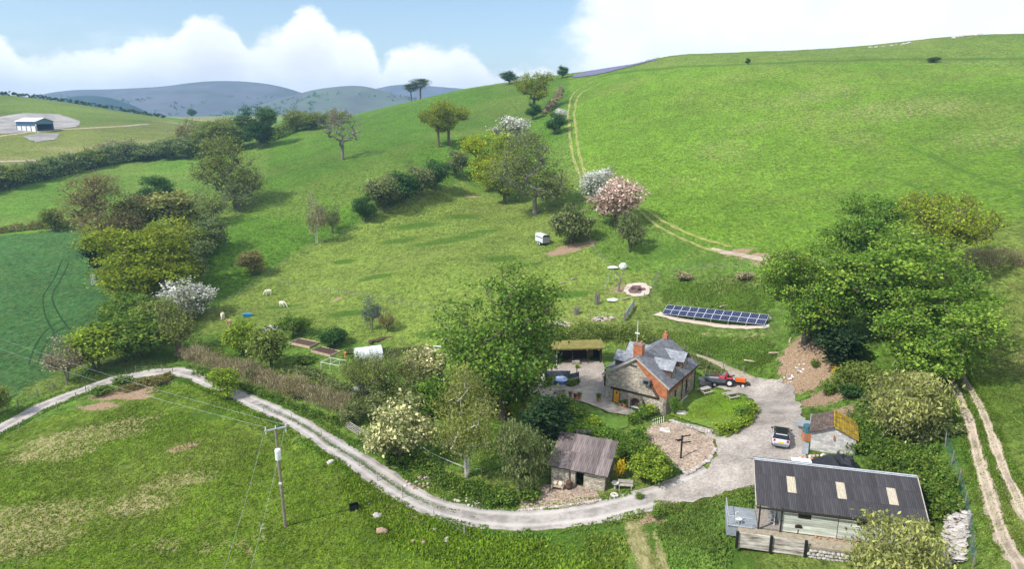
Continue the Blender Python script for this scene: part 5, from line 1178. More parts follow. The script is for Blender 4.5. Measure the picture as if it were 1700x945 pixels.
# ------------------------------------------------------------------ the long barn
def barn():
    a = Pz(1256, 845, 3.02); a += Vector((.25*math.cos(R(13))+.35*math.sin(R(13)), -.25*math.sin(R(13))+.35*math.cos(R(13)), 0)); FZ = .85; t = thing('long_barn', 'long barn with black corrugated roof, three rooflights and pale green boards', 'barn', (a.x, a.y, FZ), R(-13.8))
    L_, run, E, K = 12.95, 4.15, 2.35, 4.45; ov = .15
    # floor slab and the boarded front
    MB().box((L_/2, run+.1, -.5), (L_-.3, 2*run-.4, .98)).build('floor_slab', 'chippings', t)
    y = .12; bh = .21
    secs = [(1.95, 6.4), (6.46, 10.0), (10.06, 12.8)]; wins = [(3.75, 1.0, 1.55, 2.08), (8.4, 1.0, 1.55, 2.08)]
    for x0, x1 in secs:
        k = 0; z = .02
        while z < E-.05:
            cut = [w for w in wins if x0 < w[0] < x1 and w[2]-.1 < z+bh/2 < w[3]]
            spans = [(x0, x1)]
            for w in cut: spans = [(x0, w[0]-w[1]/2), (w[0]+w[1]/2, x1)]
            for s0, s1 in spans: MB().box(((s0+s1)/2, y+rnd.uniform(-.006, .006), z+bh/2), (s1-s0, .035+rnd.uniform(0, .02), bh-.028)).build('plank', 'plank_green', t)
            z += bh
    MB().box(((1.97+L_-.15)/2, y+.10, E/2), (L_-.15-1.97, .04, E-.05)).build('wall_frame', 'timber_dark', t)
    for xw, w, z0, z1 in wins:
        f = MB(); f.box((xw, y, z0-.0), (w+.04, .07, .05)); f.box((xw, y, z1), (w+.04, .07, .05))
        for q in (-1, 0, 1): f.box((xw+q*(w/2), y, (z0+z1)/2), (.05, .07, z1-z0))
        fo = f.build('window', 'timber_dark', t)
        for q in (-1, 1): MB().box((xw+q*w/4, y+.01, (z0+z1)/2), (w/2-.05, .02, z1-z0-.05)).build('pane', 'glass_dark', fo)
    for x in (.1, 1.9, 10.03): MB().box((x, y-.09, E/2), (.13, .13, E+.2)).build('post', 'timber_dark', t)
    # end walls and back
    for x in (1.95, L_-.12):
        m = MB(); m.prism([(.16, .0), (2*run-.2, .0), (2*run-.2, E-.1), (run, K-.15), (.16, E-.05)], 0, .08, Matrix(((0, 1, 0, x), (1, 0, 0, 0), (0, 0, 1, 0), (0, 0, 0, 1)))); m.build('end_wall', 'plank_green', t)
    MB().box((L_/2+.9, 2*run-.2, E/2-.1), (L_-2.1, .1, E)).build('back_wall', 'plank_green', t)
    # sheets
    n = 20; w = (L_+.5)/n; sl = math.hypot(run+ov, (K-E)*(run+ov)/run)*1.01; rows = 3; me = corr_sheet(w+.06, sl/rows+.14, .15, .02); me.materials.append(MATS['tin_dark'])
    me2 = corr_sheet(w+.04, sl/rows*1.02, .15, .02); me2.materials.append(MATS['rooflight'])
    for side in (0, 1):
        up = Vector((0, run+ov, (K-E)*(run+ov)/run)).normalized() if side == 0 else Vector((0, -(run+ov), (K-E)*(run+ov)/run)).normalized()
        y0 = -ov if side == 0 else 2*run+ov; zf = E-(K-E)*ov/run+.05
        for r in range(rows):
            for i in range(n):
                lite = side == 0 and r == 1 and i in (4, 10, 16)
                o = bpy.data.objects.new('rooflight' if lite else 'roof_sheet', me2 if lite else me); COL.objects.link(o); o.parent = t
                x = -.25+w*(i+.5); p = Vector((x, y0, zf))+up*(r*sl/rows+rnd.uniform(-.01, .01)); p.z += .03+.022*r+.004*(i % 2)+(.05 if lite else 0)
                place(o, frame_M(p, (1, 0, 0) if side == 0 else (-1, 0, 0), up))
    MB().prism([(-.2, K+.10), (0, K+.24), (.2, K+.10)], -.25, L_+.25, Matrix(((0, 1, 0, 0), (1, 0, 0, run), (0, 0, 1, 0), (0, 0, 0, 1)))).build('ridge_cap', 'galv', t)
    for x in (-.27, L_+.27):
        m = MB(); m.beam((x, -ov, E-.05), (x, run, K+.12), .06, .24); m.build('bargeboard', 'bargeboard', t)
    MB().beam((-.2, -ov-.02, E-.18), (L_+.2, -ov-.02, E-.18), .06, .16).build('eaves_board', 'timber_dark', t)
    # white door leaf and clutter stay in the open bay: inner wall
    MB().box((1.1, 2.4, 1.1), (1.5, .06, 2.2)).build('bay_wall', 'wood_grey', t)
    return t
bn = barn()
def barn_yard():
    B = lambda x, y, z=0: bn.matrix_basis @ Vector((x, y, z))
    # raised earth apron before the barn
    t = thing('barn_apron', 'narrow raised earth ledge along the front of the barn', 'terrace', bn.location, bn.rotation_euler.z)
    m = MB(); m.box((6.2, -.75, -.52), (15.6, 1.6, 1.02)); m.build('ledge', 'path_dirt', t)
    m = MB().box((-1.2, 1.6, -.52), (2.6, 3.2, 1.0)); m.build('landing', 'slab_grey', t)
    # peeling white retaining boards
    r = thing('retaining_boards', 'peeling white timber boards between black posts below the barn', 'wall', B(-1.75, -1.55, -1.05), bn.rotation_euler.z)
    for x in (0, 2.75, 5.5): MB().box((x, -.06, .75), (.22, .24, 1.6)).build('post', 'black_paint', r)
    for s in range(2):
        for k in range(7): MB().box((1.375+2.75*s, 0, .13+.205*k), (2.5, .07+rnd.uniform(0, .02), .195)).build('plank', 'plank_white', r)
    # stone wall continuing right, built of stones
    w = thing('ledge_wall', 'dry stone wall under the barn right of the white boards', 'wall', B(3.85, -1.58, -1.35), bn.rotation_euler.z)
    MB().box((4.4, .16, .55), (8.6, .3, 1.25)).build('core', 'stone_dark', w)
    sm = stone_meshes()
    for i in range(24):
        for j in range(4):
            o = bpy.data.objects.new('stone', sm[rnd.randrange(5)]); COL.objects.link(o); o.parent = w; o.location = (.2+i*.35+.15*(j % 2)+rnd.uniform(-.05, .05), rnd.uniform(-.06, .0), .12+j*.28+rnd.uniform(-.03, .03)); o.scale = (.21, .16, .145); o.rotation_euler = (rnd.uniform(-.3, .3), rnd.uniform(-.2, .2), rnd.uniform(-.3, .3))
    # railing at the left end
    q = thing('railing', 'pale blue metal railing round the landing left of the barn', 'railing', B(-2.45, -.1, 0), bn.rotation_euler.z)
    m = MB(); P0 = [(0, 0), (0, 3.0)]; P1 = [(0, 0), (2.0, -.05)]
    for (xa, ya), (xb, yb) in (P0, P1):
        for z in (.08, 1.0): m.cyl((xa, ya, z), (xb, yb, z), .03, n=6)
    m.build('rails', 'galv', q)
    for i in range(9): MB().cyl((0, 3.0*i/8, 0), (0, 3.0*i/8, 1.0), .016 if i % 4 else .035, n=5).build('baluster', 'galv', q)
    for i in range(1, 8): MB().cyl((2.0*i/7, -.05*i/7, 0), (2.0*i/7, -.05*i/7, 1.0), .016 if i % 7 else .035, n=5).build('baluster', 'galv', q)
    c = thing('garden_chair', 'white plastic chair inside the barn railing', 'chair', B(-1.5, .5, 0), R(30)); m = MB(); m.box((0, 0, .42), (.48, .46, .05)); m.build('seat', 'white_paint', c); MB().box((0, .22, .72), (.46, .05, .55), rx=-.15).build('backrest', 'white_paint', c)
    for x in (-.2, .2):
        for y in (-.18, .18): MB().box((x, y, .2), (.05, .05, .42)).build('leg', 'white_paint', c)
    c = thing('stepladder', 'white stepladder standing in the open bay of the barn', 'ladder', B(1.25, .9, 0), bn.rotation_euler.z)
    for x in (-.25, .25): MB().beam((x, 0, 0), (x, .35, 1.9), .06).build('stile', 'white_paint', c)
    for k in range(5): MB().box((0, .06+.06*k, .3+.33*k), (.48, .1, .04)).build('tread', 'white_paint', c)
    c = thing('cable_reel', 'dark round fan on a stand before the barn boards', 'fan', B(3.35, .1, 0), bn.rotation_euler.z); MB().cyl((0, -.05, .62), (0, .05, .66), .3, n=14).build('disc', 'timber_dark', c); MB().cyl((0, 0, 0), (0, 0, .4), .04).build('stand', 'black_paint', c)
    c = thing('metal_frame', 'thin rusty metal frame leaning on the barn boards', 'trestle', B(2.25, .3, 0), bn.rotation_euler.z); m = MB(); m.tube([(0, 0, 0), (0, .12, .55), (.7, .12, .55), (.7, 0, 0)], .025); m.build('frame', 'wood_post', c)  # plain bent-tube metal frame, its use unknown
    for i in range(7):
        o = bpy.data.objects.new('brick', sm[0]); COL.objects.link(o); o.location = B(4.6+i*.62+rnd.uniform(-.2, .2), -.1+rnd.uniform(-.15, .1), .06); o.scale = (.18, .10, .08); o.rotation_euler = (0, 0, rnd.uniform(0, 3)); o.material_slots[0].link = 'OBJECT'; o.material_slots[0].material = MATS['terracotta']; tag(o, ('first', 'second', 'third', 'fourth', 'fifth', 'sixth', 'last')[i]+' loose red brick from the left along the foot of the barn boards', 'brick', 'loose bricks along the barn')
_SM = []
def stone_meshes():
    if _SM: return _SM
    for k in range(5):
        r = random.Random(40+k); m = MB().ball((0, 0, 0), 1.0, 7, 5, .20, r); me = bpy.data.meshes.new('stone'); me.from_pydata(m.v, [], m.f); me.update(); me.materials.append(MATS['rock']); _SM.append(me)
    return _SM
barn_yard()

# ------------------------------------------------------------------ the small outbuilding
def outbuilding():
    a = Pz(1381, 752, 2.7); t = thing('outbuilding', 'small white block outbuilding with half brown, half mossy yellow roof', 'outbuilding', (a.x, a.y, 2.55), R(-25))
    w, L_, E, K = 2.05, 4.0, 2.05, 2.95
    m = MB(); m.prism([(-w, -.8), (w, -.8), (w, E), (0, K), (-w, E)], 0, .22); m.build('gable_wall', 'block_white', t)
    m = MB(); m.prism([(-w, -.8), (w, -.8), (w, E), (0, K), (-w, E)], L_-.22, L_); m.box((-w+.11, L_/2, E/2-.4), (.22, L_-.44, E+.8)); m.box((w-.11, L_/2, E/2-.4), (.22, L_-.44, E+.8)); m.build('walls', 'block_white', t)
    k = (K-E)/w
    for s, mt in ((-1, 'shingle_brown'), (1, 'shingle_moss')):
        e = w+.2; poly = [(0, K+.02), (s*e, K+.02-k*e), (s*e, K+.14-k*e), (0, K+.14)]
        if s < 0: poly = poly[::-1]
        MB().prism(poly, -.25, L_+.2).build('roof', mt, t, label='dark brown roof slope' if s < 0 else 'roof slope covered in yellow moss')
    MB().prism([(-.12, K+.13), (0, K+.2), (.12, K+.13)], -.26, L_+.21).build('ridge', 'shingle_moss', t)
    l = MB().cyl((0, -.16, 1.75), (0, -.16, 2.05), .11, .07, 8); l.box((0, -.06, 2.1), (.06, .2, .06)); l.build('wall_lamp', 'terracotta', t)
    # lean-to slabs and water tank beside it
    s = thing('slab_roof', 'low grey sheet roof behind the small outbuilding', 'roof', t.matrix_basis @ Vector((-1.0, 4.5, 0)), R(-25))
    MB().box((.2, .4, 1.5), (3.0, 1.5, .08), rx=.08).build('sheet', 'galv', s); MB().box((-1.6, .0, .85), (2.0, 1.6, .08), rx=.05).build('sheet', 'slab_grey', s); MB().box((.2, .6, .7), (2.8, 1.0, 1.5)).build('wall', 'block_white', s); MB().box((-1.6, .2, .35), (1.7, 1.2, .9)).build('wall', 'block_white', s)
    k_ = thing('water_butt', 'ribbed dark teal water butt at the left of the outbuilding', 'tank', t.matrix_basis @ Vector((-2.5, 1.9, .1)), 0)
    for i in range(3): MB().cyl((0, 0, .95+i*.28), (0, 0, 1.2+i*.28), .42, .40, 14).build('ring', 'tank_green', k_)
    MB().box((0, 0, .45), (.8, .8, 1.0)).build('stand', 'terracotta', k_)
    b = thing('slab_step', 'grey slab path along the left wall of the outbuilding', 'slab', t.matrix_basis @ Vector((-2.45, -.1, .05)), R(-25)); MB().box((0, 0, .08), (.55, 2.4, .16)).build('slab', 'slab_grey', b)
outbuilding()

# ------------------------------------------------------------------ the far blue shed
def far_shed():
    a = P(76, 218); t = thing('farm_shed', 'distant blue steel farm shed with open front on the left hillside', 'shed', (a.x, a.y, a.z-.4), R(72))
    w, L_, E, K = 5.0, 14., 5.6, 7.3
    MB().prism([(-w, 4.2), (w, 4.2), (w, E), (0, K), (-w, E)], 0, .2).build('gable', 'steel_teal', t)
    for s in (-1, 1): MB().box((s*(w-.2), .3, 2.0), (.4, .5, 4.3)).build('jamb', 'white_paint' if s < 0 else 'steel_blue', t)
    MB().box((w-.1, L_/2, E/2), (.2, L_-.4, E)).build('side_wall', 'steel_blue', t); MB().box((0, L_-.1, E/2), (2*w-.4, .2, E)).build('back_wall', 'steel_blue', t)
    MB().box((-w+.1, L_/2, 4.4), (.2, L_-.4, 2.3)).build('cladding_band', 'steel_blue', t)
    for i in range(4): MB().box((-w+.06, 2.0+3.35*i, 1.6), (.12, 2.7, 3.2)).build('door_panel', 'white_paint', t)
    for i in range(5): MB().box((-w+.15, .3+3.35*i, 1.6), (.3, .5, 3.2)).build('post', 'steel_blue', t)
    for s in (-1, 1):
        poly = [(0, K), (s*(w+.5), E-.15), (s*(w+.5), E+.02), (0, K+.18)]
        if s < 0: poly = poly[::-1]
        MB().prism(poly, -.6, L_+.3).build('roof', 'metal_white', t)
    MB().box((0, -.8, .3), (2*w, 2.0, .4)).build('apron', 'render_white', t)
far_shed()
# ------------------------------------------------------------------ fences, gates, poles
def fence(name, label, pp, n_posts=None, spacing=3.0, h=1.15, post=.06, mat='wood_post', wires=(.35, .7, 1.05), mesh=None, wmat='galv', posts_px=None, wr=.007):
    pts = [P(a, b) for a, b in pp]; cum = [0.]
    for a, b in zip(pts[:-1], pts[1:]): cum.append(cum[-1]+(b.xy-a.xy).length)
    if posts_px: ps = [P(a, b) for a, b in posts_px]
    else:
        n = max(2, int(cum[-1]/spacing)+1); ps = []
        for i in range(n):
            s = cum[-1]*i/(n-1); x = float(np.interp(s, cum, [p.x for p in pts])); y = float(np.interp(s, cum, [p.y for p in pts])); ps.append(Vector((x, y, g(x, y))))
    t = thing(name, label, 'fence', ps[0]); o0 = ps[0]; tops = []
    for p in ps:
        q = p-o0; lx, ly = rnd.uniform(-.09, .09), rnd.uniform(-.09, .09); hh = h*rnd.uniform(.93, 1.1)
        MB().cyl((q.x, q.y, q.z-.3), (q.x+lx, q.y+ly, q.z+hh), post, post*.9, 6).build('post', mat, t); tops.append((q, lx/h, ly/h))
    m = MB()
    for (a, ax, ay), (b, bx, by) in zip(tops[:-1], tops[1:]):
        for w in wires: m.cyl((a.x+ax*w, a.y+ay*w, a.z+w), (b.x+bx*w, b.y+by*w, b.z+w), wr, n=3, cap=False)
        if mesh:
            L_ = (b-a).length; k = int(L_/mesh)
            for i in range(1, k): c = a.lerp(b, i/k); m.cyl((c.x, c.y, c.z), (c.x, c.y, c.z+h*.95), wr*.8, n=3, cap=False)
    if m.v: tag(m.build('wires', wmat, t), kind='stuff')
    return t
fence('field_fence', 'post and wire fence along the upper left side of the paddock', [(345,522),(430,468),(520,412),(600,371),(690,331),(772,300)], spacing=3.6)
fence('field_fence', 'post and wire fence crossing the paddock behind the grazing animals', [(445,470),(480,476),(520,482),(575,490),(650,503),(720,517),(760,525)], spacing=2.6)
fence('field_fence', 'fence between the paddock and the cottage bank, left of the metal gate', [(905,545),(962,536),(982,529),(1010,530),(1036,531)], spacing=2.6)
fence('field_fence', 'fence climbing past the bonfire patch from the metal gate', [(1053,509),(1062,505),(1070,495),(1081,483),(1094,457)], spacing=3.0)
fence('field_fence', 'fence along the foot of the big hill pasture', [(1094,457),(1121,451),(1145,450),(1200,448),(1262,446)], spacing=3.2)
fence('field_fence', 'fence running down from the green hawthorn to the dead stump', [(978,395),(984,414),(997,428),(1008,439),(1016,452),(1003,484)], spacing=2.8)
fence('lane_fence', 'wire fence on the lower left verge of the lane', None or [(32,716),(65,697),(96,681),(127,665),(143,652),(210,627),(226,620),(269,618),(287,618)], posts_px=[(32,716),(65,697),(96,681),(127,665),(143,652),(210,627),(226,620),(269,618),(287,618)], h=1.25)
fence('lane_fence', 'wire mesh fence along the lower verge of the lane below the garden', [(438,684),(484,699),(535,729),(596,775),(627,800),(669,828),(720,862),(771,890)], posts_px=[(438,684),(484,699),(535,729),(596,775),(627,800),(669,828),(720,862),(771,890)], mesh=.5, h=1.15, mat='wood_grey')
fence('track_fence', 'low fence beside the field track above the lane bend', [(31,678),(63,660),(89,648),(112,640)], posts_px=[(31,678),(63,660),(89,648),(112,640)], h=1.3, post=.10)
fence('mesh_fence', 'green wire mesh fence between the scrub slope and the farm track', [(1562,712),(1572,752),(1586,795),(1600,840),(1609,890),(1614,945)], spacing=2.6, h=1.5, mesh=.18, wires=(.1, .4, .7, 1.0, 1.3, 1.48), wmat='tank_green', wr=.006)
fence('skyline_fence', 'row of fence posts on the right skyline', [(1288,92),(1310,90),(1340,88),(1370,87),(1392,86)], posts_px=[(1288,92),(1301,91),(1314,90),(1327,90),(1340,88),(1353,88),(1366,87),(1379,86),(1391,86)], h=1.7, post=.11)
fence('bank_fence', 'thin posts along the garden path below the solar panels', [(1136,585),(1168,592),(1202,612),(1235,622)], spacing=3.3, h=1.2, wires=(.9,))
fence('rope_fence', 'sagging white rope fence along the garden edge above the lane', [(682,738),(700,752),(722,768),(745,778),(768,786),(800,792)], spacing=2.2, h=.95, wires=(.85,), wmat='white_paint', wr=.035)

def bar_gate(name, label, a, b, mat, bars=5, h=1.15, solid=None):
    a, b = P(*a), P(*b); d = b-a; t = thing(name, label, 'gate', a, math.atan2(d.y, d.x)); L_ = d.xy.length; dz = d.z
    for x in (-.1, L_+.1): MB().cyl((x, 0, -.4+dz*x/L_), (x, 0, h+.25+dz*x/L_), .09, n=7).build('post', 'wood_post', t)
    for k in range(bars): z = .15+k*(h-.15)/(bars-1); MB().beam((.05, 0, z), (L_-.05, 0, z+dz), .05, .08).build('bar', mat, t)
    for x in (.08, L_/2, L_-.08): MB().beam((x, -.02, .1+dz*x/L_), (x, -.02, h+.05+dz*x/L_), .05, .07, up=(0, 1, 0)).build('stile', mat, t)
    MB().beam((.1, -.03, .2), (L_/2, -.03, h+dz/2), .04, .07).build('brace', mat, t)
    if solid: MB().add([(.1, .02, .12), (L_-.1, .02, .12+dz), (L_-.1, .02, h+dz), (.1, .02, h)], [(0, 1, 2, 3)]).build('mesh_panel', solid, t)
    return t
bar_gate('field_gate', 'weathered wooden five bar gate beside the lane, left one', (576,712), (608,732), 'wood_grey')
bar_gate('field_gate', 'wooden gate right of the first, half under the cream hawthorn', (610,733), (632,752), 'wood_grey', 4)
bar_gate('metal_gate', 'silver metal gate at the corner of the paddock above the cottage', (1037,533), (1051,511), 'galv', 6, 1.25, 'galv')
bar_gate('stile_gate', 'white painted gate at the edge of the dark crop', (152,475), (160,470), 'white_paint', 5, 2.4)
g1 = thing('garden_fence', 'short grey picket fence behind the stone shed', 'fence', P(958, 728), R(-12))
for i in range(9): MB().box((.22*i, 0, .55), (.17, .04, 1.15+rnd.uniform(-.06, .06))).build('picket', 'wood_grey', g1)
MB().box((2.05, 0, .8), (.16, .16, 1.7)).build('post', 'timber_dark', g1)
g2 = thing('cottage_gate', 'white slatted gate at the cottage corner by the gravel bed', 'gate', P(1084, 708), R(28))
for i in range(6): MB().beam((.32*i, 0, .05), (.32*i+.18, .25, .75), .06, .12).build('slat', 'white_paint', g2)
MB().beam((-.1, .1, .55), (2.0, .2, .6), .06, .10).build('rail', 'timber_dark', g2)

def pole():
    b = P(474, 875); H = z_at(b.x, b.y, 712)-b.z; t = thing('power_pole', 'wooden power pole with crossarm and grey transformer in the near field', 'pole', b)
    MB().cyl((0, 0, -.5), (-.12, 0, H), .16, .11, 10).build('shaft', 'wood_post', t)
    c = MB().beam((-1.05, -.25, H-.15), (.85, .3, H+.05), .12, .14); co = c.build('crossarm', 'galv', t)
    for x, y in ((-.95, -.22), (-.1, .03), (.75, .27)):
        MB().cyl((x, y, H-.05), (x, y, H+.28), .06, .045, 8).build('insulator', 'white_paint', co); MB().cyl((x, y, H-.45), (x, y, H-.18), .05, .05, 8).build('arrester', 'white_paint', co)
    m = MB().cyl((.02, -.30, H-3.0), (.02, -.30, H-2.1), .27, .27, 14); m.cyl((.02, -.3, H-2.1), (.02, -.3, H-1.95), .29, .24, 14); to = m.build('transformer', 'metal_white', t); MB().box((0, -.05, H-2.5), (.16, .3, .4)).build('bracket', 'galv', to)
    MB().box((-.08, -.14, H-5.6), (.28, .05, .22)).build('warning_plate', 'white_paint', t)
    # conductors
    def wire(nm, lab, a, c, sag):
        a, c = Vector(a), Vector(c); pts = [a.lerp(c, i/24)-Vector((0, 0, sag*4*(i/24)*(1-i/24))) for i in range(25)]
        o = MB().tube([tuple(p-a) for p in pts], .008, 4).build(nm, 'panel_frame', None); o.location = a; tag(o, lab, 'cable')
    A = b+Vector((-.95, -.22, H+.25)); B_ = b+Vector((.75, .27, H+.25))
    fa = Pz(-160, 515, 6.0); fb = Pz(-160, 498, 6.0)
    wire('power_line', 'lower of two power lines running left from the pole', A, fa, 1.2); wire('power_line', 'upper of two power lines running left from the pole', B_, fb, 1.2)
    na = Pz(360, 985, 5.0); nb = Pz(405, 985, 5.0)
    wire('power_line', 'power line from the left end of the crossarm towards the viewer', A, na, .4); wire('power_line', 'power line from the right end of the crossarm towards the viewer', B_, nb, .4)
    h = house.matrix_basis @ Vector((-1.2, 2.6, 8.0))
pole()
p = P(857, 690); o = thing('garden_post', 'tall plain wooden post in the garden right of the ash', 'pole', p); H = z_at(p.x, p.y, 612)-p.z
MB().cyl((0, 0, -.3), (0, 0, H), .10, .085, 8).build('shaft', 'wood_grey', o); MB().beam((-.45, 0, H-.12), (.05, 0, H-.02), .08).build('arm', 'wood_grey', o)

# ------------------------------------------------------------------ solar array
def solar():
    a = P(1099, 524); bb = P(1269, 543)
    x = (bb-a).normalized(); t = thing('solar_array', 'ground mounted array of twenty four dark blue solar panels on a gravel strip', 'solar array', a)
    L_ = (bb-a).length; n = 12; w = L_/n; up = Vector((-x.y, x.x, 0)); up = (up*math.cos(R(30))+Vector((0, 0, 1))*math.sin(R(30))).normalized(); hp = 1.15; nrm = x.cross(up)
    f = MB().box((0, 0, 0), (w-.02, hp-.02, .04)); me = bpy.data.meshes.new('solar_panel'); me.from_pydata(f.v, [], f.f); me.update(); me.materials.append(MATS['panel_frame'])
    cme = bpy.data.meshes.new('cells'); c = MB()
    for i in range(5):
        for j in range(2): c.box((-w/2+.06+(w-.12)/5*(i+.5), -hp/2+.06+(hp-.12)/2*(j+.5), .024), ((w-.12)/5-.014, (hp-.12)/2-.014, .004))
    cme.from_pydata(c.v, [], c.f); cme.update(); cme.materials.append(MATS['panel_cell'])
    for r in range(2):
        for i in range(n):
            o = bpy.data.objects.new('solar_panel', me); COL.objects.link(o); o.parent = t; place(o, frame_M(x*(w*(i+.5))+up*(hp*(r+.5))+nrm*.05+Vector((0, 0, .28)), x, up))
            q = bpy.data.objects.new('cells', cme); COL.objects.link(q); q.parent = o; tag(q, kind='stuff')
    back = Vector((-x.y, x.x, 0))*hp*2*math.cos(R(30))
    for i in range(7):
        p = x*(L_*i/6); MB().beam(p+back*.9+Vector((0, 0, -.3)), p+back*.9+Vector((0, 0, 1.25)), .06).build('strut', 'galv', t); MB().beam(p+Vector((0, 0, -.3)), p+Vector((0, 0, .3)), .06).build('strut', 'galv', t)
    MB().box(x*(L_+.5)+back*.1+Vector((0, 0, .1)), (1.1, 1.3, .12), rz=math.atan2(x.y, x.x)).build('end_slab', 'slab_grey', t)
    MB().box(x*(L_-.3)+back*1.03+Vector((0, 0, 1.05)), (1.2, .3, .2), rz=math.atan2(x.y, x.x)).build('inverter_box', 'galv', t)
    b2 = Vector((-x.y, x.x, 0)); c0 = a; q = [c0-b2*.75-x*1.4, c0-b2*.75+x*(L_+.6), c0+b2*.6+x*(L_+.6), c0+b2*.6, c0+b2*1.2-x*.8]
    patch('panel_gravel', [(v.x, v.y) for v in q], 'gravel_pale', .10, .12, world=True)
pm('gravel_pale', (.56,.48,.40), (.42,.35,.29), 6, .95, .6, bscale=14)
solar()

# ------------------------------------------------------------------ vehicles
def wheel(parent, c, r, w, axis=(1, 0, 0), rim='galv', rr=.6):
    a = Vector(axis)*w/2; c = Vector(c); o = MB().cyl(c-a, c+a, r, n=16).build('wheel', 'rubber', parent); MB().cyl(c-a*1.06, c+a*1.06, r*rr, n=12).build('rim', rim, o); return o
pm('car_white', (.60,.61,.65), (.55,.56,.60), 2, .22, spec=.5)
pm('car_black', (.014,.015,.018), (.012,.012,.014), 2, .18, spec=.5)
pm('lamp_red', (.42,.02,.05), (.36,.015,.04), 4, .3)
pm('plate_yellow', (.80,.55,.03), (.74,.50,.03), 4, .5)
pm('bumper_grey', (.22,.23,.25), (.17,.18,.2), 4, .4)
def car():
    b = P(1296, 733); t = thing('hatchback_car', 'white hatchback with black roof parked in the yard, rear to the viewer', 'car', b+Vector((0, 0, .09)), R(-22))
    # lofted sections along the length (y forward): (y, half width low, half width belt, z low, z belt)
    S = [(-1.86, .70, .74, .30, .78), (-1.80, .80, .84, .22, .88), (-1.35, .855, .865, .18, .93), (-.3, .865, .865, .18, .93), (.8, .86, .85, .18, .92), (1.45, .84, .80, .20, .84), (1.82, .74, .70, .26, .70), (1.90, .64, .60, .34, .60)]
    V = []; Fc = []
    for y, wl, wb, zl, zb in S: V += [(-wl*.9, y, zl), (-wl, y, zl+.16), (-wb, y, (zl+zb)/2+.05), (-wb*.96, y, zb), (wb*.96, y, zb), (wb, y, (zl+zb)/2+.05), (wl, y, zl+.16), (wl*.9, y, zl)]
    for i in range(len(S)-1):
        for k in range(8): a = i*8+k; b_ = i*8+(k+1) % 8; Fc.append((a, b_, b_+8, a+8))
    Fc += [tuple(range(7, -1, -1)), tuple(range((len(S)-1)*8, len(S)*8))]
    bo = mesh_obj('body', V, [f[::-1] for f in Fc], 'car_white', t, True)
    G = [(-1.66, .72, .90), (-1.38, .60, 1.34), (-.1, .62, 1.40), (.42, .60, 1.34), (1.10, .70, .90)]
    V = []; Fc = []
    gl = [(-1.70, .74, .88), (-1.34, .62, 1.33), (.38, .62, 1.34), (1.08, .72, .88)]
    for y, w, z in gl: V += [(-w, y, z), (w, y, z)]
    base = [(-.80, -1.66, .88), (.80, -1.66, .88), (.80, 1.05, .88), (-.80, 1.05, .88)]; top = [(-.60, -1.30, 1.36), (.60, -1.30, 1.36), (.60, .36, 1.36), (-.60, .36, 1.36)]
    MB().add(base+top, [(0, 3, 2, 1), (4, 5, 6, 7), (0, 1, 5, 4), (1, 2, 6, 5), (2, 3, 7, 6), (3, 0, 4, 7)]).build('cabin_glass', 'glass_dark', t)
    ro = MB().add([(-.61, -1.40, 1.36), (.61, -1.40, 1.36), (.60, .36, 1.365), (-.60, .36, 1.365), (-.54, -1.26, 1.43), (.54, -1.26, 1.43), (.54, .22, 1.43), (-.54, .22, 1.43)], [(0, 3, 2, 1), (4, 5, 6, 7), (0, 1, 5, 4), (1, 2, 6, 5), (2, 3, 7, 6), (3, 0, 4, 7)]).build('roof', 'car_black', t)
    MB().box((0, -.65, 1.436), (.8, .55, .012)).build('sunroof', 'glass_dark', ro)
    for s in (-1, 1):
        m = MB(); m.beam((s*.81, -1.66, .90), (s*.61, -1.33, 1.37), .09, .05); m.beam((s*.805, 1.05, .90), (s*.61, .37, 1.37), .07, .05); m.beam((s*.80, -.25, .9), (s*.615, -.25, 1.37), .06, .03); m.build('pillar', 'car_black', t)
        MB().box((s*.64, -1.82, .80), (.20, .10, .22)).build('tail_lamp', 'lamp_red', t)
        MB().box((s*.95, .72, .98), (.20, .12, .14)).build('mirror', 'car_black', t)
        for y in (-1.22, 1.22): wheel(t, (s*.78, y, .31), .31, .2, rim='bumper_grey')
    MB().box((0, -1.885, .66), (.52, .03, .13)).build('number_plate', 'plate_yellow', t); MB().box((0, -1.86, .36), (1.35, .10, .26)).build('bumper', 'bumper_grey', t); MB().box((0, -1.42, 1.34), (1.12, .22, .04)).build('spoiler', 'car_white', t)
car()

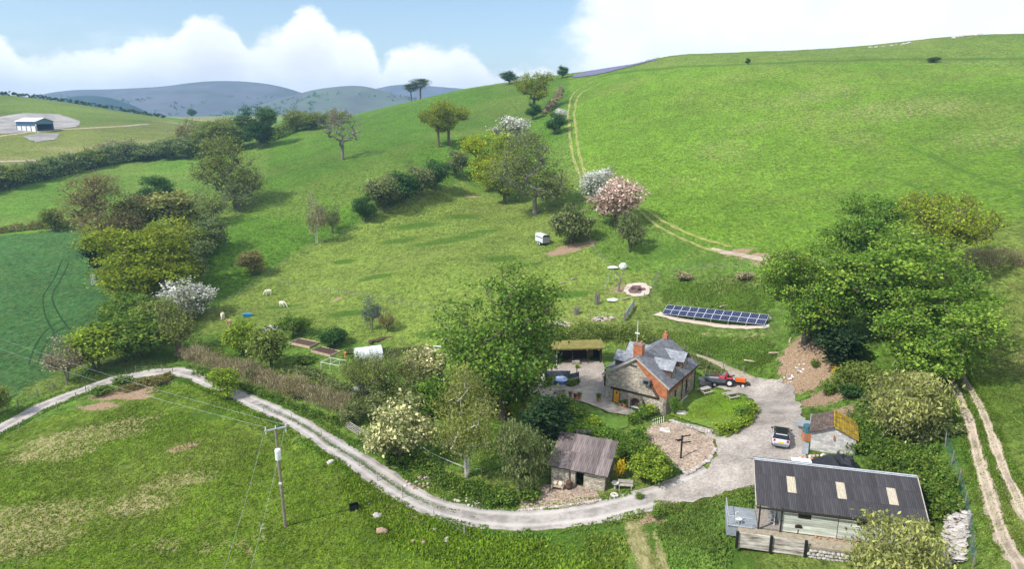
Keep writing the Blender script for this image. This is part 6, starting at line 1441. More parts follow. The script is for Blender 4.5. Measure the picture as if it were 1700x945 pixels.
pm('tractor_orange', (.72,.15,.02), (.62,.12,.015), 3, .4)
pm('tractor_red', (.45,.05,.06), (.36,.04,.05), 3, .45)
def tractor():
    b = P(1216, 641); t = thing('compact_tractor', 'small orange tractor facing right beside the front lawn', 'tractor', b, R(-14))
    MB().box((.95, 0, .95), (1.3, .62, .46), taper=.9).build('bonnet', 'tractor_orange', t); MB().box((1.62, 0, .85), (.06, .56, .5)).build('grille', 'black_paint', t)
    m = MB().box((.4, 0, .6), (2.2, .42, .34)); m.build('chassis', 'black_paint', t)
    for s in (-1, 1):
        wheel(t, (-.45, s*.55, .58), .58, .32, (0, 1, 0), 'white_paint', .5); wheel(t, (1.25, s*.52, .34), .34, .24, (0, 1, 0), 'white_paint', .55)
        MB().box((-.45, s*.52, 1.2), (.9, .38, .07)).build('mudguard', 'tractor_red', t)
    m = MB().box((-.42, 0, 1.08), (.5, .5, .12)); m.box((-.66, 0, 1.35), (.12, .5, .5)); m.build('seat', 'black_paint', t)
    m = MB().cyl((.28, 0, 1.0), (.05, 0, 1.42), .03); m.cyl((.04, 0, 1.43), (.02, 0, 1.46), .2, n=12); m.build('steering_wheel', 'black_paint', t)
    m = MB(); m.tube([(-.85, -.45, .8), (-.85, -.45, 1.75), (-.85, .45, 1.75), (-.85, .45, .8)], .035); m.build('roll_bar', 'tractor_red', t)
    MB().box((1.95, 0, .42), (.5, .9, .25)).build('front_linkage', 'black_paint', t)
    b = P(1188, 640); t = thing('tipping_trailer', 'dark flat sided trailer hitched behind the orange tractor', 'trailer', b, R(-14))
    MB().box((0, 0, .72), (2.9, 1.5, .08)).build('bed', 'timber_dark', t)
    for s in (-1, 1): MB().box((0, s*.75, 1.0), (2.9, .05, .5)).build('side_board', 'steel_slate', t); wheel(t, (-.2, s*.70, .34), .34, .2, (0, 1, 0), 'galv', .5)
    for x in (-1.45, 1.45): MB().box((x, 0, 1.0), (.05, 1.45, .5)).build('end_board', 'wood_grey', t)
    MB().beam((1.4, 0, .5), (2.3, 0, .45), .1).build('drawbar', 'black_paint', t)
    m = thing('red_mower', 'red machine lying on the trailer behind the tractor', 'machine', t.matrix_basis @ Vector((.75, .1, .78)), R(-14)); MB().box((0, 0, .3), (.8, .9, .4), taper=.8).build('deck', 'tractor_red', m); m2 = MB(); m2.tube([(-.2, -.35, .4), (-.7, -.35, .85), (-.7, .35, .85), (-.2, .35, .4)], .03); m2.build('handle', 'tractor_red', m)
    m = thing('timber_load', 'grey boards lying on the trailer', 'boards', t.matrix_basis @ Vector((-.6, .1, .80)), R(-8))
    for i in range(4): MB().box((0, -.35+.22*i, .08+.03*i), (2.2, .16, .05), rz=rnd.uniform(-.1, .1)).build('board', 'wood_grey', m)
pm('steel_slate', (.10,.12,.15), (.06,.07,.09), 3, .5)
tractor()

def stock_trailer():
    b = P(907, 408); t = thing('livestock_trailer', 'silver twin axle livestock trailer parked in the paddock', 'trailer', b, R(24))
    w, L_ = .92, 3.9   # rear at y=0 facing the viewer, length along +y
    sec = [(-w, .62), (-w, 2.05), (-w*.86, 2.32), (-w*.5, 2.46), (w*.5, 2.46), (w*.86, 2.32), (w, 2.05), (w, .62)]
    V = [(x, y, z) for y in (0, L_) for x, z in sec]; n = 8
    Fc = [(i, (i+1) % n, (i+1) % n+n, i+n) for i in range(n)]+[tuple(range(n, 2*n))]
    mesh_obj('body', V, Fc, 'metal_white', t)
    for y in (.03, 1.0, 1.95, 2.9, L_-.03):
        V = [(x*1.03, yy, 1.4+(z-1.4)*1.035) for yy in (y-.05, y+.05) for x, z in sec]; mesh_obj('roof_rib', V, [(i, (i+1) % n, (i+1) % n+n, i+n) for i in range(n)], 'galv', t)
    MB().box((0, -.02, 1.28), (2*w*.96, .06, 1.3)).build('ramp', 'galv_dull', t); MB().box((0, .0, 2.08), (2*w*.82, .03, .38)).build('top_opening', 'steel_slate', t)
    for s in (-1, 1):
        MB().box((s*(w+.005), L_/2, 1.75), (.02, L_-.6, .22)).build('side_vent', 'steel_slate', t)
        for y in (1.35, 2.15): wheel(t, (s*(w+.05), y, .36), .36, .2, (1, 0, 0), 'white_paint', .6)
        MB().box((s*(w+.06), 1.75, .80), (.28, 1.7, .06)).build('mudguard', 'galv', t)
    m = MB(); m.beam((-.6, L_, .5), (0, L_+1.2, .45), .08); m.beam((.6, L_, .5), (0, L_+1.2, .45), .08); m.build('drawbar', 'galv', t)
    MB().box((0, -.06, .58), (1.5, .1, .12)).build('tail_bar', 'black_paint', t)
pm('galv_dull', (.36,.35,.33), (.28,.27,.26), 2, .7)
stock_trailer()

# ------------------------------------------------------------------ animals
pm('fleece_white', (.80,.74,.62), (.66,.60,.49), 6, .95, .6)
pm('fleece_tan', (.66,.42,.26), (.54,.33,.20), 6, .95, .6)
def alpaca(px, py, rz, label, mat='fleece_white', pose='graze', s=1.0):
    b = P(px, py)
    if pose == 'graze': neck = [(.62, 0, .98, .15), (.84, 0, .70, .12), (1.0, 0, .34, .10), (1.08, 0, .16, .10), (1.22, 0, .06, .06)]
    else: neck = [(.60, 0, 1.05, .16), (.72, 0, 1.32, .12), (.76, 0, 1.56, .13), (.92, 0, 1.55, .08)]
    V = [(0, 0, .92, .31), (.30, 0, .93, .30), (.50, 0, .94, .25), (-.30, 0, .93, .31), (-.52, 0, .90, .24), (-.68, 0, .78, .09)]; Ed = [(0, 1), (1, 2), (0, 3), (3, 4), (4, 5)]
    prev = 2
    for x, y, z, r in neck: V.append((x, y, z, r)); Ed.append((prev, len(V)-1)); prev = len(V)-1
    for hx, root in ((.42, 1), (-.42, 3)):
        for sy in (-1, 1):
            bk = .05 if hx < 0 else 0
            for q, (x, y, z, r) in enumerate(((hx, sy*.17, .66, .13), (hx-bk*1.5, sy*.17, .36, .075), (hx+bk*.4, sy*.17, .05, .055), (hx+.06, sy*.17, .0, .055))):
                V.append((x, y, z, r)); Ed.append((root if q == 0 else len(V)-2, len(V)-1))
    me = bpy.data.meshes.new('body'); me.from_pydata([v[:3] for v in V], Ed, []); me.update()
    t = thing('alpaca', label, 'alpaca', b, rz); t.scale = (s, s, s)
    o = bpy.data.objects.new('body', me); COL.objects.link(o); o.parent = t
    sk = o.modifiers.new('skin', 'SKIN')
    o.data.skin_vertices.new() if not o.data.skin_vertices else None
    for i, v in enumerate(V): o.data.skin_vertices[0].data[i].radius = (v[3], v[3])
    o.data.skin_vertices[0].data[0].use_root = True
    sk.use_smooth_shade = True; o.modifiers.new('subsurf', 'SUBSURF').render_levels = 2; me.materials.append(MATS[mat])
    hx, hy, hz, _ = neck[-2]
    for s_ in (-1, 1): MB().cyl((hx-.03, s_*.06, hz+.08), (hx-.08, s_*.09, hz+.22), .035, .01, 5).build('ear', mat, t)
    return t
alpaca(446, 490, R(195), 'white alpaca grazing to the left, farthest up the paddock')
alpaca(469, 510, R(-15), 'white alpaca grazing to the right in the middle of the paddock corner')
alpaca(370, 529, R(-80), 'white alpaca grazing with its back to the fence at the far left')
alpaca(381, 541, R(-100), 'tan alpaca standing on the bank in front of the white ones', 'fleece_tan', 'stand', .92)

# ------------------------------------------------------------------ garden and yard things
def picnic(px, py, label, rz):
    t = thing('picnic_table', label, 'picnic table', P(px, py)+Vector((0, 0, .12)), rz)
    for i in range(5): MB().box((0, -.32+.16*i, .74), (1.6, .15, .04)).build('slat', 'wood_grey', t)
    for s in (-1, 1):
        for k in range(2): MB().box((0, s*(.66+.14*k), .45), (1.6, .13, .04)).build('seat_slat', 'wood_grey', t)
    for x in (-.6, .6):
        for s in (-1, 1): MB().beam((x, s*.72, 0), (x, s*.25, .72), .05, .09, up=(1, 0, 0)).build('leg', 'wood_grey', t)
        MB().beam((x, -.78, .42), (x, .78, .42), .05, .09).build('bearer', 'wood_grey', t)
picnic(1170, 655, 'picnic table nearer the cottage wall on the front lawn', R(28)); picnic(1213, 663, 'picnic table at the yard edge of the front lawn', R(22))

def planter(px, py, label, leaf, r=.25, h=.4):
    p = P(px, py)+Vector((0, 0, .14)); t = thing('plant_pot', label, 'pot', p); m = MB().cyl((0, 0, 0), (0, 0, h), r*.75, r, 12); m.build('pot', 'terracotta', t)
    (w, c), H, Wd = PROTO['shrub_b']; o = bpy.data.objects.new('crown', c); COL.objects.link(o); o.parent = t; o.location = (0, 0, h*.8); k = r*2.4/Wd; o.scale = (k, k, k); o.material_slots[0].link = 'OBJECT'; o.material_slots[0].material = MATS[leaf]
for a in [(994,668,'terracotta pot with a round green plant at the terrace corner left of the door','leaf_fern',.32,.5),(962,664,'terracotta pot on the left end of the terrace','leaf_olive',.28),(947,662,'small pot farthest left on the gravel','leaf_fern',.24),(955,665,'red pot between two others on the gravel edge','leaf_red',.22),(1037,678,'terracotta pot with tall plant between door and arch','leaf_dark',.28,.5),(1030,676,'small pot just right of the yellow door','leaf_dark',.2)]: planter(*a)

def hot_tub():
    b = P(931, 638); t = thing('hot_tub', 'round blue tub with pale cover inside the clipped hedge', 'hot tub', b)
    MB().cyl((0, 0, 0), (0, 0, .75), 1.0, 1.02, 22).build('tub', 'tub_blue', t); MB().cyl((0, 0, .75), (0, 0, .86), .95, .8, 22).build('cover', 'tub_cover', t)
    f = thing('pergola_frame', 'dark slim post frame standing round the blue tub', 'pergola', b)
    Q = [(-2.1, -1.0), (2.3, -.7), (2.3, 1.6), (-2.1, 1.6)]
    for x, y in Q: MB().box((x, y, 1.0), (.10, .10, 2.2)).build('post', 'black_paint', f)
    MB().box((1.9, .9, .9), (1.5, .06, .7), rz=.5).build('screen', 'steel_slate', f); MB().box((-.3, 1.6, .75), (3.4, .08, 1.1)).build('screen', 'steel_slate', f); MB().box((-2.05, .3, .75), (.08, 2.4, 1.1)).build('screen', 'black_paint', f)
    h = thing('box_hedge', 'clipped box hedge curved in front of the blue tub', 'hedge', b); (w, c), H, Wd = PROTO['shrub_a']
    for i, (x, y) in enumerate(((1.3, -1.0), (1.8, -.5), (2.2, .1), (-1.7, -.9), (-1.8, .2), (-1.0, 1.9), (0, 2.0), (1.0, 1.9))):
        o = bpy.data.objects.new('clump', c); COL.objects.link(o); o.parent = h; o.location = (x, y, 0); o.scale = (.62, .62, .72); o.rotation_euler = (0, 0, i); o.material_slots[0].link = 'OBJECT'; o.material_slots[0].material = MATS['leaf_fern']
    c = thing('garden_bench', 'pale weathered bench in front of the tub', 'bench', P(930, 651), R(6))
    MB().box((0, 0, .42), (1.5, .5, .06)).build('seat', 'wood_grey', c); MB().box((0, .24, .66), (1.5, .05, .4)).build('backrest', 'wood_grey', c)
    for x in (-.65, .65): MB().box((x, 0, .2), (.08, .45, .42)).build('leg', 'wood_grey', c)
hot_tub()
def shelter():
    b = P(962, 604); t = thing('garden_shelter', 'open fronted dark shelter with turf roof set into the bank', 'shelter', b, R(4))
    MB().box((-.2, 2.2, 1.2), (7.0, .15, 2.6)).build('back_wall', 'timber_dark', t)
    for x in (-3.6, 3.2): MB().box((x, 1.1, 1.2), (.15, 2.2, 2.6)).build('side_wall', 'timber_dark', t)
    MB().box((-.2, 1.0, 2.55), (7.8, 3.2, .22), rx=.06).build('turf_roof', 'turf_roof', t)
    for x in (-3.4, -1.1, 1.2, 3.0): MB().box((x, -.2, 1.2), (.12, .12, 2.5)).build('post', 'white_paint' if x < -3 else 'timber_dark', t)
    d = MB().box((1.9, 2.08, 1.1), (.95, .06, 1.9)); d.build('door_panel', 'turf_roof', t)
    for x in (1.1, 2.8): MB().ball((x, .0, 2.1), .16).build('lantern', 'white_paint', t)
    MB().box((-.6, -.3, .3), (1.1, .5, .5)).build('trough', 'wood_grey', t)
    w = P(725, 690); t = thing('log_shelter', 'dark open timber shelter under the garden trees', 'shelter', w+Vector((0, 3., 0)), R(-8))
    MB().box((0, 1.6, 1.2), (2.6, .1, 2.6)).build('back_wall', 'timber_dark', t)
    for s in (-1, 1): MB().box((s*1.3, .8, 1.2), (.1, 1.6, 2.6)).build('side_wall', 'timber_dark', t); MB().box((s*1.3, -.1, 1.2), (.16, .16, 2.6)).build('post', 'wood_grey', t)
    for s in (-1, 1): MB().beam((s*1.6, .7, 2.45), (0, .7, 3.2), .1, 1.9, up=(0, 1, 0)).build('roof_slope', 'timber_dark', t)
    MB().beam((-1.6, -.3, 2.45), (0, -.3, 3.2), .14, .1).build('fascia', 'wood_grey', t)
shelter()

def polytunnel():
    b = P(612, 597); t = thing('polytunnel', 'small white plastic covered polytunnel at the paddock edge', 'polytunnel', b, R(22)); r, L_ = 1.55, 4.0; m = MB(); n = 14
    V = [(x, r*math.cos(math.pi*i/n), 2.05*math.sin(math.pi*i/n)) for x in (-L_/2, -L_/4, 0, L_/4, L_/2) for i in range(n+1)]; Fc = [(k*(n+1)+i, k*(n+1)+i+1, (k+1)*(n+1)+i+1, (k+1)*(n+1)+i) for k in range(4) for i in range(n)]
    Fc += [tuple(range(n+1)), tuple(range(5*(n+1)-1, 4*(n+1)-1, -1))]; mesh_obj('cover', V, Fc, 'plastic_sheet', t)
    for x in (-L_/2, -L_/4, 0, L_/4, L_/2): MB().tube([(x, (r+.03)*math.cos(math.pi*i/10), 2.08*math.sin(math.pi*i/10)) for i in range(11)], .03, 5).build('hoop', 'galv', t)
    MB().box((L_/2+.03, 0, .8), (.04, .8, 1.6)).build('door', 'steel_slate', t)
    # raised beds
    for (px, py, rz, w, l, lab) in [(506,572,-28,4.6,2.4,'upper raised bed of bare soil edged with boards'),(541,586,-32,4.4,2.2,'lower raised bed of bare soil edged with boards')]:
        q = thing('raised_bed', lab, 'raised bed', P(px, py), R(rz)); MB().box((0, 0, .14), (w-.1, l-.1, .3)).build('soil', 'soil', q)
        for s in (-1, 1): MB().box((0, s*l/2, .2), (w, .08, .42)).build('board', 'wood_raw', q); MB().box((s*w/2, 0, .2), (.08, l-.09, .42)).build('board', 'wood_raw', q)
    q = thing('cold_frame', 'white timber frame for netting in the vegetable plot', 'frame', P(556, 612), R(-25)); w, l, h = 3.4, 2.2, 1.1
    for x in (-w/2, 0, w/2):
        for y in (-l/2, l/2): MB().cyl((x, y, 0), (x, y, h), .035, n=5).build('upright', 'white_paint', q)
        MB().cyl((x, -l/2, h), (x, l/2, h), .035, n=5).build('crossbar', 'white_paint', q)
    for y in (-l/2, l/2): MB().cyl((-w/2, y, h), (w/2, y, h), .035, n=5).build('rail', 'white_paint', q)
    q = thing('orange_barrow', 'orange figure shaped watering stand beside the polytunnel', 'ornament', P(574, 594)); MB().cyl((0, 0, 0), (0, 0, .5), .25, .18, 8).build('base', 'terracotta', q); MB().ball((0, 0, .75), .26).build('top', 'terracotta', q)
    q = thing('blue_trough', 'blue plastic feed trough in the paddock corner', 'trough', P(411, 526), R(20)); m = MB().box((0, 0, .3), (1.5, .8, .55), taper=1.15); m.build('tub', 'blue_plastic', q); MB().box((0, 0, .60), (1.5, .8, .05), ry=.08).build('lid', 'blue_plastic', q)
    q = thing('grey_tank', 'pale grey sloping tank lid beside the brown hedge', 'tank', P(600, 655), R(-20)); MB().box((0, 0, .8), (2.6, 1.3, .1), rx=.1).build('lid', 'slab_grey', q); MB().box((0, 0, .4), (2.4, 1.1, .8)).build('tank', 'galv_dull', q)
    q = thing('white_plank', 'white plank lying at the edge of the paddock left of the ash', 'plank', P(728, 577), R(-15)); MB().box((0, 0, .15), (1.7, .3, .1)).build('board', 'white_paint', q)
polytunnel()

def bistro():
    b = P(750, 742); t = thing('garden_table', 'small round white garden table on the lawn left of the birch', 'table', b); MB().cyl((0, 0, .70), (0, 0, .74), .45, n=14).build('top', 'white_paint', t); MB().cyl((0, 0, 0), (0, 0, .7), .06, .05, 8).build('pedestal', 'white_paint', t); MB().cyl((0, 0, 0), (0, 0, .05), .3, .2, 10).build('base', 'white_paint', t)
    for (dx, dy, r, lab) in ((-.8, -.25, 70, 'white garden chair left of the round table'), (.75, .2, -110, 'white garden chair right of the round table'), (.05, .8, 180, 'white garden chair behind the round table')):
        c = thing('garden_chair', lab, 'chair', b+Vector((dx, dy, 0)), R(r)); MB().box((0, 0, .44), (.44, .44, .04)).build('seat', 'white_paint', c); MB().box((0, -.2, .75), (.42, .04, .55)).build('backrest', 'white_paint', c)
        for x in (-.18, .18):
            for y in (-.18, .18): MB().box((x, y, .21), (.045, .045, .42)).build('leg', 'white_paint', c)
bistro()

def clothes_post():
    b = P(1130, 764); t = thing('signpost', 'black post with side arms standing in the gravel bed', 'post', b+Vector((0, 0, .12)), R(10)); H = z_at(b.x, b.y, 725)-b.z
    MB().box((0, 0, H/2), (.14, .14, H)).build('post', 'black_paint', t)
    for z, x0, x1, r in ((H-.15, 0, .95, .25), (H-.5, -.75, 0, -.1), (H-.85, 0, 1.0, -.15), (H-.62, -.5, 0, .3)): MB().beam((x0, .02, z), (x1, .3*math.sin(r)*(x1-x0), z+.06), .06, .12).build('arm', 'black_paint', t)
    for px, py, lab in ((1105, 718, 'flat pale stone slab at the top of the gravel bed'), (1133, 689, 'pale stone slab on the front lawn')):
        s = thing('stone_slab', lab, 'slab', P(px, py)+Vector((0, 0, .16)), R(-25)); MB().box((0, 0, .06), (1.35, .9, .1)).build('slab', 'render_white', s); MB().box((.1, .2, .17), (.55, .3, .14), rz=.5).build('block', 'render_white', s)
    k = P(1145, 782)
    st = stone_meshes()
    t = thing('kerb_stones', 'row of rough stones edging the gravel bed', 'kerb', P(1066, 742)); o0 = t.location
    for (x0, y0), (x1, y1), n in (((1066,744),(1112,771),16),((1112,771),(1142,789),10),((1142,789),(1176,767),14),((1176,767),(1190,746),10),((1112,700),(1186,722),18)):
        for i in range(n):
            p = P(x0+(x1-x0)*i/n+rnd.uniform(-1, 1), y0+(y1-y0)*i/n+rnd.uniform(-1, 1)); o = bpy.data.objects.new('stone', st[rnd.randrange(5)]); COL.objects.link(o); o.parent = t; o.location = Vector(p)-Vector(o0)+Vector((0, 0, .14)); s = rnd.uniform(.12, .22); o.scale = (s*1.3, s, s*.8); o.rotation_euler = (0, 0, rnd.uniform(0, 6))
    t = thing('kerb_stones', 'line of pale stones edging the shed forecourt along the lane', 'kerb', P(862, 848)); o0 = t.location
    for i in range(34):
        f = i/33; p = P(862+135*f, 849-17*f+2*math.sin(f*3)); o = bpy.data.objects.new('stone', st[rnd.randrange(5)]); COL.objects.link(o); o.parent = t; o.location = Vector(p)-Vector(o0)+Vector((0, 0, .08)); s = rnd.uniform(.09, .17); o.scale = (s*1.3, s, s); o.rotation_euler = (0, 0, rnd.uniform(0, 6))
clothes_post()

def shed_things():
    B = lambda x, y: shed.matrix_basis @ Vector((x, y, 0))
    def on(v): return Vector((v.x, v.y, g(v.x, v.y)+.1))
    c = thing('shed_bench', 'pale bench with two round cushions left of the shed door', 'bench', on(B(.9, -.7)), R(-20)); MB().box((0, 0, .4), (1.3, .45, .07)).build('seat', 'wood_raw', c); MB().box((0, .22, .68), (1.3, .06, .5)).build('backrest', 'wood_raw', c)
    for x in (-.3, .3): MB().ball((x, .12, .66), (.24, .1, .24)).build('cushion', 'fleece_white', c)
    for x in (-.55, .55): MB().box((x, 0, .19), (.08, .4, .4)).build('leg', 'wood_raw', c)
    c = thing('barrel', 'dark barrel against the shed wall beside its door', 'barrel', on(B(2.05, -.45))); m = MB(); Z = [(0, .26), (.2, .32), (.45, .34), (.7, .32), (.9, .26)]
    for (z0, r0), (z1, r1) in zip(Z[:-1], Z[1:]): m.cyl((0, 0, z0), (0, 0, z1), r0, r1, 14)
    m.build('staves', 'timber_brown', c)
    for z in (.2, .7): MB().cyl((0, 0, z-.03), (0, 0, z+.03), .335, n=14).build('hoop', 'black_paint', c)
    c = thing('round_table', 'round pale table right of the stone shed', 'table', P(1021, 812)); MB().cyl((0, 0, .62), (0, 0, .70), .38, n=14).build('top', 'render_white', c); MB().cyl((0, 0, 0), (0, 0, .62), .14, .12, 8).build('pedestal', 'wood_grey', c)
    c = thing('garden_bench', 'wooden bench under the yellow broom right of the shed', 'bench', P(1038, 812), R(-8)); MB().box((0, 0, .42), (1.5, .42, .06)).build('seat', 'wood_grey', c); MB().box((0, .22, .72), (1.5, .05, .35)).build('backrest', 'wood_grey', c)
    for x in (-.6, .6): MB().box((x, 0, .2), (.08, .4, .42)).build('leg', 'wood_grey', c)
    c = thing('millstone', 'round pale millstone lying before the right end of the shed', 'millstone', P(1020, 824)); MB().cyl((0, 0, 0), (0, 0, .16), .42, n=16).build('stone', 'render_white', c); MB().cyl((0, 0, .16), (0, 0, .165), .1, n=10).build('eye', 'timber_dark', c)
shed_things()

def rocks():
    st = stone_meshes()
    def rock(px, py, s, label, mat=None, name='boulder'):
        p = P(px, py); o = bpy.data.objects.new(name, st[rnd.randrange(5)]); COL.objects.link(o); o.location = p+Vector((0, 0, s*.25)); o.scale = (s*1.25, s*.9, s*.75); o.rotation_euler = (rnd.uniform(-.3, .3), rnd.uniform(-.3, .3), rnd.uniform(0, 6)); tag(o, label, 'boulder')
        if mat: o.material_slots[0].link = 'OBJECT'; o.material_slots[0].material = MATS[mat]
    rock(627, 859, .42, 'grey boulder in the near field right of the black crate'); rock(635, 885, .50, 'rust stained boulder below the grey one', 'rock_rust'); rock(549, 769, .38, 'long pale boulder near the lane verge'); rock(685, 900, .22, 'small brown stone below the lane', 'rock_rust'); rock(703, 902, .25, 'brown stone right of the small one below the lane', 'rock_rust'); rock(741, 898, .28, 'pale stone among the rough grass below the lane'); rock(722, 880, .2, 'small pale stone just under the lane verge'); rock(612, 838, .14, 'pebble sized stone near the black crate')
    c = thing('black_crate', 'tipped black plastic crate lying in the near field', 'crate', P(588, 846), R(25)); m = MB(); m.box((0, 0, .05), (.9, .6, .05)); [m.box((s*.44, 0, .3), (.04, .6, .5)) for s in (-1, 1)]; [m.box((0, s*.29, .3), (.84, .04, .5)) for s in (-1, 1)]; m.build('shell', 'black_paint', c)
    for s in (-1, 1): MB().box((s*.46, 0, .45), (.02, .25, .08)).build('handle', 'black_paint', c)
    b = P(434, 884); c = thing('dead_branch', 'bare fallen branch left of the power pole', 'branch', b); m = MB(); m.tube([(-.1, 0, .0), (0, .1, .5), (-.15, 0, 1.0)], .04, 5); m.tube([(0, .1, .5), (.35, 0, .9)], .03, 5); m.tube([(-.05, 0, .3), (.4, .2, .35)], .03, 5); m.build('limb', 'bark_pale', c)
    # stone and slate pile at the lower right
    t = thing('stone_pile', 'long heap of grey slate stones against the mesh fence, lower right', 'stone heap', P(1590, 890)); o0 = Vector(t.location)
    for i in range(230):
        f = rnd.random(); u = rnd.uniform(-1, 1); p = P(1592-12*f+u*17, 852+f*88); o = bpy.data.objects.new('stone', st[rnd.randrange(5)]); COL.objects.link(o); o.parent = t
        s = rnd.uniform(.15, .34); o.location = p-o0+Vector((0, 0, .15+.75*(1-u*u)*rnd.random())); o.scale = (s*1.5, s*.9, s*.35); o.rotation_euler = (rnd.uniform(-.4, .4), rnd.uniform(-.5, .5), rnd.uniform(-.6, .6))
    def heap(name, label, cat, px, py, n, rx, ry, hz, s0, s1, mats, flat=.7):
        t = thing(name, label, cat, P(px, py)); o0 = Vector(t.location)
        for i in range(n):
            a, r = rnd.uniform(0, 6.28), math.sqrt(rnd.random()); x, y = o0.x+rx*r*math.cos(a), o0.y+ry*r*math.sin(a); o = bpy.data.objects.new('stone', st[rnd.randrange(5)]); COL.objects.link(o); o.parent = t
            s = rnd.uniform(s0, s1); o.location = Vector((x, y, g(x, y)+hz*(1-r)*rnd.random()+s*.3))-o0; o.scale = (s*1.3, s, s*flat); o.rotation_euler = (rnd.uniform(-.5, .5), rnd.uniform(-.5, .5), rnd.uniform(0, 6)); mt = rnd.choice(mats)
            if mt: o.material_slots[0].link = 'OBJECT'; o.material_slots[0].material = MATS[mt]
    heap('stone_heap', 'heap of pale stones by the paddock fence above the cottage', 'stone heap', 1000, 531, 42, 1.9, .8, .8, .15, .32, [None, None, 'rock_rust'])
    heap('log_heap', 'jumble of pale logs and stones at the paddock fence behind the ash', 'log heap', 930, 540, 34, 2.2, 1.0, .7, .15, .3, ['wood_raw', None, 'wood_grey'])
    heap('scrap_heap', 'heap of pale rubble and black plastic beside the vegetable beds', 'rubble heap', 448, 547, 40, 2.2, 1.2, .9, .15, .36, [None, 'tarp_black', 'render_white', 'slate_pale'])
    heap('rubble_heap', 'white rubble where the path meets the yard under the earth bank', 'rubble heap', 1312, 627, 34, 1.7, .8, .4, .08, .2, [None, None, 'white_paint'])
    heap('stone_heap', 'scatter of stones and bricks before the outbuilding', 'rubble heap', 1362, 762, 30, 2.0, .7, .4, .1, .24, [None, 'terracotta', 'white_paint'])
    heap('verge_stones', 'loose stones on the lane verge below the lime green shrub', 'stones', 702, 802, 22, 2.2, 1.0, .2, .1, .22, [None, 'rock_rust'])
    heap('verge_stones', 'pale stones on the verge where the lane bends under the garden', 'stones', 772, 836, 16, 1.6, .7, .2, .1, .2, [None])
    heap('bonfire_ashes', 'round patch of dark bonfire ash beside the fence', 'ashes', 1058, 482, 26, 1.4, 1.0, .4, .15, .35, ['ash', 'ash', 'timber_dark'])
    patch('ash_ring', [(1034,484),(1040,474),(1055,470),(1072,471),(1081,478),(1078,488),(1064,493),(1046,492)], 'gravel_pale', .08, .2)
    patch('ash_centre', [(1041,483),(1050,475),(1063,475),(1070,481),(1062,488),(1048,488)], 'ash', .12, .15)
    # stumps, logs, bags
    def stump(px, py, label, h=1.3):
        t = thing('tree_stump', label, 'stump', P(px, py)); m = MB()
        for i in range(7): a = i*.9; m.cyl((.28*math.cos(a), .28*math.sin(a), -.1), (.36*math.cos(a), .36*math.sin(a), h*rnd.uniform(.6, 1.1)), .16, .12, 6)
        m.cyl((0, 0, -.1), (0, 0, h*.7), .36, .3, 9); m.build('bole', 'bark_grey', t)
    stump(991, 505, 'splintered tall tree stump, right one of two in the paddock', 1.9); stump(957, 522, 'splintered tree stump, left one of two in the paddock', 1.5)
    t = thing('dead_tree', 'leaning dead forked tree beside the bonfire patch', 'dead tree', P(1027, 484)); m = MB(); m.tube([(0, 0, -.2), (.05, 0, 1.4), (.25, 0, 2.6)], [.28, .2, .14], 7); m.tube([(.25, 0, 2.6), (.8, .3, 3.6), (.9, .3, 4.5)], [.13, .08, .04], 6); m.tube([(.25, 0, 2.6), (-.6, .2, 3.6), (-1.6, .4, 4.4)], [.12, .08, .04], 6); m.tube([(.05, 0, 1.5), (-.7, 0, 2.3), (-1.0, .2, 3.4)], [.1, .07, .03], 6); m.tube([(.8, .3, 3.6), (1.5, .3, 4.2)], [.06, .03], 5); m.build('trunk', 'bark_grey', t)
    t = thing('feed_bag', 'large white bag standing at the fence beyond the dead tree', 'bag', P(1034, 447)); m = MB().ball((0, 0, .6), (.8, .6, .75), 10, 7, .08, random.Random(3)); m.build('sack', 'white_paint', t)
    t = thing('feed_bag', 'flattened white sheet on the fence left of the white bag', 'bag', P(1017, 447)); m = MB().ball((0, 0, .35), (1.1, .5, .3), 10, 6, .12, random.Random(5)); m.build('sack', 'metal_white', t)
    t = thing('white_sheet', 'crumpled white sheet on the ground by the stumps', 'sheet', P(1017, 500)); m = MB().ball((0, 0, .2), (1.0, .6, .3), 10, 6, .25, random.Random(6)); m.build('sheet', 'white_paint', t)
    t = thing('fallen_log', 'pale fallen log pointing at the bonfire patch', 'log', P(1042, 497)); m = MB().tube([(-1.4, -.5, .15), (0, 0, .2), (1.6, 1.5, .25)], [.13, .12, .09], 7); m.build('log', 'wood_raw', t)
    for a in ((938,470,'grey log lying in the paddock, left one',.4),(955,463,'grey log lying in the paddock, right one',.7),(1203,509,'pale log above the solar panels',.5),(1248,602,'pale fence rail lying on the bank, lower one',-.6),(1290,588,'plank lying on the grassy bank',-.1),(1312,566,'short stake lying on the earth bank edge',1.1)):
        t = thing('fallen_log', a[2], 'log', P(a[0], a[1]), a[3]); MB().tube([(-1.1, 0, .1), (0, .05, .16), (1.1, 0, .12)], [.13, .12, .08], 6).build('log', 'wood_raw', t)
    t = thing('rooting_patch', 'dark upturned strip of earth below the willow saplings', 'earth', P(640, 562), R(38)); m = MB()
    for i in range(14): m.ball((-3+.45*i, rnd.uniform(-.4, .4), .05), (.5, .35, .14), 7, 4, .2, rnd)
    m.build('clods', 'soil', t)
    # tarpaulin heap and white van-like store behind the barn
    b = bn.matrix_basis @ Vector((7.6, 8.75, 0)); b.z = g(b.x, b.y); t = thing('tarpaulin_heap', 'black tarpaulin thrown over a heap behind the barn', 'tarpaulin', b+Vector((1.2, .9, 0))); m = MB().ball((0, 0, .55), (1.6, 1.2, .95), 16, 10, .16, random.Random(8)); m.build('sheet', 'tarp_black', t)
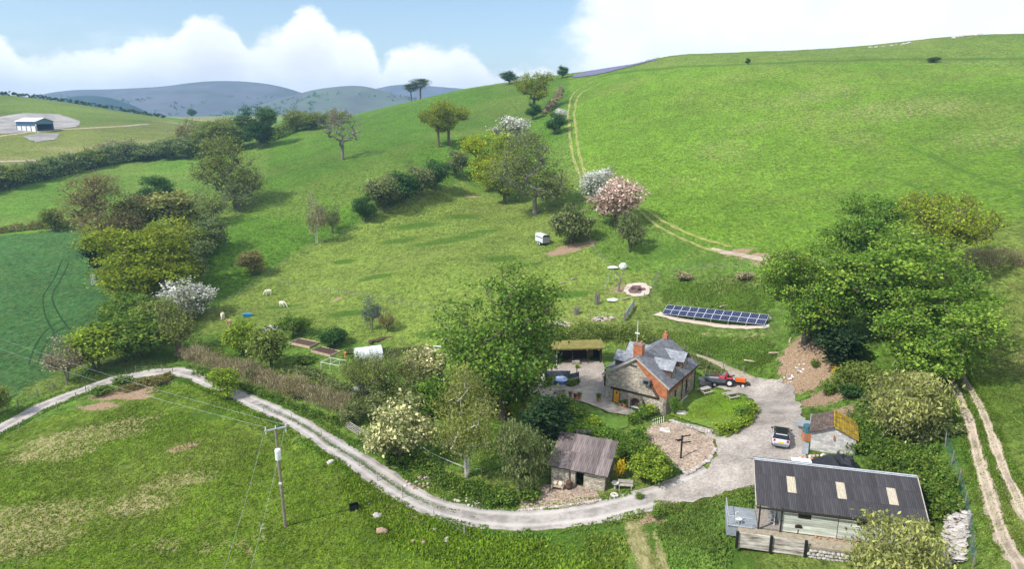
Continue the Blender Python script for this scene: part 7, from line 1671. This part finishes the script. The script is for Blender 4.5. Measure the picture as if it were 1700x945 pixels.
    t = thing('black_tent', 'black pyramid topped shelter just behind the barn ridge', 'tent', b+Vector((-.7, -.3, 0)), R(-13)); MB().add([(-1.4, -1.1, 1.0), (1.4, -1.1, 1.0), (1.4, 1.1, 1.0), (-1.4, 1.1, 1.0), (.1, 0, 2.4)], [(0, 1, 4), (1, 2, 4), (2, 3, 4), (3, 0, 4), (3, 2, 1, 0)]).build('canopy', 'tarp_black', t)
    for x in (-1.3, 1.3):
        for y in (-1.1, 1.1): MB().cyl((x, y, -.2), (x, y, 1.05), .05, n=6).build('pole', 'galv', t)
    t = thing('white_tank', 'white container beside the black shelter behind the barn', 'container', b+Vector((-3.0, .2, 0)), R(-13)); m = MB().box((0, 0, .6), (1.7, 1.1, 1.3)); m.build('box', 'white_paint', t); MB().box((0, 0, 1.3), (1.8, 1.2, .1)).build('lid', 'metal_white', t)
    t = thing('scrap_timber', 'scrap timber leaning at the right of the outbuilding', 'timber', P(1422, 712), R(15))
    for i in range(4): MB().beam((rnd.uniform(-.5, .3), rnd.uniform(-.3, .3), .1), (rnd.uniform(.4, 1.6), rnd.uniform(-.3, .5), .7+.2*i), .14, .05).build('plank', 'white_paint' if i < 2 else 'wood_raw', t)
    t = thing('dead_branch', 'bare pale branch arching from the scrub below the pale hawthorn', 'branch', P(1450, 750)); m = MB().tube([(0, 0, .2), (.5, 0, 1.4), (1.4, .3, 2.4), (2.4, .6, 2.7)], [.07, .06, .045, .03], 6); m.tube([(.8, .1, 1.8), (.9, -.2, .9)], [.04, .03], 5); m.build('limb', 'bark_pale', t)
    t = thing('tree_stump', 'small cut stump on the scrub slope near the mesh fence', 'stump', P(1577, 808)); MB().cyl((0, 0, -.1), (0, 0, .55), .24, .22, 10).build('bole', 'bark_brown', t); MB().cyl((0, 0, .55), (0, 0, .56), .21, n=10).build('cut_face', 'wood_raw', t)
    t = thing('tree_stump', 'grey stump on the scrub slope above the barn roof', 'stump', P(1486, 760)); MB().cyl((0, 0, -.1), (.05, 0, .8), .2, .17, 9).build('bole', 'bark_grey', t); MB().cyl((.05, 0, .8), (.05, 0, .81), .15, n=9).build('cut_face', 'wood_grey', t)
rocks()
def crest():
    st = stone_meshes()
    for px, py, n, lab in ((1480,76,14,'outcrop of small rocks on the right skyline, left one'),(1600,60,16,'outcrop of small rocks at the highest point of the skyline'),(1080,98,12,'rocks at the top end of the bluebell bank')):
        t = thing('rock_outcrop', lab, 'rocks', P(px, py)); o0 = Vector(t.location)
        for i in range(n):
            x, y = o0.x+rnd.uniform(-9, 9), o0.y+rnd.uniform(-2, 2); o = bpy.data.objects.new('stone', st[rnd.randrange(5)]); COL.objects.link(o); o.parent = t; s = rnd.uniform(.3, .9); o.location = Vector((x, y, g(x, y)+s*.2))-o0; o.scale = (s*1.4, s, s*.7); o.rotation_euler = (0, 0, rnd.uniform(0, 6))
crest()

# ------------------------------------------------------------------ the air between here and the hills
def haze():
    m = bpy.data.materials.new('haze'); nt, N, L = nodes_of(m); out = N('ShaderNodeOutputMaterial'); v = N('ShaderNodeVolumePrincipled')
    v.inputs['Color'].default_value = (.36, .64, 1.0, 1); v.inputs['Density'].default_value = HAZE; v.inputs['Anisotropy'].default_value = .2; L(v.outputs[0], out.inputs['Volume'])
    o = MB().box((0, 1720, 88), (5200, 4000, 212)).build('haze', m); tag(o, 'thin blue air over the valley', 'haze', kind='stuff')
HAZE = .00021
haze()
